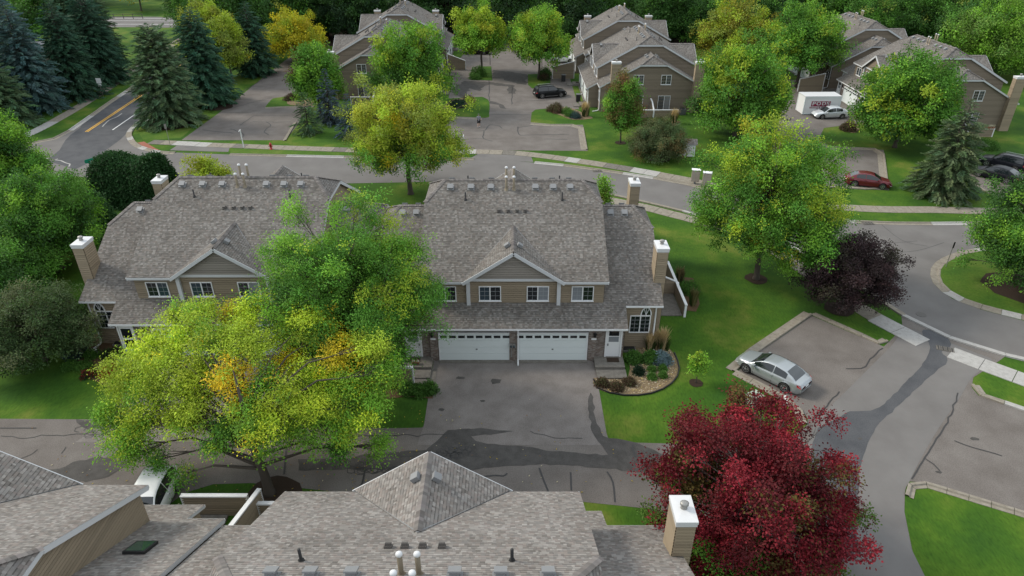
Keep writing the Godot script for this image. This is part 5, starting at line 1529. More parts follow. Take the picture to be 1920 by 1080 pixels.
	leafy("ash_tree", "wide olive yellow ash tree behind the middle townhouse row", Vector3(-10.6, 0, -66.8), 11.7, 6.1, 2.4, [olive, 2.0, green_yellow, 3.0, Color(0.46, 0.5, 0.06), 1.8, yellow, 0.3], {"seed": 25, "n": 3600, "blobs": 50, "blob": 0.22, "spray": "mid", "low": [green, 2.0, olive, 1.6, green_yellow, 0.8], "trunk": 0.26})
	leafy("young_tree", "sapling with pale leaves on the lawn beside the silver car", Vector3(11.8, 0, -34.9), 2.4, 0.6, 0.8, [green_fresh, 2.0, green_yellow, 1.0], {"seed": 29, "n": 80, "blobs": 12, "blob": 0.4, "spray": "small", "size": 1.5, "trunk": 0.035})
	ring_bed("mulch round the sapling", Vector3(11.8, 0, -34.9), 0.45)
	leafy("linden_tree", "dense dark green tree on the junction island at the right edge", Vector3(40.6, 0.1, -47.2), 10.2, 4.7, 0.6, [green_dark, 2.0, green, 3.0, green_fresh, 0.9], {"seed": 33, "n": 4200, "blobs": 50, "blob": 0.27, "spray": "mid", "size": 0.9, "widest": 0.36, "trunk": 0.2})
	ring_bed("mulch under the dense tree on the island", Vector3(40.3, 0.1, -47.0), 2.6)
	# left edge
	leafy("maple_tree", "large dark green tree at the left edge above the end chimney", Vector3(-37.8, 0, -50.5), 8.7, 4.2, 0.6, [green_dark, 1.4, green, 4.0, green_fresh, 1.4], {"seed": 37, "n": 3800, "blobs": 50, "blob": 0.28, "spray": "mid", "size": 0.9, "trunk": 0.2})
	leafy("maple_tree", "green tree at the left edge reaching over the intersection", Vector3(-46.2, 0, -58.5), 11.6, 4.1, 1.0, [green, 3.0, green_fresh, 2.4, green_dark, 0.6], {"seed": 38, "n": 3600, "blobs": 50, "blob": 0.28, "spray": "mid", "trunk": 0.22})
	leafy("maple_tree", "shaded dark tree at the left edge above the olive crabapple", Vector3(-38.2, 0, -44.2), 5.0, 3.4, 0.3, [green_dark, 3.0, green, 1.5], {"seed": 39, "n": 2200, "blobs": 40, "blob": 0.3, "spray": "mid", "size": 0.9, "trunk": 0.16})
	leafy("crabapple_tree", "olive grey crabapple at the left edge beside the flower bed", Vector3(-31.4, 0, -37.4), 5.3, 3.7, 0.6, [Color(0.085, 0.135, 0.05), 3.0, Color(0.13, 0.16, 0.075), 1.4, Color(0.06, 0.115, 0.036), 2.0], {"seed": 41, "n": 2600, "blobs": 46, "blob": 0.25, "spray": "maple", "widest": 0.4, "trunk": 0.14, "twigs": 5})
	# between the near street and the far rows
	leafy("maple_tree", "bright green tree before the far left townhouse row", Vector3(-14.2, 0, -98.4), 12.4, 5.6, 1.4, [green, 2.2, green_fresh, 3.6, green_yellow, 0.8], {"seed": 45, "n": 2500, "blobs": 44, "blob": 0.26, "spray": "far", "size": 0.75, "low": [green_dark, 1.0, green, 2.6], "trunk": 0.24})
	leafy("locust_tree", "fresh yellow green court tree on the left", Vector3(-5.3, 0.06, -122.4), 11.3, 4.7, 3.0, [green_fresh, 3.0, green_yellow, 2.6, Color(0.36, 0.41, 0.035), 0.7], {"seed": 46, "n": 2200, "blobs": 40, "blob": 0.27, "spray": "far", "size": 0.75, "widest": 0.55, "low": [green, 1.6, green_fresh, 1.6], "trunk": 0.2, "fork": 2.6})
	leafy("locust_tree", "fresh green court tree on the right", Vector3(4.5, 0.06, -118.2), 11.6, 5.0, 2.4, [green_fresh, 3.4, green_yellow, 1.8], {"seed": 47, "n": 2300, "blobs": 42, "blob": 0.27, "spray": "far", "size": 0.75, "widest": 0.52, "low": [green, 2.0, green_fresh, 1.4], "trunk": 0.2, "fork": 3.0})
	leafy("young_maple", "slim upright maple with russet top before the far right gable", Vector3(13.65, 0, -83.7), 9.0, 2.25, 1.4, [green, 2.4, green_fresh, 1.4, Color(0.16, 0.15, 0.04), 0.9, Color(0.19, 0.1, 0.045), 0.35], {"seed": 48, "n": 1700, "blobs": 38, "blob": 0.42, "spray": "mid", "widest": 0.42, "trunk": 0.1})
	ring_bed("mulch round the slim upright maple", Vector3(13.65, 0, -83.7), 0.7)
	leafy("maple_tree", "big green tree right of the far gable", Vector3(28.8, 0, -86.6), 12.6, 6.2, 0.6, [green, 3.2, green_fresh, 2.4, green_yellow, 0.6], {"seed": 49, "n": 3300, "blobs": 54, "blob": 0.25, "spray": "far", "size": 0.7, "low": [green_dark, 1.2, green, 2.6], "trunk": 0.26})
	leafy("locust_tree", "yellowing round tree behind the far right gable", Vector3(38.6, 0, -124.0), 12.6, 6.6, 2.0, [green_yellow, 2.6, Color(0.33, 0.31, 0.035), 2.6, olive, 1.4], {"seed": 50, "n": 2600, "blobs": 50, "blob": 0.24, "spray": "far", "size": 0.75, "trunk": 0.26})
	leafy("maple_tree", "broad green tree beside the storage container court", Vector3(45.9, 0, -112.2), 13.0, 6.6, 2.6, [green, 3.0, green_fresh, 2.6, green_yellow, 0.5], {"seed": 51, "n": 2700, "blobs": 50, "blob": 0.25, "spray": "far", "size": 0.75, "low": [green_dark, 1.6, green, 2.0], "trunk": 0.26, "fork": 3.0})
	leafy("maple_tree", "spreading green tree in front of the upper right townhouses", Vector3(47.4, 0, -82.0), 11.9, 6.0, 0.8, [green, 3.2, green_fresh, 2.4, green_yellow, 0.5], {"seed": 52, "n": 3300, "blobs": 52, "blob": 0.25, "spray": "far", "size": 0.7, "low": [green_dark, 1.8, green, 2.0], "trunk": 0.24})
	leafy("maple_tree", "smaller green tree leaning against the upper right gable", Vector3(53.6, 0, -86.6), 9.2, 3.0, 0.8, [green, 3.0, green_fresh, 1.4], {"seed": 53, "n": 1300, "blobs": 28, "blob": 0.34, "spray": "far", "size": 0.7, "trunk": 0.16})
	leafy("willow_tree", "pale green feathery tree at the upper right corner", Vector3(81.0, 0, -119.0), 13.6, 8.6, 1.0, [green_fresh, 3.4, Color(0.15, 0.27, 0.055), 2.4, green, 1.2], {"seed": 54, "n": 3000, "blobs": 56, "blob": 0.24, "spray": "far", "size": 0.8, "trunk": 0.3})
	leafy("crabapple_tree", "low round dark shrubby tree beside the small shed", Vector3(17.4, 0, -78.3), 4.1, 3.7, 0.2, [Color(0.085, 0.14, 0.055), 3.0, Color(0.125, 0.15, 0.065), 1.6, Color(0.14, 0.11, 0.04), 0.5], {"seed": 55, "n": 1900, "blobs": 44, "blob": 0.27, "spray": "mid", "size": 0.75, "widest": 0.36, "trunk": 0.12, "fork": 0.6})
	ring_bed("dark mulch under the low round shrubby tree", Vector3(17.4, 0, -77.9), 1.5)
	leafy("maple_tree", "oval dark green tree with russet tip beside the far left row", Vector3(-27.2, 0, -96.6), 10.8, 3.3, 0.8, [green, 3.4, green_fresh, 1.4, Color(0.11, 0.08, 0.035), 0.3], {"seed": 56, "n": 1900, "blobs": 40, "blob": 0.36, "spray": "far", "size": 0.65, "widest": 0.45, "trunk": 0.16})
	leafy("maple_tree", "vivid yellow tree at the top end of the left drive", Vector3(-39.6, 0, -130.0), 8.8, 5.4, 1.6, [Color(0.58, 0.52, 0.03), 3.6, Color(0.42, 0.45, 0.03), 2.2, green_yellow, 0.7], {"seed": 57, "n": 1700, "blobs": 38, "blob": 0.28, "spray": "far", "size": 0.75, "trunk": 0.2, "lean": Vector3(-0.8, 0, 0)})
	leafy("poplar_tree", "yellow green poplar behind the roadside spruces", Vector3(-50.3, 0, -119.5), 13.2, 4.6, 2.4, [green_yellow, 2.6, Color(0.28, 0.33, 0.045), 2.4, olive, 1.4, yellow, 0.35], {"seed": 58, "n": 1900, "blobs": 44, "blob": 0.25, "spray": "far", "size": 0.7, "trunk": 0.18})
	leafy("poplar_tree", "second yellow green poplar leaning right of the first", Vector3(-46.4, 0, -115.5), 11.4, 3.4, 1.6, [green_yellow, 2.6, olive, 2.0, yellow, 0.3], {"seed": 59, "n": 1200, "blobs": 30, "blob": 0.3, "spray": "far", "size": 0.7, "trunk": 0.16})
	leafy("maple_tree", "yellow tree across the distant main road", Vector3(-99.5, 0, -196.0), 10.0, 5.5, 3.0, [yellow, 2.0, green_yellow, 2.0], {"seed": 60, "n": 900, "blobs": 26, "blob": 0.3, "spray": "far", "size": 1.1})
	leafy("shrub_tree", "yellow green shrub peeping over the left roof ridge", Vector3(-29.6, 0, -62.6), 5.6, 2.6, 0.5, [green_yellow, 3.0, Color(0.33, 0.36, 0.03), 1.4], {"seed": 61, "n": 1000, "blobs": 24, "blob": 0.35, "spray": "mid", "trunk": 0.08})
	# spruces
	var sd := Color(0.05, 0.125, 0.07)
	var sb := Color(0.09, 0.17, 0.155)
	var sg := Color(0.09, 0.165, 0.075)
	conifer("pine_tree", "big roadside pine in a dark mulch ring", Vector3(-46.7, 0, -92.5), 12.9, 5.2, Color(0.12, 0.2, 0.095), {"seed": 71, "full": 0.62, "step": 0.46})
	ring_bed("dark mulch ring under the big roadside pine", Vector3(-46.5, 0, -91.9), 3.0)
	conifer("spruce_tree", "tall roadside spruce behind the big pine", Vector3(-45.4, 0, -102.5), 13.6, 5.0, sd * 1.25, {"seed": 72, "full": 0.72})
	ring_bed("dark mulch under the tall roadside spruce", Vector3(-43.2, 0, -100.5), 2.0)
	conifer("spruce_tree", "dark spruce beside the top of the left drive", Vector3(-44.2, 0, -121.0), 12.0, 3.8, sd, {"seed": 73, "full": 0.7})
	conifer("spruce_tree", "small dark spruce at the edge of the left drive", Vector3(-47.0, 0, -110.0), 4.4, 1.7, sd, {"seed": 74})
	conifer("spruce_tree", "small green spruce left of the two blue spruces", Vector3(-26.6, 0, -87.6), 5.4, 1.75, sg, {"seed": 75, "full": 0.6})
	conifer("blue_spruce", "taller blue spruce beside the far left gable", Vector3(-24.7, 0, -92.0), 7.4, 2.0, Color(0.075, 0.115, 0.135), {"seed": 76, "full": 0.75})
	conifer("blue_spruce", "shorter blue spruce beside the olive yellow ash", Vector3(-20.8, 0, -86.0), 5.6, 1.7, Color(0.08, 0.125, 0.145), {"seed": 77, "full": 0.75})
	conifer("spruce_tree", "shaggy green spruce near the red car", Vector3(44.6, 0, -66.4), 10.2, 3.5, Color(0.115, 0.175, 0.08), {"seed": 78, "full": 0.8, "step": 0.36})
	var row := [
		["broad dark spruce at the front of the left spruce row", -68.2, -91.0, 10.4, 4.4, sg],
		["blue green spruce, tallest of the left spruce row", -68.4, -98.5, 14.8, 4.9, sb],
		["dark spruce nearest the two-panel street sign", -67.0, -106.0, 14.4, 4.7, sd],
		["dark spruce at the right end of the left row", -67.6, -115.0, 14.6, 4.8, sd],
		["green spruce between the blue green one and the grey roof", -74.0, -104.0, 14.0, 4.6, sg],
		["bushy spruce filling the middle of the left row", -72.5, -96.5, 12.0, 4.2, sd * 1.2],
		["dark spruce behind the left row near the main road", -71.0, -121.0, 15.0, 4.8, sd],
		["spruce at the far end of the left row near the lawn", -73.5, -127.0, 14.6, 5.0, sg],
		["spruce at the left edge beside the grey roof", -75.0, -95.5, 10.6, 3.4, sd],
		["pale blue spruce behind the left spruce row", -79.0, -112.0, 15.5, 4.6, sb],
		["second spruce behind the left row", -80.0, -131.0, 15.0, 5.0, sg],
		["low spruce at the left edge above the big tree", -74.5, -88.0, 8.6, 3.4, sd]]
	for i in row.size():
		var k: Array = row[i]
		conifer("spruce_tree", k[0], Vector3(k[1], 0, k[2]), k[3], k[4], k[5], {"seed": 80 + i, "full": 0.72, "step": 0.5, "group": "spruce row along the side street"})
	conifer("dwarf_spruce", "small cone shaped conifer in the stony bed by the pavement", Vector3(-61.5, 0, -127.5), 2.0, 0.9, sb, {"seed": 92})
	conifer("dwarf_spruce", "small dark conifer on bare soil by the left pavement", Vector3(-58.7, 0, -116.3), 2.6, 1.1, sd, {"seed": 93})
	sheet("bare_soil", "bare brown soil under the end of the spruce row", PackedVector2Array([Vector2(-67.61, -110.78), Vector2(-73.81, -130.73), Vector2(-70.64, -128.91), Vector2(-68.19, -126.25), Vector2(-67.49, -117.31)]), 0.008, "leafy_mulch")
	# hedge and rounded shrubs left of the middle row
	hedge("long clipped dark hedge beside the side street corner", Vector3(-41.0, 0, -65.4), Vector3(-34.9, 0, -63.6), 1.9, 5.0)
	bush("round_shrub", "round clipped dark shrub below the street name sign", Vector3(-42.6, 0, -60.0), 1.7, 3.7, [Color(0.03, 0.09, 0.025), 3.0, Color(0.045, 0.115, 0.03), 1.0], 900, 95, "small", 2.2)
	bush("round_shrub", "egg shaped clipped shrub left of the rear chimney", Vector3(-38.0, 0, -57.0), 1.7, 4.2, [Color(0.035, 0.1, 0.027), 3.0, Color(0.05, 0.125, 0.03), 1.0], 1000, 96, "small", 2.2)
	bush("round_shrub", "dark shrub thicket under the left edge tree", Vector3(-41.5, 0, -49.0), 3.6, 4.2, [Color(0.012, 0.036, 0.01), 3.0, Color(0.02, 0.055, 0.014), 1.0], 1300, 97, "small", 2.4)
	leafy("young_tree", "thin leafy tip rising behind the right wing ridge", Vector3(8.2, 0, -57.6), 6.0, 0.8, 1.5, [green_fresh, 2.0, olive, 1.0], {"seed": 62, "n": 160, "blobs": 14, "blob": 0.4, "spray": "mid", "trunk": 0.05})

func hedge(label: String, a: Vector3, b: Vector3, rad: float, h: float):
	var t := thing("hedge", label, "hedge", Vector3.ZERO)
	var r := RandomNumberGenerator.new()
	r.seed = 94
	var where := []
	var cols := []
	for i in 4200:
		var along := r.randf_range(-0.16, 1.16)
		var ang := r.randf_range(-0.1, PI + 0.1)
		var edge := clampf(minf(along + 0.16, 1.16 - along) / 0.22, 0.0, 1.0)
		var round_ := sqrt(1.0 - (1.0 - edge) * (1.0 - edge))
		var d := Vector2(cos(ang), sin(ang))
		var sq := 1.0 / pow(pow(absf(d.x), 3.0) + pow(absf(d.y), 3.0), 0.333)
		var q := sq * r.randf_range(0.86, 1.03) * (0.5 + 0.5 * round_)
		var dir := (b - a).normalized()
		var side := Vector3(-dir.z, 0, dir.x)
		var hh := h * (0.86 + 0.14 * sin(along * 7.0) * 0.5 + 0.14 * along)
		var p := a.lerp(b, along) + side * d.x * q * rad + Vector3(0, maxf(0.1, d.y * q * hh), 0)
		var up := (side * d.x + Vector3(0, d.y + 0.2, 0)).normalized()
		where.append(Transform3D(any_basis(r, up, r.randf_range(1.8, 2.6)), p))
		var g := r.randf_range(0.6, 1.2)
		cols.append(Color(0.03 * g, 0.092 * g, 0.027 * g))
	scatter("foliage", spray.small, where, cols, "leaf", t)

func woods():
	# the wood that closes the view: a few trees built once, then copied
	var kinds := []
	var pals := [[green_dark, 3.0, green, 1.0], [green_dark * 0.8, 3.0, Color(0.036, 0.085, 0.036), 2.0], [green, 1.8, green_dark, 2.2, olive, 0.4]]
	for i in 3:
		kinds.append(leafy("woodland_tree", "", Vector3(-200 - 20 * i, 0, -260), 15.0, 6.6, 0.2, pals[i], {"seed": 140 + i, "n": 1500, "blobs": 40, "blob": 0.28, "spray": "far", "size": 1.0, "trunk": 0.25, "twigs": 1}))
	var r := RandomNumberGenerator.new()
	r.seed = 150
	var spots := []
	for k in 20:
		spots.append(Vector3(-66 + k * 8.6 + r.randf_range(-2, 2), 0, -158 + r.randf_range(-3, 3)))
	for k in 24:
		spots.append(Vector3(-60 + k * 8.8 + r.randf_range(-2.5, 2.5), 0, -172 + r.randf_range(-4, 4)))
	for k in 22:
		spots.append(Vector3(-70 + k * 10.5 + r.randf_range(-3, 3), 0, -190 + r.randf_range(-5, 5)))
	for k in 7:
		spots.append(Vector3(68 + k * 8.0 + r.randf_range(-2, 2), 0, -142 + r.randf_range(-4, 4)))
	for k in 6:
		spots.append(Vector3(80 + k * 9.0, 0, -128 + r.randf_range(-3, 3)))
	for p in [Vector3(12, 0, -151), Vector3(-2, 0, -152), Vector3(40, 0, -146), Vector3(31, 0, -150), Vector3(47, 0, -140), Vector3(-48, 0, -150), Vector3(-40, 0, -156), Vector3(-52, 0, -138), Vector3(-34, 0, -152), Vector3(-128, 0, -168), Vector3(-118, 0, -206), Vector3(-136, 0, -200), Vector3(-84, 0, -212), Vector3(-72, 0, -205), Vector3(-130, 0, -215), Vector3(-104, 0, -222), Vector3(-96, 0, -150)]:
		spots.append(p)
	var first := [true, true, true]
	for i in spots.size():
		var k := r.randi() % 3
		var o: Node3D = kinds[k]
		if not first[k]:
			o = kinds[k].duplicate()
			o.name = numbered("woodland_tree")
			add_child(o)
		first[k] = false
		o.position = spots[i]
		o.rotation.y = r.randf() * TAU
		var s := r.randf_range(0.8, 1.12)
		o.scale = Vector3(s, s * r.randf_range(0.85, 1.1), s)
		o.set_meta("label", ["dark green tree in the dense wood along the top edge", "deep shaded green tree in the wood along the top edge", "mid green leafy tree in the wood along the top edge"][k])
		o.set_meta("group", ["dark trees of the wood", "deep shaded trees of the wood", "mid green trees of the wood"][k])
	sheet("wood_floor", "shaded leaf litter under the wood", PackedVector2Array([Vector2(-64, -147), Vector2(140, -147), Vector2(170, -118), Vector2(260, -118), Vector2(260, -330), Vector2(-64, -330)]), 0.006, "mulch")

func stone_edge(label: String, path: PackedVector2Array):
	var root := thing("bed_edging", label, "edging")
	var p := resample(path, 0.9)
	for i in p.size() - 1:
		var st := new_st()
		bar(st, Vector3(p[i].x, 0.05, p[i].y), Vector3(p[i + 1].x, 0.05, p[i + 1].y), 0.07, 0.1)
		obj("edging_strip", st, M["black"], root)

func beds():
	var g1 := [Color(0.06, 0.155, 0.026), 2.0, Color(0.085, 0.2, 0.032), 2.0]
	var g2 := [Color(0.075, 0.19, 0.03), 2.0, Color(0.11, 0.23, 0.04), 1.0]
	var br := [Color(0.1, 0.065, 0.04), 2.0, Color(0.13, 0.08, 0.05), 1.0, Color(0.08, 0.085, 0.035), 1.4]
	var bl := [Color(0.16, 0.24, 0.27), 2.0, Color(0.2, 0.28, 0.31), 1.5]
	sheet("gravel_bed", "tan gravel bed right of the white entry door", smooth(PackedVector2Array([Vector2(5.29, -35.42), Vector2(7.51, -35.42), Vector2(7.86, -37.59), Vector2(8.16, -38.65), Vector2(10.38, -39.10), Vector2(11.02, -38.21), Vector2(11.02, -36.51), Vector2(10.39, -35.14), Vector2(9.17, -34.10), Vector2(7.68, -33.68), Vector2(6.37, -33.84), Vector2(5.48, -34.26)]), 2, true), 0.03, "gravel")
	stone_edge("curved black edging along the tan gravel bed", smooth(PackedVector2Array([Vector2(5.27, -35.25), Vector2(5.42, -34.32), Vector2(6.36, -33.79), Vector2(7.67, -33.60), Vector2(9.15, -34.00), Vector2(10.45, -35.08), Vector2(11.09, -36.51), Vector2(11.09, -38.21)]), 4))
	bush("green_shrub", "left of two round green shrubs beside the entry step", Vector3(8.21, 0.00, -37.29), 0.55, 0.7, g1, 190, 201)
	bush("green_shrub", "right of two round green shrubs under the arched window", Vector3(9.29, 0.00, -37.29), 0.55, 0.7, g1, 190, 202)
	bush("dwarf_blue_spruce", "low silver blue spruce shrub at the corner of the gravel bed", Vector3(9.96, 0.00, -37.23), 0.72, 0.65, bl, 240, 203)
	bush("boxwood", "small dark ball shrub in the gravel bed", Vector3(8.30, 0.00, -35.93), 0.3, 0.5, [Color(0.016, 0.04, 0.018), 1.0], 90, 204)
	var hs := [[1222, 695.5, 0.22], [1242, 694, 0.18], [1223, 708.5, 0.26], [1242, 706, 0.23]]
	for i in 4:
		bush("perennial", ["upper left of four small leafy perennials in the gravel bed", "upper right of four small leafy perennials in the gravel bed", "lower left of four small leafy perennials in the gravel bed", "lower right of four small leafy perennials in the gravel bed"][i], [Vector3(9.20, 0.00, -36.19), Vector3(9.92, 0.00, -36.28), Vector3(9.09, 0.00, -35.36), Vector3(9.78, 0.00, -35.53)][i], hs[i][2], 0.35, g2, 60, 205 + i, "small", 0.9, "perennial", "leafy perennials in the gravel bed")
	bush("spirea", "left brown shrub at the edge of the gravel bed", Vector3(5.76, 0.00, -34.70), 0.38, 0.42, br, 110, 210)
	bush("spirea", "middle brown shrub at the edge of the gravel bed", Vector3(6.63, 0.00, -34.32), 0.4, 0.42, br, 120, 211)
	bush("spirea", "right brown shrub beside the concrete step", Vector3(7.48, 0.00, -34.81), 0.36, 0.4, br, 110, 212)
	var tan_ := Color(0.55, 0.42, 0.24)
	tuft("feather_grass", "tall tan feather grass at the corner of the end wall", Vector3(10.38, 0.00, -38.53), 1.25, Color(0.07, 0.11, 0.03), tan_, 213)
	tuft("feather_grass", "smaller tan feather grass below the arched window", Vector3(9.50, 0.00, -38.53), 1.0, Color(0.07, 0.11, 0.03), tan_, 214)
	tuft("feather_grass", "feather grass behind the silver blue spruce shrub", Vector3(9.89, 0.00, -38.84), 1.0, Color(0.08, 0.12, 0.03), tan_ * 0.9, 215)
	sheet("mulch_bed", "mulched strip outside the right patio wall", PackedVector2Array([Vector2(14.11, -48.86), Vector2(14.81, -48.68), Vector2(14.38, -44.66), Vector2(13.82, -43.51), Vector2(13.03, -43.73)]), 0.03, "leafy_mulch")
	bush("green_shrub", "leafy shrub outside the right patio wall", Vector3(13.96, 0.00, -46.44), 0.8, 0.9, g1, 170, 216)
	tuft("feather_grass", "green grass clump at the end of the right patio wall", Vector3(13.73, 0.00, -44.50), 1.0, Color(0.06, 0.12, 0.03), Color(0.16, 0.15, 0.06), 217)
	tuft("feather_grass", "dry grass clump outside the patio divider", Vector3(13.63, 0.00, -48.24), 0.9, Color(0.08, 0.11, 0.04), Color(0.2, 0.16, 0.08), 218)
	# beds between the entries
	sheet("mulch_bed", "leaf strewn bed left of the driveway", PackedVector2Array([Vector2(-9.08, -34.00), Vector2(-6.44, -34.37), Vector2(-4.98, -34.05), Vector2(-4.94, -33.32), Vector2(-6.66, -33.52), Vector2(-8.59, -33.11)]), 0.022, "leafy_mulch")
	sheet("paving", "concrete entry walk left of the driveway", PackedVector2Array([Vector2(-6.65, -34.70), Vector2(-6.37, -36.28), Vector2(-4.97, -36.40), Vector2(-4.86, -34.54)]), 0.04, "concrete_grey", 0.05)
	bush("green_shrub", "round green shrub at the end of the entry walk", Vector3(-5.18, 0.00, -34.00), 0.5, 0.75, g1, 140, 219)
	bush("green_shrub", "low green shrub beside the white topped screen post", Vector3(-5.77, 0.00, -33.84), 0.5, 0.65, g1, 140, 220)
	bush("green_shrub", "green shrub under the entry screen", Vector3(-6.56, 0.00, -34.00), 0.55, 0.7, g2, 140, 221)
	# mulch bed at the left end
	sheet("mulch_bed", "mulched flower bed at the left end of the middle row", smooth(PackedVector2Array([Vector2(-30.24, -40.16), Vector2(-27.74, -40.84), Vector2(-25.52, -38.34), Vector2(-23.85, -36.51), Vector2(-23.41, -34.81), Vector2(-24.85, -34.26), Vector2(-26.77, -35.03), Vector2(-28.97, -36.51), Vector2(-30.42, -38.34)]), 2, true), 0.03, "leafy_mulch")
	bush("mum_flowers", "orange and yellow flowering chrysanthemum in the mulch bed", Vector3(-26.24, 0.00, -35.93), 0.75, 0.6, [Color(0.42, 0.2, 0.02), 3.0, Color(0.4, 0.3, 0.03), 2.0, Color(0.3, 0.03, 0.02), 1.0, Color(0.03, 0.08, 0.02), 0.8], 210, 222, "small", 0.9, "flowers")
	bush("red_flowers", "small red flowering plant in the mulch bed", Vector3(-27.49, 0.00, -35.59), 0.45, 0.4, [Color(0.2, 0.02, 0.02), 2.0, Color(0.03, 0.07, 0.02), 2.0], 80, 223, "small", 0.9, "flowers")
	bush("dwarf_blue_spruce", "dusty blue spruce shrub in the mulch bed", Vector3(-29.77, 0.00, -38.02), 0.75, 0.7, [Color(0.04, 0.075, 0.085), 1.0], 200, 224)
	bush("perennial", "green perennial beside the bed lantern", Vector3(-28.51, 0.00, -37.84), 0.5, 0.45, g1, 100, 225)
	bush("perennial", "green perennial below the blue spruce shrub", Vector3(-29.21, 0.00, -36.57), 0.5, 0.4, g1, 100, 226)
	bush("perennial", "bright green perennial at the bed's left edge", Vector3(-28.30, 0.00, -36.51), 0.45, 0.45, g2, 100, 227)
	bush("spirea", "dark shrub beside the left entry door", Vector3(-26.61, 0.00, -37.59), 0.6, 0.6, [Color(0.03, 0.04, 0.02), 1.0], 130, 228)
	bush("perennial", "olive perennial in front of the window well", Vector3(-27.42, 0.00, -37.90), 0.5, 0.4, [Color(0.05, 0.08, 0.025), 1.0], 90, 229)
	# beds of the far rows
	sheet("mulch_bed", "bark bed before the far right entry", smooth(PackedVector2Array([Vector2(5.18, -98.63), Vector2(6.67, -100.35), Vector2(8.96, -99.48), Vector2(10.60, -96.15), Vector2(11.34, -94.56), Vector2(8.52, -93.78), Vector2(6.95, -95.88)]), 2, true), 0.03, "gravel")
	for k in [["spirea", "left brown shrub in the far right bark bed", Vector3(5.79, 0.00, -98.35), br], ["spirea", "middle brown shrub in the far right bark bed", Vector3(6.55, 0.00, -99.48), br], ["spirea", "lower brown shrub in the far right bark bed", Vector3(6.51, 0.00, -97.52), br], ["green_shrub", "green shrub in the far right bark bed", Vector3(7.85, 0.00, -96.97), g1], ["green_shrub", "low green shrub in the far right bark bed", Vector3(8.28, 0.00, -95.62), g1], ["dwarf_blue_spruce", "blue spruce shrub in the far right bark bed", Vector3(8.90, 0.00, -94.82), [Color(0.05, 0.095, 0.1), 1.0]]]:
		bush(k[0], k[1], k[2], 0.75, 0.8, k[3], 90, 230 + used.size(), "small", 1.4)
	tuft("feather_grass", "tan feather grass left of the far arched window", Vector3(10.17, 0.00, -95.62), 1.5, Color(0.07, 0.1, 0.03), tan_, 240)
	tuft("feather_grass", "tan feather grass before the left far patio wall", Vector3(16.87, 0.00, -92.25), 1.4, Color(0.08, 0.12, 0.03), tan_, 241)
	tuft("feather_grass", "tan feather grass at the right end of the far patio wall", Vector3(22.20, 0.00, -92.25), 1.4, Color(0.08, 0.12, 0.03), tan_, 242)
	sheet("mulch_bed", "planted strip before the far right patio wall", PackedVector2Array([Vector2(16.40, -93.01), Vector2(23.22, -93.26), Vector2(22.53, -91.01), Vector2(17.25, -90.52)]), 0.02, "leafy_mulch")
	bush("green_shrub", "left yellowish shrub before the far patio wall", Vector3(18.53, 0.00, -91.26), 1.2, 0.9, [Color(0.06, 0.1, 0.025), 2.0, Color(0.1, 0.09, 0.03), 1.0], 160, 243, "small", 1.5)
	bush("green_shrub", "right yellowish shrub before the far patio wall", Vector3(20.26, 0.00, -91.26), 1.2, 0.9, [Color(0.06, 0.1, 0.025), 2.0, Color(0.1, 0.09, 0.03), 1.0], 160, 244, "small", 1.5)
	bush("green_shrub", "long low green shrub at the far left entry", Vector3(-8.05, 0.00, -100.93), 1.5, 0.9, [Color(0.03, 0.075, 0.045), 1.0], 200, 245, "small", 1.5)
	bush("spirea", "brown shrub at the far left entry", Vector3(-6.54, 0.00, -103.63), 0.9, 0.9, br, 110, 246, "small", 1.4)
	sheet("mulch_bed", "bark bed at the far left entry", smooth(PackedVector2Array([Vector2(-9.09, -104.25), Vector2(-6.15, -105.50), Vector2(-5.49, -103.63), Vector2(-6.36, -101.82), Vector2(-8.44, -99.77), Vector2(-10.11, -99.20)]), 2, true), 0.07, "gravel")
	bush("green_shrub", "dark green shrub beside the left court tree", Vector3(-5.79, 0.00, -120.03), 1.5, 1.6, g1, 200, 247, "small", 1.6)
	bush("green_shrub", "low shrub left of the left court tree", Vector3(-6.34, 0.00, -118.07), 1.0, 0.8, g1, 110, 248, "small", 1.5)
	bush("green_shrub", "upper green shrub beside the right court tree", Vector3(5.71, 0.00, -120.43), 1.1, 1.4, g1, 150, 249, "small", 1.6)
	bush("green_shrub", "reddish green shrub beside the right court tree", Vector3(5.40, 0.00, -117.31), 1.0, 1.2, [Color(0.04, 0.07, 0.02), 1.0, Color(0.08, 0.035, 0.025), 0.6], 140, 250, "small", 1.5)
	sheet("gravel_bed", "gravel patch with brown shrub beside the container court", smooth(PackedVector2Array([Vector2(44.20, -90.52), Vector2(45.70, -91.50), Vector2(47.07, -91.01), Vector2(45.22, -87.91), Vector2(44.22, -88.38)]), 2, true), 0.03, "gravel")
	bush("spirea", "brown shrub below the white car and container", Vector3(44.66, 0.00, -89.08), 1.0, 1.2, br, 130, 251, "small", 1.5)
	sheet("gravel_bed", "gravel patch with shrubs in the left drive islet", smooth(PackedVector2Array([Vector2(-33.90, -103.02), Vector2(-34.12, -105.82), Vector2(-30.75, -105.50), Vector2(-29.59, -100.93), Vector2(-32.83, -101.22)]), 2, true), 0.09, "gravel")
	bush("spirea", "left brown shrub in the left drive islet", Vector3(-33.76, 0.00, -104.25), 0.9, 0.9, br, 110, 252, "small", 1.4)
	bush("spirea", "right brown shrub in the left drive islet", Vector3(-33.20, 0.00, -104.87), 0.9, 0.9, br, 110, 253, "small", 1.4)
	bush("green_shrub", "green hedge shrubs below the upper right patio wall", Vector3(58.32, 0.00, -82.02), 1.8, 0.9, g1, 220, 254, "small", 1.6)
	# grass verge and mulch under the ash
	ring_bed("dark bark mulch round the ash trunk by the lane", Vector3(-12.4, 0.0, -25.3), 1.5)
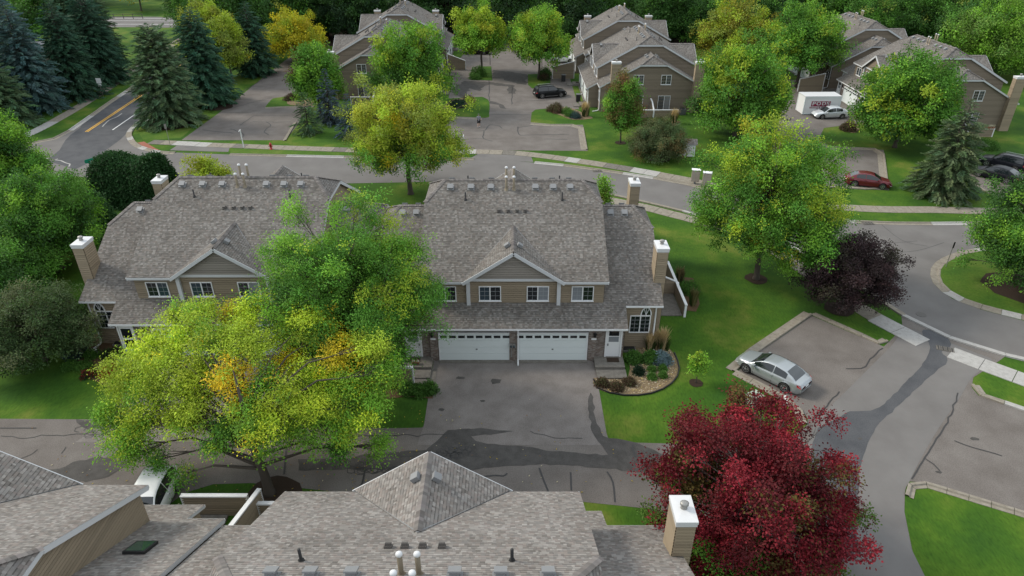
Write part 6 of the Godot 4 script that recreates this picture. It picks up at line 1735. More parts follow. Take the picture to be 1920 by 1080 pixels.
	bush("round_shrub", "round shrub on the lawn by the left pavement", Vector3(-60.5, 0, -133.0), 1.3, 2.2, g2, 200, 255, "small", 2.0)
	pebbles(smooth(PackedVector2Array([Vector2(5.39, -35.36), Vector2(7.51, -35.42), Vector2(7.93, -37.59), Vector2(8.22, -38.53), Vector2(10.36, -38.97), Vector2(10.92, -38.09), Vector2(10.92, -36.51), Vector2(10.30, -35.20), Vector2(9.15, -34.21), Vector2(7.70, -33.79), Vector2(6.38, -33.94), Vector2(5.55, -34.32)]), 2, true), 1500, 0.04)
	# fallen leaves
	var where := []
	var cols := []
	var r := RandomNumberGenerator.new()
	r.seed = 260
	for i in 420:
		var p := Vector3(-12 + r.randfn(0, 9.0), 0.045, -27.5 + r.randfn(0, 3.2))
		if p.z < -36.5 or p.z > -24.3:
			continue
		where.append(Transform3D(Basis(Vector3.UP, r.randf() * TAU).scaled(Vector3.ONE * r.randf_range(0.6, 1.1)), p))
		var c := pick(r, [Color(0.4, 0.3, 0.04), 2.0, Color(0.5, 0.45, 0.3), 1.0, Color(0.25, 0.13, 0.04), 1.0])
		cols.append(c)
	var st := new_st()
	st.set_color(Color.WHITE)
	tri(st, Vector3(-0.07, 0, 0), Vector3(0, 0.012, -0.03), Vector3(0.07, 0, 0))
	tri(st, Vector3(-0.07, 0, 0), Vector3(0.07, 0, 0), Vector3(0, 0.012, 0.03))
	st.generate_normals()
	var holder := scatter("fallen_leaves", st.commit(), where, cols, "leaf", self)
	holder.set_meta("label", "yellow leaves fallen on the lane under the ash tree")

func pebbles(poly: PackedVector2Array, n: int, y: float):
	var r := RandomNumberGenerator.new()
	r.seed = 271
	var lo := poly[0]
	var hi := poly[0]
	for p in poly:
		lo = lo.min(p)
		hi = hi.max(p)
	var where := []
	var cols := []
	while where.size() < n:
		var p := Vector2(r.randf_range(lo.x, hi.x), r.randf_range(lo.y, hi.y))
		if not Geometry2D.is_point_in_polygon(p, poly):
			continue
		var s := r.randf_range(0.03, 0.075)
		where.append(Transform3D(Basis(Vector3.UP, r.randf() * TAU).scaled(Vector3(s, s * 0.6, s * 0.8)), Vector3(p.x, y, p.y)))
		cols.append(pick(r, [Color(0.33, 0.25, 0.15), 3.0, Color(0.22, 0.15, 0.09), 2.0, Color(0.45, 0.39, 0.28), 2.0, Color(0.5, 0.38, 0.12), 0.8, Color(0.12, 0.09, 0.06), 1.0]))
	var st := new_st()
	st.set_color(Color.WHITE)
	var t := [Vector3(0, 1, 0), Vector3(1, 0, 0.2), Vector3(-0.2, 0, 1), Vector3(-1, 0, -0.2), Vector3(0.2, 0, -1)]
	for k in 4:
		tri(st, t[0], t[1 + k], t[1 + (k + 1) % 4])
	st.generate_normals()
	var o := scatter("gravel_stones", st.commit(), where, cols, "tinted", self)
	o.set_meta("label", "loose tan stones of the gravel bed by the entry door")

# ---------------------------------------------------------------- vehicles
func curve_at(keys: Array, x: float) -> float:
	# keys hold x, value pairs with x rising; eased between
	if x <= keys[0]:
		return keys[1]
	for i in range(2, keys.size(), 2):
		if x <= keys[i]:
			var t: float = (x - keys[i - 2]) / (keys[i] - keys[i - 2])
			t = t * t * (3.0 - 2.0 * t) * 0.5 + t * 0.5
			return lerpf(keys[i - 1], keys[i + 1], t)
	return keys[-1]

func loft(st: SurfaceTool, rings: Array, close_ends := true):
	for i in rings.size() - 1:
		var a: Array = rings[i]
		var b: Array = rings[i + 1]
		for k in a.size() - 1:
			tri(st, a[k], b[k + 1], b[k])
			tri(st, a[k], a[k + 1], b[k + 1])
	if close_ends:
		for e in [0, rings.size() - 1]:
			var r: Array = rings[e]
			for k in range(1, r.size() - 1):
				tri(st, r[0], r[k], r[k + 1])

func cabin_point(v: Dictionary, x: float, t: float, off: float) -> Vector3:
	# t runs over the cabin from the right belt (-1) across the roof (0) to the left belt (1)
	var base: float = curve_at(v.belt, x) - 0.03
	var top: float = maxf(base + 0.01, curve_at(v.roof, x))
	var wb: float = v.w * 0.5 * 0.94 * curve_at(v.plan, x)
	var wr: float = v.w * 0.5 * v.tumble
	var hh := top - base
	var f := clampf(hh / (v.h - base), 0.0, 1.0)
	var wtop := lerpf(wb * 0.96, wr, f)
	var a := absf(t)
	var s := signf(t)
	var p: Vector3
	if a > 0.55:
		var k := (a - 0.55) / 0.45
		p = Vector3(x, base + hh * (1.0 - pow(k, 1.12)) * 0.93, s * lerpf(wtop, wb, k))
		p += Vector3(0, 0.25, s).normalized() * off
	else:
		var k := a / 0.55
		p = Vector3(x, base + hh * lerpf(1.0, 0.93, k * k * k), s * wtop * k)
		p += Vector3(0, off, 0)
	return p

func cabin_patch(v: Dictionary, x0: float, x1: float, ta: float, tb: float, off: float, nx := 8, nt := 8) -> SurfaceTool:
	var st := new_st(true)
	var rings := []
	for i in nx + 1:
		var r := []
		for k in nt + 1:
			r.append(cabin_point(v, lerpf(x0, x1, float(i) / nx), lerpf(ta, tb, float(k) / nt), off))
		rings.append(r)
	loft(st, rings, false)
	return st

func car(label: String, kind: String, at: Vector3, turn: float, paint: Color, o := {}):
	# x points to the front; a lofted body with wheel arches, a lofted cabin with its glass, lamps, mirrors, wheels
	var suv := kind == "suv"
	var t := thing("parked_car", label, "suv" if suv else "car", at, turn)
	var sc: float = o.get("scale", 1.0)
	t.scale = Vector3.ONE * sc
	var v := {}
	if suv:
		v = {"l": 4.8, "w": 1.9, "h": 1.72, "wr": 0.37, "fx": 1.45, "rx": -1.42, "tumble": 0.68,
			"top": [-2.4, 0.82, -2.3, 1.02, -1.0, 1.06, 0.95, 1.08, 1.4, 1.04, 2.1, 0.92, 2.4, 0.66],
			"belt": [-2.4, 1.03, 1.2, 1.06], "roof": [-2.34, 1.0, -2.05, 1.55, -1.7, 1.68, -0.6, 1.72, 0.1, 1.68, 0.45, 1.6, 1.28, 1.0],
			"plan": [-2.4, 0.82, -2.0, 0.96, -1.0, 1.0, 1.0, 1.0, 1.9, 0.95, 2.4, 0.74], "glass": [-2.26, -1.9, -1.95, -0.55, -0.5, 0.9, 0.42, 1.22]}
	elif kind == "hatch":
		v = {"l": 4.4, "w": 1.82, "h": 1.62, "wr": 0.34, "fx": 1.35, "rx": -1.3, "tumble": 0.68,
			"top": [-2.2, 0.8, -2.1, 1.0, -1.0, 1.03, 0.95, 1.02, 1.4, 0.98, 2.0, 0.84, 2.2, 0.6],
			"belt": [-2.2, 1.05, 1.2, 0.98], "roof": [-2.14, 0.98, -1.75, 1.42, -1.4, 1.55, -0.5, 1.62, 0.1, 1.58, 0.4, 1.5, 1.3, 0.95],
			"plan": [-2.2, 0.8, -1.8, 0.95, -1.0, 1.0, 1.0, 1.0, 1.8, 0.93, 2.2, 0.72], "glass": [-2.05, -1.65, -1.75, -0.45, -0.4, 0.9, 0.38, 1.22]}
	else:
		v = {"l": 4.65, "w": 1.8, "h": 1.46, "wr": 0.33, "fx": 1.38, "rx": -1.32, "tumble": 0.66,
			"top": [-2.33, 0.72, -2.24, 0.95, -1.6, 1.0, 0.6, 0.93, 1.2, 0.9, 2.0, 0.76, 2.33, 0.5],
			"belt": [-2.3, 0.98, -1.2, 0.97, 1.2, 0.9], "roof": [-1.98, 0.94, -1.5, 1.22, -1.05, 1.4, -0.4, 1.46, 0.1, 1.43, 0.4, 1.35, 1.32, 0.86],
			"plan": [-2.33, 0.76, -1.95, 0.93, -1.0, 1.0, 1.0, 1.0, 1.8, 0.93, 2.33, 0.68], "glass": [-1.92, -1.12, -1.28, -0.42, -0.36, 0.92, 0.4, 1.24]}
	var pm := StandardMaterial3D.new()
	pm.albedo_color = paint.linear_to_srgb()
	pm.metallic = o.get("metal", 0.35)
	pm.roughness = 0.35
	pm.clearcoat_enabled = true
	pm.clearcoat = o.get("coat", 0.6)
	pm.metallic_specular = o.get("spec", 0.5)
	pm.clearcoat_roughness = 0.04
	var st := new_st(true)
	var rings := []
	var n := 72
	for i in n + 1:
		var x: float = lerpf(-v.l * 0.5, v.l * 0.5, float(i) / n)
		var w: float = v.w * 0.5 * curve_at(v.plan, x)
		var top: float = curve_at(v.top, x)
		var endk := clampf((absf(x) - (v.l * 0.5 - 0.35)) / 0.35, 0.0, 1.0)
		var bot := 0.2 + 0.14 * endk * endk
		var arch := bot
		for wx in [v.fx, v.rx]:
			var rr: float = v.wr + 0.07
			if absf(x - wx) < rr:
				arch = maxf(arch, v.wr + sqrt(rr * rr - (x - wx) * (x - wx)))
		var mid := lerpf(bot, top, 0.62)
		var half := [Vector3(x, bot, 0), Vector3(x, bot, w * 0.62), Vector3(x, arch, w * 0.63), Vector3(x, arch, w * 0.93), Vector3(x, maxf(arch, bot + 0.08) + 0.005, w * 0.97), Vector3(x, maxf(arch + 0.01, lerpf(bot, top, 0.35)), w * 1.0), Vector3(x, maxf(arch + 0.02, mid), w * 0.985), Vector3(x, maxf(arch + 0.03, top - 0.1), w * 0.965), Vector3(x, maxf(arch + 0.035, top - 0.03), w * 0.91), Vector3(x, top + 0.005, w * 0.78), Vector3(x, top + 0.025, w * 0.4), Vector3(x, top + 0.03, 0)]
		var ring := []
		for p in half:
			ring.append(p)
		for k in range(half.size() - 2, -1, -1):
			var p: Vector3 = half[k]
			ring.append(Vector3(p.x, p.y, -p.z))
		rings.append(ring)
	loft(st, rings)
	obj("body", st, pm, t)
	var x0: float = v.roof[0]
	var x1: float = v.roof[v.roof.size() - 2]
	obj("cabin", cabin_patch(v, x0, x1, -1.0, 1.0, 0.0, 40, 20), pm, t)
	var g: Array = v.glass
	var gm: Material = M[o.get("glass", "car_glass")]
	obj("windscreen", cabin_patch(v, g[6] + 0.06, g[7], -0.5, 0.5, 0.006, 8, 8), gm, t)
	obj("rear_window", cabin_patch(v, g[0] + 0.08, g[1] - 0.04, -0.47, 0.47, 0.006, 8, 8), M[o.get("rear_glass", "car_glass_grey")], t)
	for s in [-1.0, 1.0]:
		obj("side_window", cabin_patch(v, g[2], g[3], 0.585 * s, 0.96 * s, 0.008, 10, 4), gm, t)
		obj("side_window", cabin_patch(v, g[4], g[5], 0.585 * s, 0.96 * s, 0.008, 10, 4), gm, t)
		var mr := new_st()
		var my: float = curve_at(v.belt, 0.85) + 0.02
		box(mr, Vector3(0.85, my, s * (v.w * 0.5 + 0.08)), Vector3(0.12, 0.14, 0.22))
		box(mr, Vector3(0.87, my - 0.03, s * (v.w * 0.5 - 0.03)), Vector3(0.07, 0.05, 0.14))
		obj("mirror", mr, pm, t)
		for fr in [1.0, -1.0]:
			var xe: float = fr * v.l * 0.5
			var lp := new_st(true)
			var tops: float = curve_at(v.top, xe * 0.965)
			var hw: float = v.w * 0.5
			var za: float = hw * curve_at(v.plan, xe * 0.88) * 1.005
			var zb: float = hw * curve_at(v.plan, xe * 0.97) * 1.0
			var zc: float = zb - 0.32
			var ya := tops - 0.06
			var yb := tops - (0.2 if fr > 0 else 0.24)
			var q := [Vector3(xe * 0.865, ya + 0.02, s * za), Vector3(xe * 0.955, ya, s * (zb + 0.02)), Vector3(xe * 0.992, ya - 0.04, s * zc), Vector3(xe * 1.006, yb, s * zc), Vector3(xe * 0.985, yb, s * (zb + 0.035)), Vector3(xe * 0.89, yb + 0.06, s * (za + 0.012))]
			for k in range(1, 5):
				tri(lp, q[0], q[k], q[k + 1])
			obj("headlight" if fr > 0 else "tail_light", lp, M["lamp_clear" if fr > 0 else "lamp_red"], t)
			var wx: float = v.fx if fr > 0 else v.rx
			wheel(t, Vector3(wx, v.wr, s * (v.w * 0.5 - 0.1)), v.wr, s)
		for hx in [-0.25, 0.75]:
			var dh := new_st()
			box(dh, Vector3(hx - 0.1, curve_at(v.belt, hx) - 0.14, s * v.w * 0.497), Vector3(0.2, 0.035, 0.03))
			obj("door_handle", dh, pm, t)
		for hx in [-0.4, 0.9, -1.15]:
			var sm := new_st()
			bar(sm, Vector3(hx, 0.3 if hx > -1 else 0.8, s * v.w * 0.5005), Vector3(hx - 0.02, curve_at(v.belt, hx) - 0.1, s * v.w * 0.487), 0.012, 0.008)
			obj("door_seam", sm, M["black"], t)
	var gr := new_st()
	box(gr, Vector3(v.l * 0.5 - 0.015, 0.42, 0), Vector3(0.06, 0.12, 1.0))
	box(gr, Vector3(v.l * 0.5 - 0.02, 0.3, 0), Vector3(0.05, 0.07, 1.1))
	obj("grille", gr, M["black"], t)
	var pl := new_st()
	box(pl, Vector3(-v.l * 0.5 - 0.01, 0.66 if not suv else 0.75, 0), Vector3(0.03, 0.13, 0.34))
	obj("number_plate", pl, M["white"], t)
	if suv:
		for s in [-1.0, 1.0]:
			var rl := new_st()
			tube(rl, [Vector3(-1.75, 1.7, 0.56 * s), Vector3(-1.6, 1.76, 0.56 * s), Vector3(0.0, 1.76, 0.56 * s), Vector3(0.2, 1.7, 0.56 * s)], [0.02, 0.02, 0.02, 0.02], 5)
			obj("roof_rail", rl, M["rim"], t)
			var ct := new_st()
			box(ct, Vector3(0, 0.34, s * v.w * 0.503), Vector3(1.9, 0.04, 0.02))
			obj("sill_trim", ct, M["rim"], t)

func wheel(t: Node3D, at: Vector3, r: float, s: float):
	var w := Node3D.new()
	w.name = "wheel"
	t.add_child(w, true)
	w.position = at
	var ty := new_st(true)
	var prof := [Vector2(r * 0.62, -0.1), Vector2(r * 0.94, -0.105), Vector2(r, -0.07), Vector2(r, 0.07), Vector2(r * 0.94, 0.105), Vector2(r * 0.66, 0.1), Vector2(r * 0.62, 0.06)]
	for i in prof.size() - 1:
		for k in 24:
			var a := TAU * k / 24
			var b := TAU * (k + 1) / 24
			var p: Vector2 = prof[i]
			var q: Vector2 = prof[i + 1]
			var v := [Vector3(cos(a) * p.x, sin(a) * p.x, s * p.y), Vector3(cos(b) * p.x, sin(b) * p.x, s * p.y), Vector3(cos(b) * q.x, sin(b) * q.x, s * q.y), Vector3(cos(a) * q.x, sin(a) * q.x, s * q.y)]
			tri(ty, v[0], v[1], v[2])
			tri(ty, v[0], v[2], v[3])
	for k in 24:
		var a := TAU * k / 24
		var b := TAU * (k + 1) / 24
		tri(ty, Vector3(0, 0, s * 0.03), Vector3(cos(a), sin(a), 0) * r * 0.64 + Vector3(0, 0, s * 0.03), Vector3(cos(b), sin(b), 0) * r * 0.64 + Vector3(0, 0, s * 0.03))
	obj("tyre", ty, M["tyre"], w)
	var rm := new_st()
	for k in 5:
		var a := TAU * k / 5 + 0.3
		bar(rm, Vector3(0, 0, s * 0.085), Vector3(cos(a), sin(a), 0) * r * 0.63 + Vector3(0, 0, s * 0.085), 0.075 if absf(cos(a)) < 2 else 0.06, 0.03)
	for k in 20:
		var a := TAU * k / 20
		var b := TAU * (k + 1) / 20
		bar(rm, Vector3(cos(a), sin(a), 0) * r * 0.62 + Vector3(0, 0, s * 0.085), Vector3(cos(b), sin(b), 0) * r * 0.62 + Vector3(0, 0, s * 0.085), 0.03, 0.03)
	box(rm, Vector3(0, 0, s * 0.09), Vector3(0.12, 0.12, 0.03))
	obj("rim", rm, M["rim"], w)

func cars():
	var silver := Color(0.36, 0.39, 0.405)
	car("silver sedan parked in the bay at the foot of the big lawn", "sedan", Vector3(16.84, 0, -35.56), 2.303, silver, {"metal": 0.5})
	car("dark red sedan parked at the end of its kerbed bay", "sedan", Vector3(38.24, 0, -69.25), -0.338, Color(0.13, 0.006, 0.014), {"metal": 0.3})
	car("pale silver sedan parked before the white storage container", "sedan", Vector3(44.54, 0, -95.09), -3.056, Color(0.6, 0.63, 0.65), {"scale": 1.06, "metal": 0.4})
	car("black suv with bright roof trim parked at the far right garage", "suv", Vector3(5.85, 0, -106.43), 0.260, Color(0.006, 0.007, 0.008), {"scale": 1.05, "metal": 0.0, "coat": 0.1, "spec": 0.3})
	car("black sedan, front one of the two dark cars at the right edge", "sedan", Vector3(53.22, 0, -71.19), 2.215, Color(0.008, 0.009, 0.013), {"scale": 1.05, "metal": 0.0, "coat": 0.1, "spec": 0.3})
	car("black car with roof rails behind the front black sedan", "suv", Vector3(56.21, 0, -74.78), 2.337, Color(0.008, 0.009, 0.013), {"scale": 0.98, "metal": 0.0, "coat": 0.1, "spec": 0.3})
	car("black car half hidden behind the left court tree", "sedan", Vector3(-6.90, 0, -139.11), 3.048, Color(0.008, 0.008, 0.01), {"scale": 1.1, "metal": 0.0, "coat": 0.1, "spec": 0.3})
	car("white hatchback half hidden behind the bottom left roof", "hatch", Vector3(-18.3, 0, -24.4), -PI / 2 + 0.06, Color(0.76, 0.77, 0.77), {"metal": 0.0})
	car("white car half hidden behind the right court tree", "hatch", Vector3(9.3, 0, -131.5), 0.1, Color(0.7, 0.71, 0.72), {"metal": 0.0})

# ---------------------------------------------------------------- street things
func text(parent: Node3D, called: String, words: String, size: float, at: Vector3, m: String, bold := true, squeeze := 1.0):
	var f := SystemFont.new()
	f.font_names = PackedStringArray(["Droid Sans"])
	f.font_weight = 700 if bold else 400
	var tm := TextMesh.new()
	tm.text = words
	tm.font = f
	tm.font_size = 64
	tm.pixel_size = size / 46.0
	tm.depth = 0.01
	var mi := MeshInstance3D.new()
	mi.name = called
	mi.mesh = tm
	mi.material_override = M[m]
	mi.position = at
	mi.scale = Vector3(squeeze, 1, 1)
	parent.add_child(mi, true)

func post_sign(label: String, at: Vector3, h: float, plates: Array, post := "metal", category := "sign"):
	var t := thing("road_sign", label, category, at)
	var st := new_st()
	cyl(st, Vector3(0, -0.05, 0), Vector3(0, h, 0), 0.035, 6)
	obj("post", st, M[post], t)
	for p in plates:
		var ps := new_st()
		box(ps, Vector3(0, p[0], 0.05), Vector3(p[1], p[2], 0.025), Basis(Vector3.UP, p[4]))
		obj("plate", ps, M[p[3]], t)

func street_things():
	# storage container with its lettering
	var c := thing("storage_container", "white storage container with maroon lettering behind the pale sedan", "container", Vector3(43.75, 0, -97.6), 0.02)
	var st := new_st()
	box(st, Vector3(0, 1.3, 0), Vector3(5.1, 2.44, 2.4))
	obj("body", st, M["white"], c)
	var rf := new_st()
	box(rf, Vector3(0, 2.56, 0), Vector3(5.2, 0.1, 2.5))
	obj("roof", rf, M["cap_white"], c)
	for x in [-2.53, 2.53]:
		for z in [-1.19, 1.19]:
			var p := new_st()
			box(p, Vector3(x, 1.3, z), Vector3(0.12, 2.44, 0.12))
			obj("corner_post", p, M["garage_white"], c)
	for y in [0.14, 2.44]:
		var p := new_st()
		box(p, Vector3(0, y, 1.215), Vector3(5.0, 0.12, 0.06))
		obj("side_rail", p, M["garage_white"], c)
	var pn := new_st()
	box(pn, Vector3(-0.2, 1.55, 1.215), Vector3(2.7, 0.72, 0.02))
	obj("sign_panel", pn, M["maroon"], c)
	text(c, "lettering", "PODS", 0.5, Vector3(-0.2, 1.58, 1.235), "cap_white", true, 1.45)
	text(c, "lettering", "Moving & Storage", 0.22, Vector3(-0.25, 1.02, 1.215), "maroon", true, 1.15)
	# mailbox cabinets
	for k in [["left tall beige mailbox cabinet by the street", Vector3(19.75, 0.00, -69.63)], ["right tall beige mailbox cabinet beside the maple's crown", Vector3(20.75, 0.00, -68.77)]]:
		var t := thing("mailbox_cabinet", k[0], "mailbox", k[1], -0.22, "mailbox cabinets by the street")
		var b := new_st()
		box(b, Vector3(0, 0.97, 0), Vector3(0.85, 1.25, 0.5))
		obj("cabinet", b, M["beige"], t)
		var l := new_st()
		box(l, Vector3(0, 1.63, 0), Vector3(0.95, 0.08, 0.62))
		obj("lid", l, M["white"], t)
		var p := new_st()
		box(p, Vector3(0, 0.18, 0), Vector3(0.2, 0.36, 0.2))
		obj("pedestal", p, M["vent_grey"], t)
		for j in 3:
			for i in 2:
				var d := new_st()
				box(d, Vector3(-0.2 + i * 0.4, 0.6 + j * 0.36, 0.255), Vector3(0.37, 0.32, 0.02))
				obj("mailbox_door", d, M["beige"], t)
	# small shed beside the round shrub tree
	var s := thing("small_shed", "small white shed with shingled roof beside the low round tree", "shed", Vector3(20.9, 0, -79.2), -0.12)
	var w := new_st()
	box(w, Vector3(0, 0.75, 0), Vector3(1.9, 1.5, 1.3))
	obj("wall", w, M["garage_white"], s)
	for e in [-1.0, 1.0]:
		var r := new_st()
		plane_poly(r, [Vector3(-1.15, 1.5, 0.85 * e), Vector3(1.15, 1.5, 0.85 * e), Vector3(1.15, 2.0, 0), Vector3(-1.15, 2.0, 0)])
		obj("roof", r, M["shingle"], s)
	var dd := new_st()
	box(dd, Vector3(0.25, 0.7, 0.67), Vector3(1.1, 1.3, 0.05))
	obj("door", dd, M["white"], s)
	var hy := thing("fire_hydrant", "red fire hydrant on the far verge", "hydrant", Vector3(-29.60, 0.00, -81.21))
	var hb := new_st(true)
	lathe(hb, Vector3.ZERO, [Vector2(0.2, 0), Vector2(0.2, 0.06), Vector2(0.13, 0.08), Vector2(0.12, 0.55), Vector2(0.17, 0.57), Vector2(0.16, 0.65), Vector2(0.09, 0.8), Vector2(0.04, 0.82), Vector2(0.04, 0.88), Vector2(0.0, 0.88)], 10)
	obj("barrel", hb, M["hydrant_red"], hy)
	for x in [-1.0, 1.0]:
		var nz := new_st()
		cyl(nz, Vector3(0.1 * x, 0.42, 0), Vector3(0.24 * x, 0.42, 0), 0.075, 8)
		obj("nozzle", nz, M["hydrant_red"], hy)
	# signs and posts
	var sn := thing("street_name_sign", "green street name sign at the corner behind the hedge", "sign", Vector3(-44.7, 0, -69.4))
	var sp := new_st()
	cyl(sp, Vector3(0, -0.05, 0), Vector3(0, 2.5, 0), 0.04, 6)
	obj("post", sp, M["metal"], sn)
	var bl := new_st()
	box(bl, Vector3(0, 2.55, 0.02), Vector3(1.25, 0.24, 0.03))
	obj("name_blade", bl, M["sign_green"], sn)
	var b2 := new_st()
	box(b2, Vector3(0, 2.82, 0), Vector3(1.1, 0.24, 0.03), Basis(Vector3.UP, 1.0))
	obj("name_blade", b2, M["sign_green"], sn)
	var s2 := thing("street_name_sign", "green street name sign at the distant main road", "sign", Vector3(-101.5, 0, -167.0))
	var q := new_st()
	cyl(q, Vector3(0, -0.05, 0), Vector3(0, 3.2, 0), 0.06, 6)
	obj("post", q, M["metal"], s2)
	var q2 := new_st()
	box(q2, Vector3(0, 3.4, 0), Vector3(1.9, 0.45, 0.05))
	obj("name_blade", q2, M["sign_green"], s2)
	post_sign("white two-panel sign on the verge beside the spruces", Vector3(-63.14, 0.00, -106.13), 2.9, [[2.5, 0.75, 0.75, "white", 0.0], [1.85, 0.5, 0.4, "white", 0.0]])
	post_sign("grey backed sign on a thin post at the street corner", Vector3(-42.79, 0.00, -82.96), 2.6, [[2.35, 0.3, 0.6, "metal", 1.2]])
	post_sign("dark sign on a thin post at the junction island", Vector3(36.4, 0.1, -50.5), 2.3, [[2.05, 0.12, 0.55, "black", 0.0]])
	post_sign("white notice board across the distant main road", Vector3(-107.5, 0, -184.0), 2.0, [[1.4, 1.4, 1.6, "white", 0.0]])
	for k in [["white slanting yard sign post on the far verge", Vector3(-33.19, 0.00, -81.82), 2.3], ["white yard sign post beside the olive yellow ash", Vector3(-5.76, 0.00, -79.42), 2.4], ["white yard sign post behind the crimson maple", Vector3(15.66, 0.00, -30.76), 2.3]]:
		var t := thing("yard_sign", k[0], "sign post", k[1])
		var p := new_st()
		box(p, Vector3(0, k[2] * 0.5, 0), Vector3(0.1, k[2], 0.1))
		obj("post", p, M["white"], t)
		var a := new_st()
		box(a, Vector3(-0.02, k[2] - 0.1, 0.28), Vector3(0.06, 0.08, 0.5))
		obj("arm", a, M["white"], t)
	# utility boxes
	var ub := thing("utility_box", "pale green utility box on the grass behind the crimson maple", "utility box", Vector3(14.85, 0.00, -32.85), 0.5)
	var u := new_st()
	box(u, Vector3(0, 0.34, 0), Vector3(0.8, 0.62, 0.65))
	obj("cabinet", u, M["box_green"], ub)
	var ul := new_st()
	box(ul, Vector3(0, 0.68, 0), Vector3(0.86, 0.07, 0.71))
	obj("lid", ul, M["box_green"], ub)
	for k in [["dark air conditioner at the far right gable", Vector3(24.2, 0, -96.6)], ["second air conditioner right of the far patio door", Vector3(27.4, 0, -97.0)]]:
		var t := thing("air_conditioner", k[0], "air conditioner", k[1])
		var b := new_st()
		box(b, Vector3(0, 0.42, 0), Vector3(0.85, 0.8, 0.85))
		obj("casing", b, M["ac_grey"], t)
		var f := new_st(true)
		cyl(f, Vector3(0, 0.82, 0), Vector3(0, 0.86, 0), 0.36, 14)
		obj("fan_guard", f, M["black"], t)
	# drains, manholes
	for k in [["storm drain grate in the far kerb right of the court", Vector3(9.66, 0.00, -73.57), 0.12], ["storm drain grate in the kerb below the spruce", Vector3(33.87, 0.00, -59.35), 0.1], ["broken drain grate at the end of the wet streak", Vector3(29.86, 0.00, -38.65), -0.4]]:
		var t := thing("storm_drain", k[0], "drain", k[1] + Vector3(0, 0.04, 0), k[2])
		var b := new_st()
		box(b, Vector3(0, 0.0, 0), Vector3(1.1, 0.03, 0.55))
		obj("frame", b, M["concrete_grey"], t)
		for i in 7:
			var g := new_st()
			box(g, Vector3(-0.42 + i * 0.14, 0.022, 0), Vector3(0.06, 0.03, 0.45))
			obj("grate_bar", g, M["vent_brown" if i % 2 else "tar"], t)
	for k in [["round manhole cover on the street near the mailboxes", Vector3(18.45, 0.00, -65.45)], ["round manhole cover on the bend of the street", Vector3(30.53, 0.00, -43.13)], ["round manhole cover in the intersection", Vector3(-54.25, 0.00, -77.32)]]:
		var t := thing("manhole_cover", k[0], "manhole", k[1])
		var b := new_st()
		cyl(b, Vector3(0, 0.005, 0), Vector3(0, 0.03, 0), 0.36, 16)
		obj("cover", b, M["vent_brown"], t)
	# porch things
	var ly := thing("porch_ornament", "small brown wooden porch bench with two round cushions", "bench", Vector3(-6.35, 0.3, -36.55))
	var lb := new_st()
	box(lb, Vector3(0, 0.16, 0), Vector3(0.5, 0.06, 0.22))
	for x in [-0.2, 0.2]:
		box(lb, Vector3(x, 0.07, 0), Vector3(0.05, 0.14, 0.2))
	obj("seat", lb, M["terracotta"], ly)
	for x in [-0.14, 0.14]:
		var cu := new_st(true)
		lathe(cu, Vector3(x, 0.19, 0), [Vector2(0, 0), Vector2(0.09, 0.01), Vector2(0.11, 0.05), Vector2(0.08, 0.1), Vector2(0, 0.12)], 8)
		obj("cushion", cu, M["beige"], ly)
	# pool and slide under the green ash
	var pl := thing("paddling_pool", "teal plastic paddling pool under the green ash", "paddling pool", Vector3(-9.0, 0, -35.9))
	var pr := new_st(true)
	lathe(pr, Vector3.ZERO, [Vector2(0.0, 0.05), Vector2(0.72, 0.06), Vector2(0.78, 0.32), Vector2(0.9, 0.34), Vector2(0.86, 0.0)], 16)
	obj("basin", pr, M["teal"], pl)
	var ch := thing("toy_chair", "blue plastic toy chair beside the entry porch", "chair", Vector3(-7.75, 0, -36.4), 0.5)
	var cs := new_st()
	box(cs, Vector3(0, 0.35, 0), Vector3(0.45, 0.05, 0.45))
	obj("seat", cs, M["blue"], ch)
	var cb := new_st()
	box(cb, Vector3(0, 0.66, -0.21), Vector3(0.45, 0.6, 0.05))
	obj("backrest", cb, M["teal"], ch)
	for x in [-0.19, 0.19]:
		for z in [-0.19, 0.19]:
			var lg := new_st()
			box(lg, Vector3(x, 0.17, z), Vector3(0.05, 0.33, 0.05))
			obj("leg", lg, M["blue"], ch)
	# bed lantern and window wells
	var la := thing("bed_lantern", "small white lantern standing in the mulch bed", "lantern", Vector3(-28.33, 0.00, -38.09))
	var l1 := new_st(true)
	lathe(l1, Vector3.ZERO, [Vector2(0.08, 0), Vector2(0.1, 0.04), Vector2(0.09, 0.36), Vector2(0.12, 0.38), Vector2(0.0, 0.46)], 8)
	obj("body", l1, M["white"], la)
	for k in [["dark window well cover beside the left entry door", Vector3(-27.2, 0.02, -39.2)], ["dark window well beside the right entry door", Vector3(8.0, 0.02, -38.5)]]:
		var t := thing("window_well", k[0], "window well", k[1])
		var b := new_st()
		box(b, Vector3(0, 0.08, 0), Vector3(0.95, 0.16, 0.5))
		obj("rim", b, M["metal"], t)
		var g := new_st()
		box(g, Vector3(0, 0.17, 0), Vector3(0.85, 0.03, 0.42))
		obj("cover", g, M["black"], t)
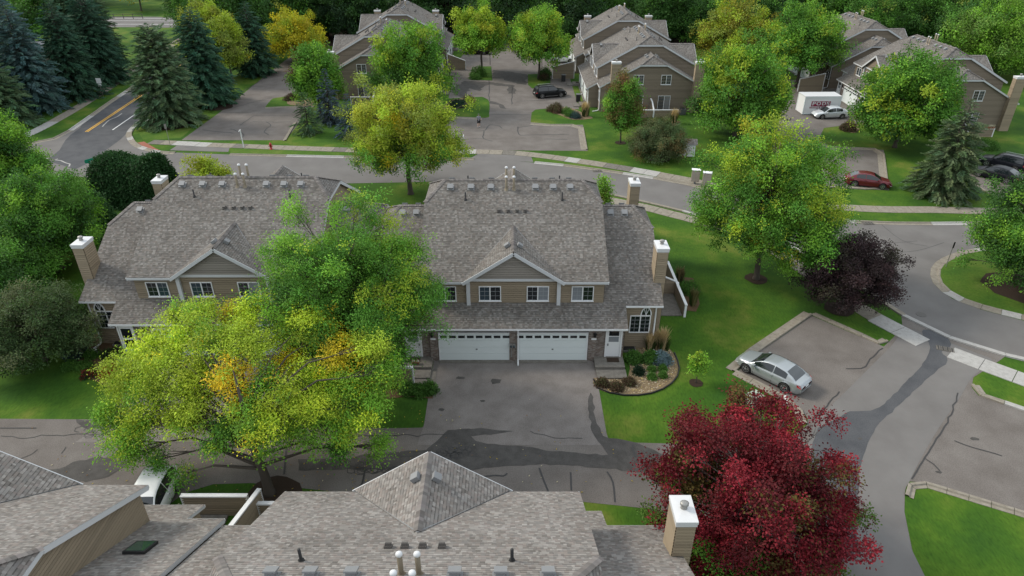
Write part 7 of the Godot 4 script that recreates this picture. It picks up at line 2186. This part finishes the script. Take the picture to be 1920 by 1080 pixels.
	# flower boxes on the patio wall at the upper right
	for i in 3:
		var t := thing("flower_box", ["left flower box on the upper right patio wall", "middle flower box on the upper right patio wall", "right flower box on the upper right patio wall"][i], "flower box", Vector3(59.2 + i * 1.15, 1.1, -86.2), 0.0, "flower boxes on the patio wall")
		var b := new_st()
		box(b, Vector3(0, 0.13, 0), Vector3(0.8, 0.25, 0.25))
		obj("trough", b, M["terracotta"], t)
		var wh := []
		var co := []
		for j in 14:
			wh.append(Transform3D(any_basis(rng, Vector3.UP, 1.0), Vector3(rng.randf_range(-0.35, 0.35), 0.32, rng.randf_range(-0.08, 0.08))))
			co.append([Color(0.1, 0.13, 0.03), Color(0.35, 0.2, 0.04), Color(0.4, 0.38, 0.3)][i] * rng.randf_range(0.8, 1.2))
		scatter("flowers", spray.small, wh, co, "leaf", t)
	# trash cart, mailbox by the court, basket hoop post
	for k in [["dark wheeled trash cart beside the far right garage", Vector3(10.0, 0, -103.6)], ["dark grill under a cover behind the right entry screen", Vector3(8.6, 0, -116.4)]]:
		var t := thing("trash_cart", k[0], "cart", k[1])
		var b := new_st()
		box(b, Vector3(0, 0.55, 0), Vector3(0.65, 1.0, 0.7))
		obj("bin", b, M["black"], t)
		var l := new_st()
		box(l, Vector3(0, 1.09, 0.02), Vector3(0.7, 0.07, 0.78))
		obj("lid", l, M["ac_grey"], t)
	for k in [["dark lamp post on the lawn of the left court tree", Vector3(-4.01, 0.00, -128.91)], ["dark lamp post by the right court tree", Vector3(5.41, 0.00, -127.13)]]:
		var t := thing("lamp_post", k[0], "lamp", k[1])
		var b := new_st()
		cyl(b, Vector3(0, -0.05, 0), Vector3(0, 1.7, 0), 0.05, 6)
		obj("post", b, M["black"], t)
		var l := new_st()
		lathe(l, Vector3(0, 1.7, 0), [Vector2(0.06, 0), Vector2(0.14, 0.3), Vector2(0.18, 0.32), Vector2(0.0, 0.48)], 6)
		obj("lantern", l, M["black"], t)
	person()
	# loose concrete edge strip at the bottom row driveway
	var wd := thing("wire_fence", "dark wire fence across the distant main road", "fence", Vector3(-112, 0, -182.5))
	for i in 9:
		var b := new_st()
		box(b, Vector3(i * 2.4, 0.6, 0), Vector3(0.12, 1.2, 0.12))
		obj("post", b, M["vent_brown"], wd)
	for y in [0.5, 1.05]:
		var b := new_st()
		box(b, Vector3(9.6, y, 0), Vector3(19.2, 0.1, 0.05))
		obj("rail", b, M["vent_brown"], wd)

# a body as one continuous surface: tapered capsules joined smoothly, meshed as surface nets
func flesh(st: SurfaceTool, bones: Array, cell: float, k: float):
	var lo := Vector3.ONE * 1e9
	var hi := -Vector3.ONE * 1e9
	for b in bones:
		for e in [[b[0], b[2]], [b[1], b[3]]]:
			lo = lo.min(e[0] - Vector3.ONE * (e[1] + 0.05))
			hi = hi.max(e[0] + Vector3.ONE * (e[1] + 0.05))
	var n := Vector3i(((hi - lo) / cell).ceil()) + Vector3i.ONE
	var val := PackedFloat32Array()
	val.resize(n.x * n.y * n.z)
	for z in n.z:
		for y in n.y:
			for x in n.x:
				var p := lo + Vector3(x, y, z) * cell
				var d := 1e3
				for b in bones:
					var ab: Vector3 = b[1] - b[0]
					var t := clampf((p - b[0]).dot(ab) / maxf(ab.length_squared(), 1e-6), 0.0, 1.0)
					var q: float = p.distance_to(b[0] + ab * t) - lerpf(b[2], b[3], t)
					var h := clampf(0.5 + 0.5 * (d - q) / k, 0.0, 1.0)
					d = lerpf(d, q, h) - k * h * (1.0 - h)
				val[x + n.x * (y + n.y * z)] = d
	var vert := {}
	for z in n.z - 1:
		for y in n.y - 1:
			for x in n.x - 1:
				var sum := Vector3.ZERO
				var cnt := 0
				var f := []
				for c in 8:
					f.append(val[x + (c & 1) + n.x * (y + ((c >> 1) & 1) + n.y * (z + (c >> 2)))])
				for c in 8:
					for ax in [1, 2, 4]:
						if c & ax == 0 and (f[c] < 0) != (f[c | ax] < 0):
							var t: float = f[c] / (f[c] - f[c | ax])
							var p0 := Vector3(c & 1, (c >> 1) & 1, c >> 2)
							var c2: int = c | ax
							var p1 := Vector3(c2 & 1, (c2 >> 1) & 1, c2 >> 2)
							sum += p0.lerp(p1, t)
							cnt += 1
				if cnt:
					vert[Vector3i(x, y, z)] = lo + (Vector3(x, y, z) + sum / cnt) * cell
	for z in range(1, n.z - 1):
		for y in range(1, n.y - 1):
			for x in range(1, n.x - 1):
				var a := val[x + n.x * (y + n.y * z)]
				for ax in 3:
					var e := Vector3i.ZERO
					e[ax] = 1
					var b := val[x + e.x + n.x * (y + e.y + n.y * (z + e.z))]
					if (a < 0) == (b < 0):
						continue
					var u := Vector3i.ZERO
					u[(ax + 1) % 3] = 1
					var v := Vector3i.ZERO
					v[(ax + 2) % 3] = 1
					var o := Vector3i(x, y, z)
					var q := [vert.get(o - u - v), vert.get(o - v), vert.get(o), vert.get(o - u)]
					if q.has(null):
						continue
					if a < 0:
						tri(st, q[0], q[2], q[1])
						tri(st, q[0], q[3], q[2])
					else:
						tri(st, q[0], q[1], q[2])
						tri(st, q[0], q[2], q[3])

func person():
	# a walker seen from behind, right foot forward, arms bent at the sides
	var t := thing("person", "person in grey shirt and black shorts walking away on the far court", "person", Vector3(-4.45, 0.012, -90.4), PI)
	var hip := Vector3(0, 0.94, 0)
	var body := [
		[hip + Vector3(0, 0.02, 0), Vector3(0, 1.22, 0.01), 0.135, 0.14], [Vector3(0, 1.22, 0.01), Vector3(0, 1.4, 0.0), 0.145, 0.11], [Vector3(-0.16, 1.42, 0), Vector3(0.16, 1.42, 0), 0.07, 0.07],
		[Vector3(0, 1.42, 0), Vector3(0, 1.55, 0.02), 0.058, 0.052], [Vector3(0, 1.63, 0.03), Vector3(0, 1.68, 0.02), 0.088, 0.095], [Vector3(0, 1.6, 0.07), Vector3(0, 1.58, 0.09), 0.06, 0.05], [Vector3(0, 1.635, 0.12), Vector3(0, 1.62, 0.135), 0.014, 0.016],
		[Vector3(-0.1, 0.93, 0), Vector3(-0.11, 0.5, 0.14), 0.1, 0.062], [Vector3(-0.11, 0.5, 0.14), Vector3(-0.11, 0.1, 0.16), 0.062, 0.04], [Vector3(-0.11, 0.05, 0.14), Vector3(-0.12, 0.04, 0.34), 0.045, 0.035],
		[Vector3(0.1, 0.93, 0), Vector3(0.11, 0.5, -0.04), 0.1, 0.062], [Vector3(0.11, 0.5, -0.04), Vector3(0.11, 0.13, -0.26), 0.062, 0.04], [Vector3(0.11, 0.09, -0.29), Vector3(0.11, 0.04, -0.12), 0.045, 0.035],
		[Vector3(-0.2, 1.41, 0), Vector3(-0.26, 1.13, -0.08), 0.055, 0.043], [Vector3(-0.26, 1.13, -0.08), Vector3(-0.23, 0.95, 0.1), 0.043, 0.03],
		[Vector3(0.2, 1.41, 0), Vector3(0.26, 1.13, 0.02), 0.055, 0.043], [Vector3(0.26, 1.13, 0.02), Vector3(0.22, 1.0, 0.22), 0.043, 0.03]]
	for s in [[-0.23, 0.93, 0.13], [0.215, 0.99, 0.25]]:
		var w := Vector3(s[0], s[1], s[2])
		body.append([w, w + Vector3(0, -0.03, 0.06), 0.034, 0.034])
		for k in 4:
			var o := w + Vector3((k - 1.5) * 0.019, -0.035, 0.085)
			body.append([o, o + Vector3(0, -0.05 - 0.006 * (k % 2), -0.005), 0.0095, 0.008])
		body.append([w + Vector3(-0.03 * signf(s[0]), -0.01, 0.03), w + Vector3(-0.045 * signf(s[0]), -0.03, 0.08), 0.01, 0.009])
	var st := new_st(true)
	flesh(st, body, 0.02, 0.03)
	obj("body", st, M["skin"], t)
	var sh := new_st(true)
	flesh(sh, [[Vector3(0, 0.96, 0), Vector3(0, 1.25, 0.01), 0.17, 0.165], [Vector3(0, 1.25, 0.01), Vector3(0, 1.41, 0), 0.165, 0.13], [Vector3(-0.17, 1.41, 0), Vector3(0.17, 1.41, 0), 0.085, 0.085], [Vector3(-0.2, 1.41, 0), Vector3(-0.25, 1.19, -0.05), 0.08, 0.07], [Vector3(0.2, 1.41, 0), Vector3(0.25, 1.19, 0.01), 0.08, 0.07]], 0.025, 0.04)
	obj("shirt", sh, M["shirt"], t)
	var so := new_st(true)
	flesh(so, [[Vector3(-0.06, 0.96, 0), Vector3(0.06, 0.96, 0), 0.15, 0.15], [Vector3(-0.1, 0.9, 0), Vector3(-0.12, 0.6, 0.1), 0.12, 0.105], [Vector3(0.1, 0.9, 0), Vector3(0.12, 0.6, -0.02), 0.12, 0.105]], 0.025, 0.03)
	obj("shorts", so, M["shorts"], t)
	var ha := new_st(true)
	flesh(ha, [[Vector3(0, 1.69, 0.0), Vector3(0, 1.72, 0.02), 0.1, 0.095]], 0.02, 0.02)
	obj("cap", ha, M["ac_grey"], t)
	for k in [[Vector3(-0.11, 0.05, 0.13), Vector3(-0.12, 0.045, 0.35)], [Vector3(0.11, 0.1, -0.3), Vector3(0.11, 0.05, -0.1)]]:
		var s2 := new_st(true)
		flesh(s2, [[k[0], k[1], 0.052, 0.045]], 0.02, 0.02)
		obj("shoe", s2, M["shoe"], t)
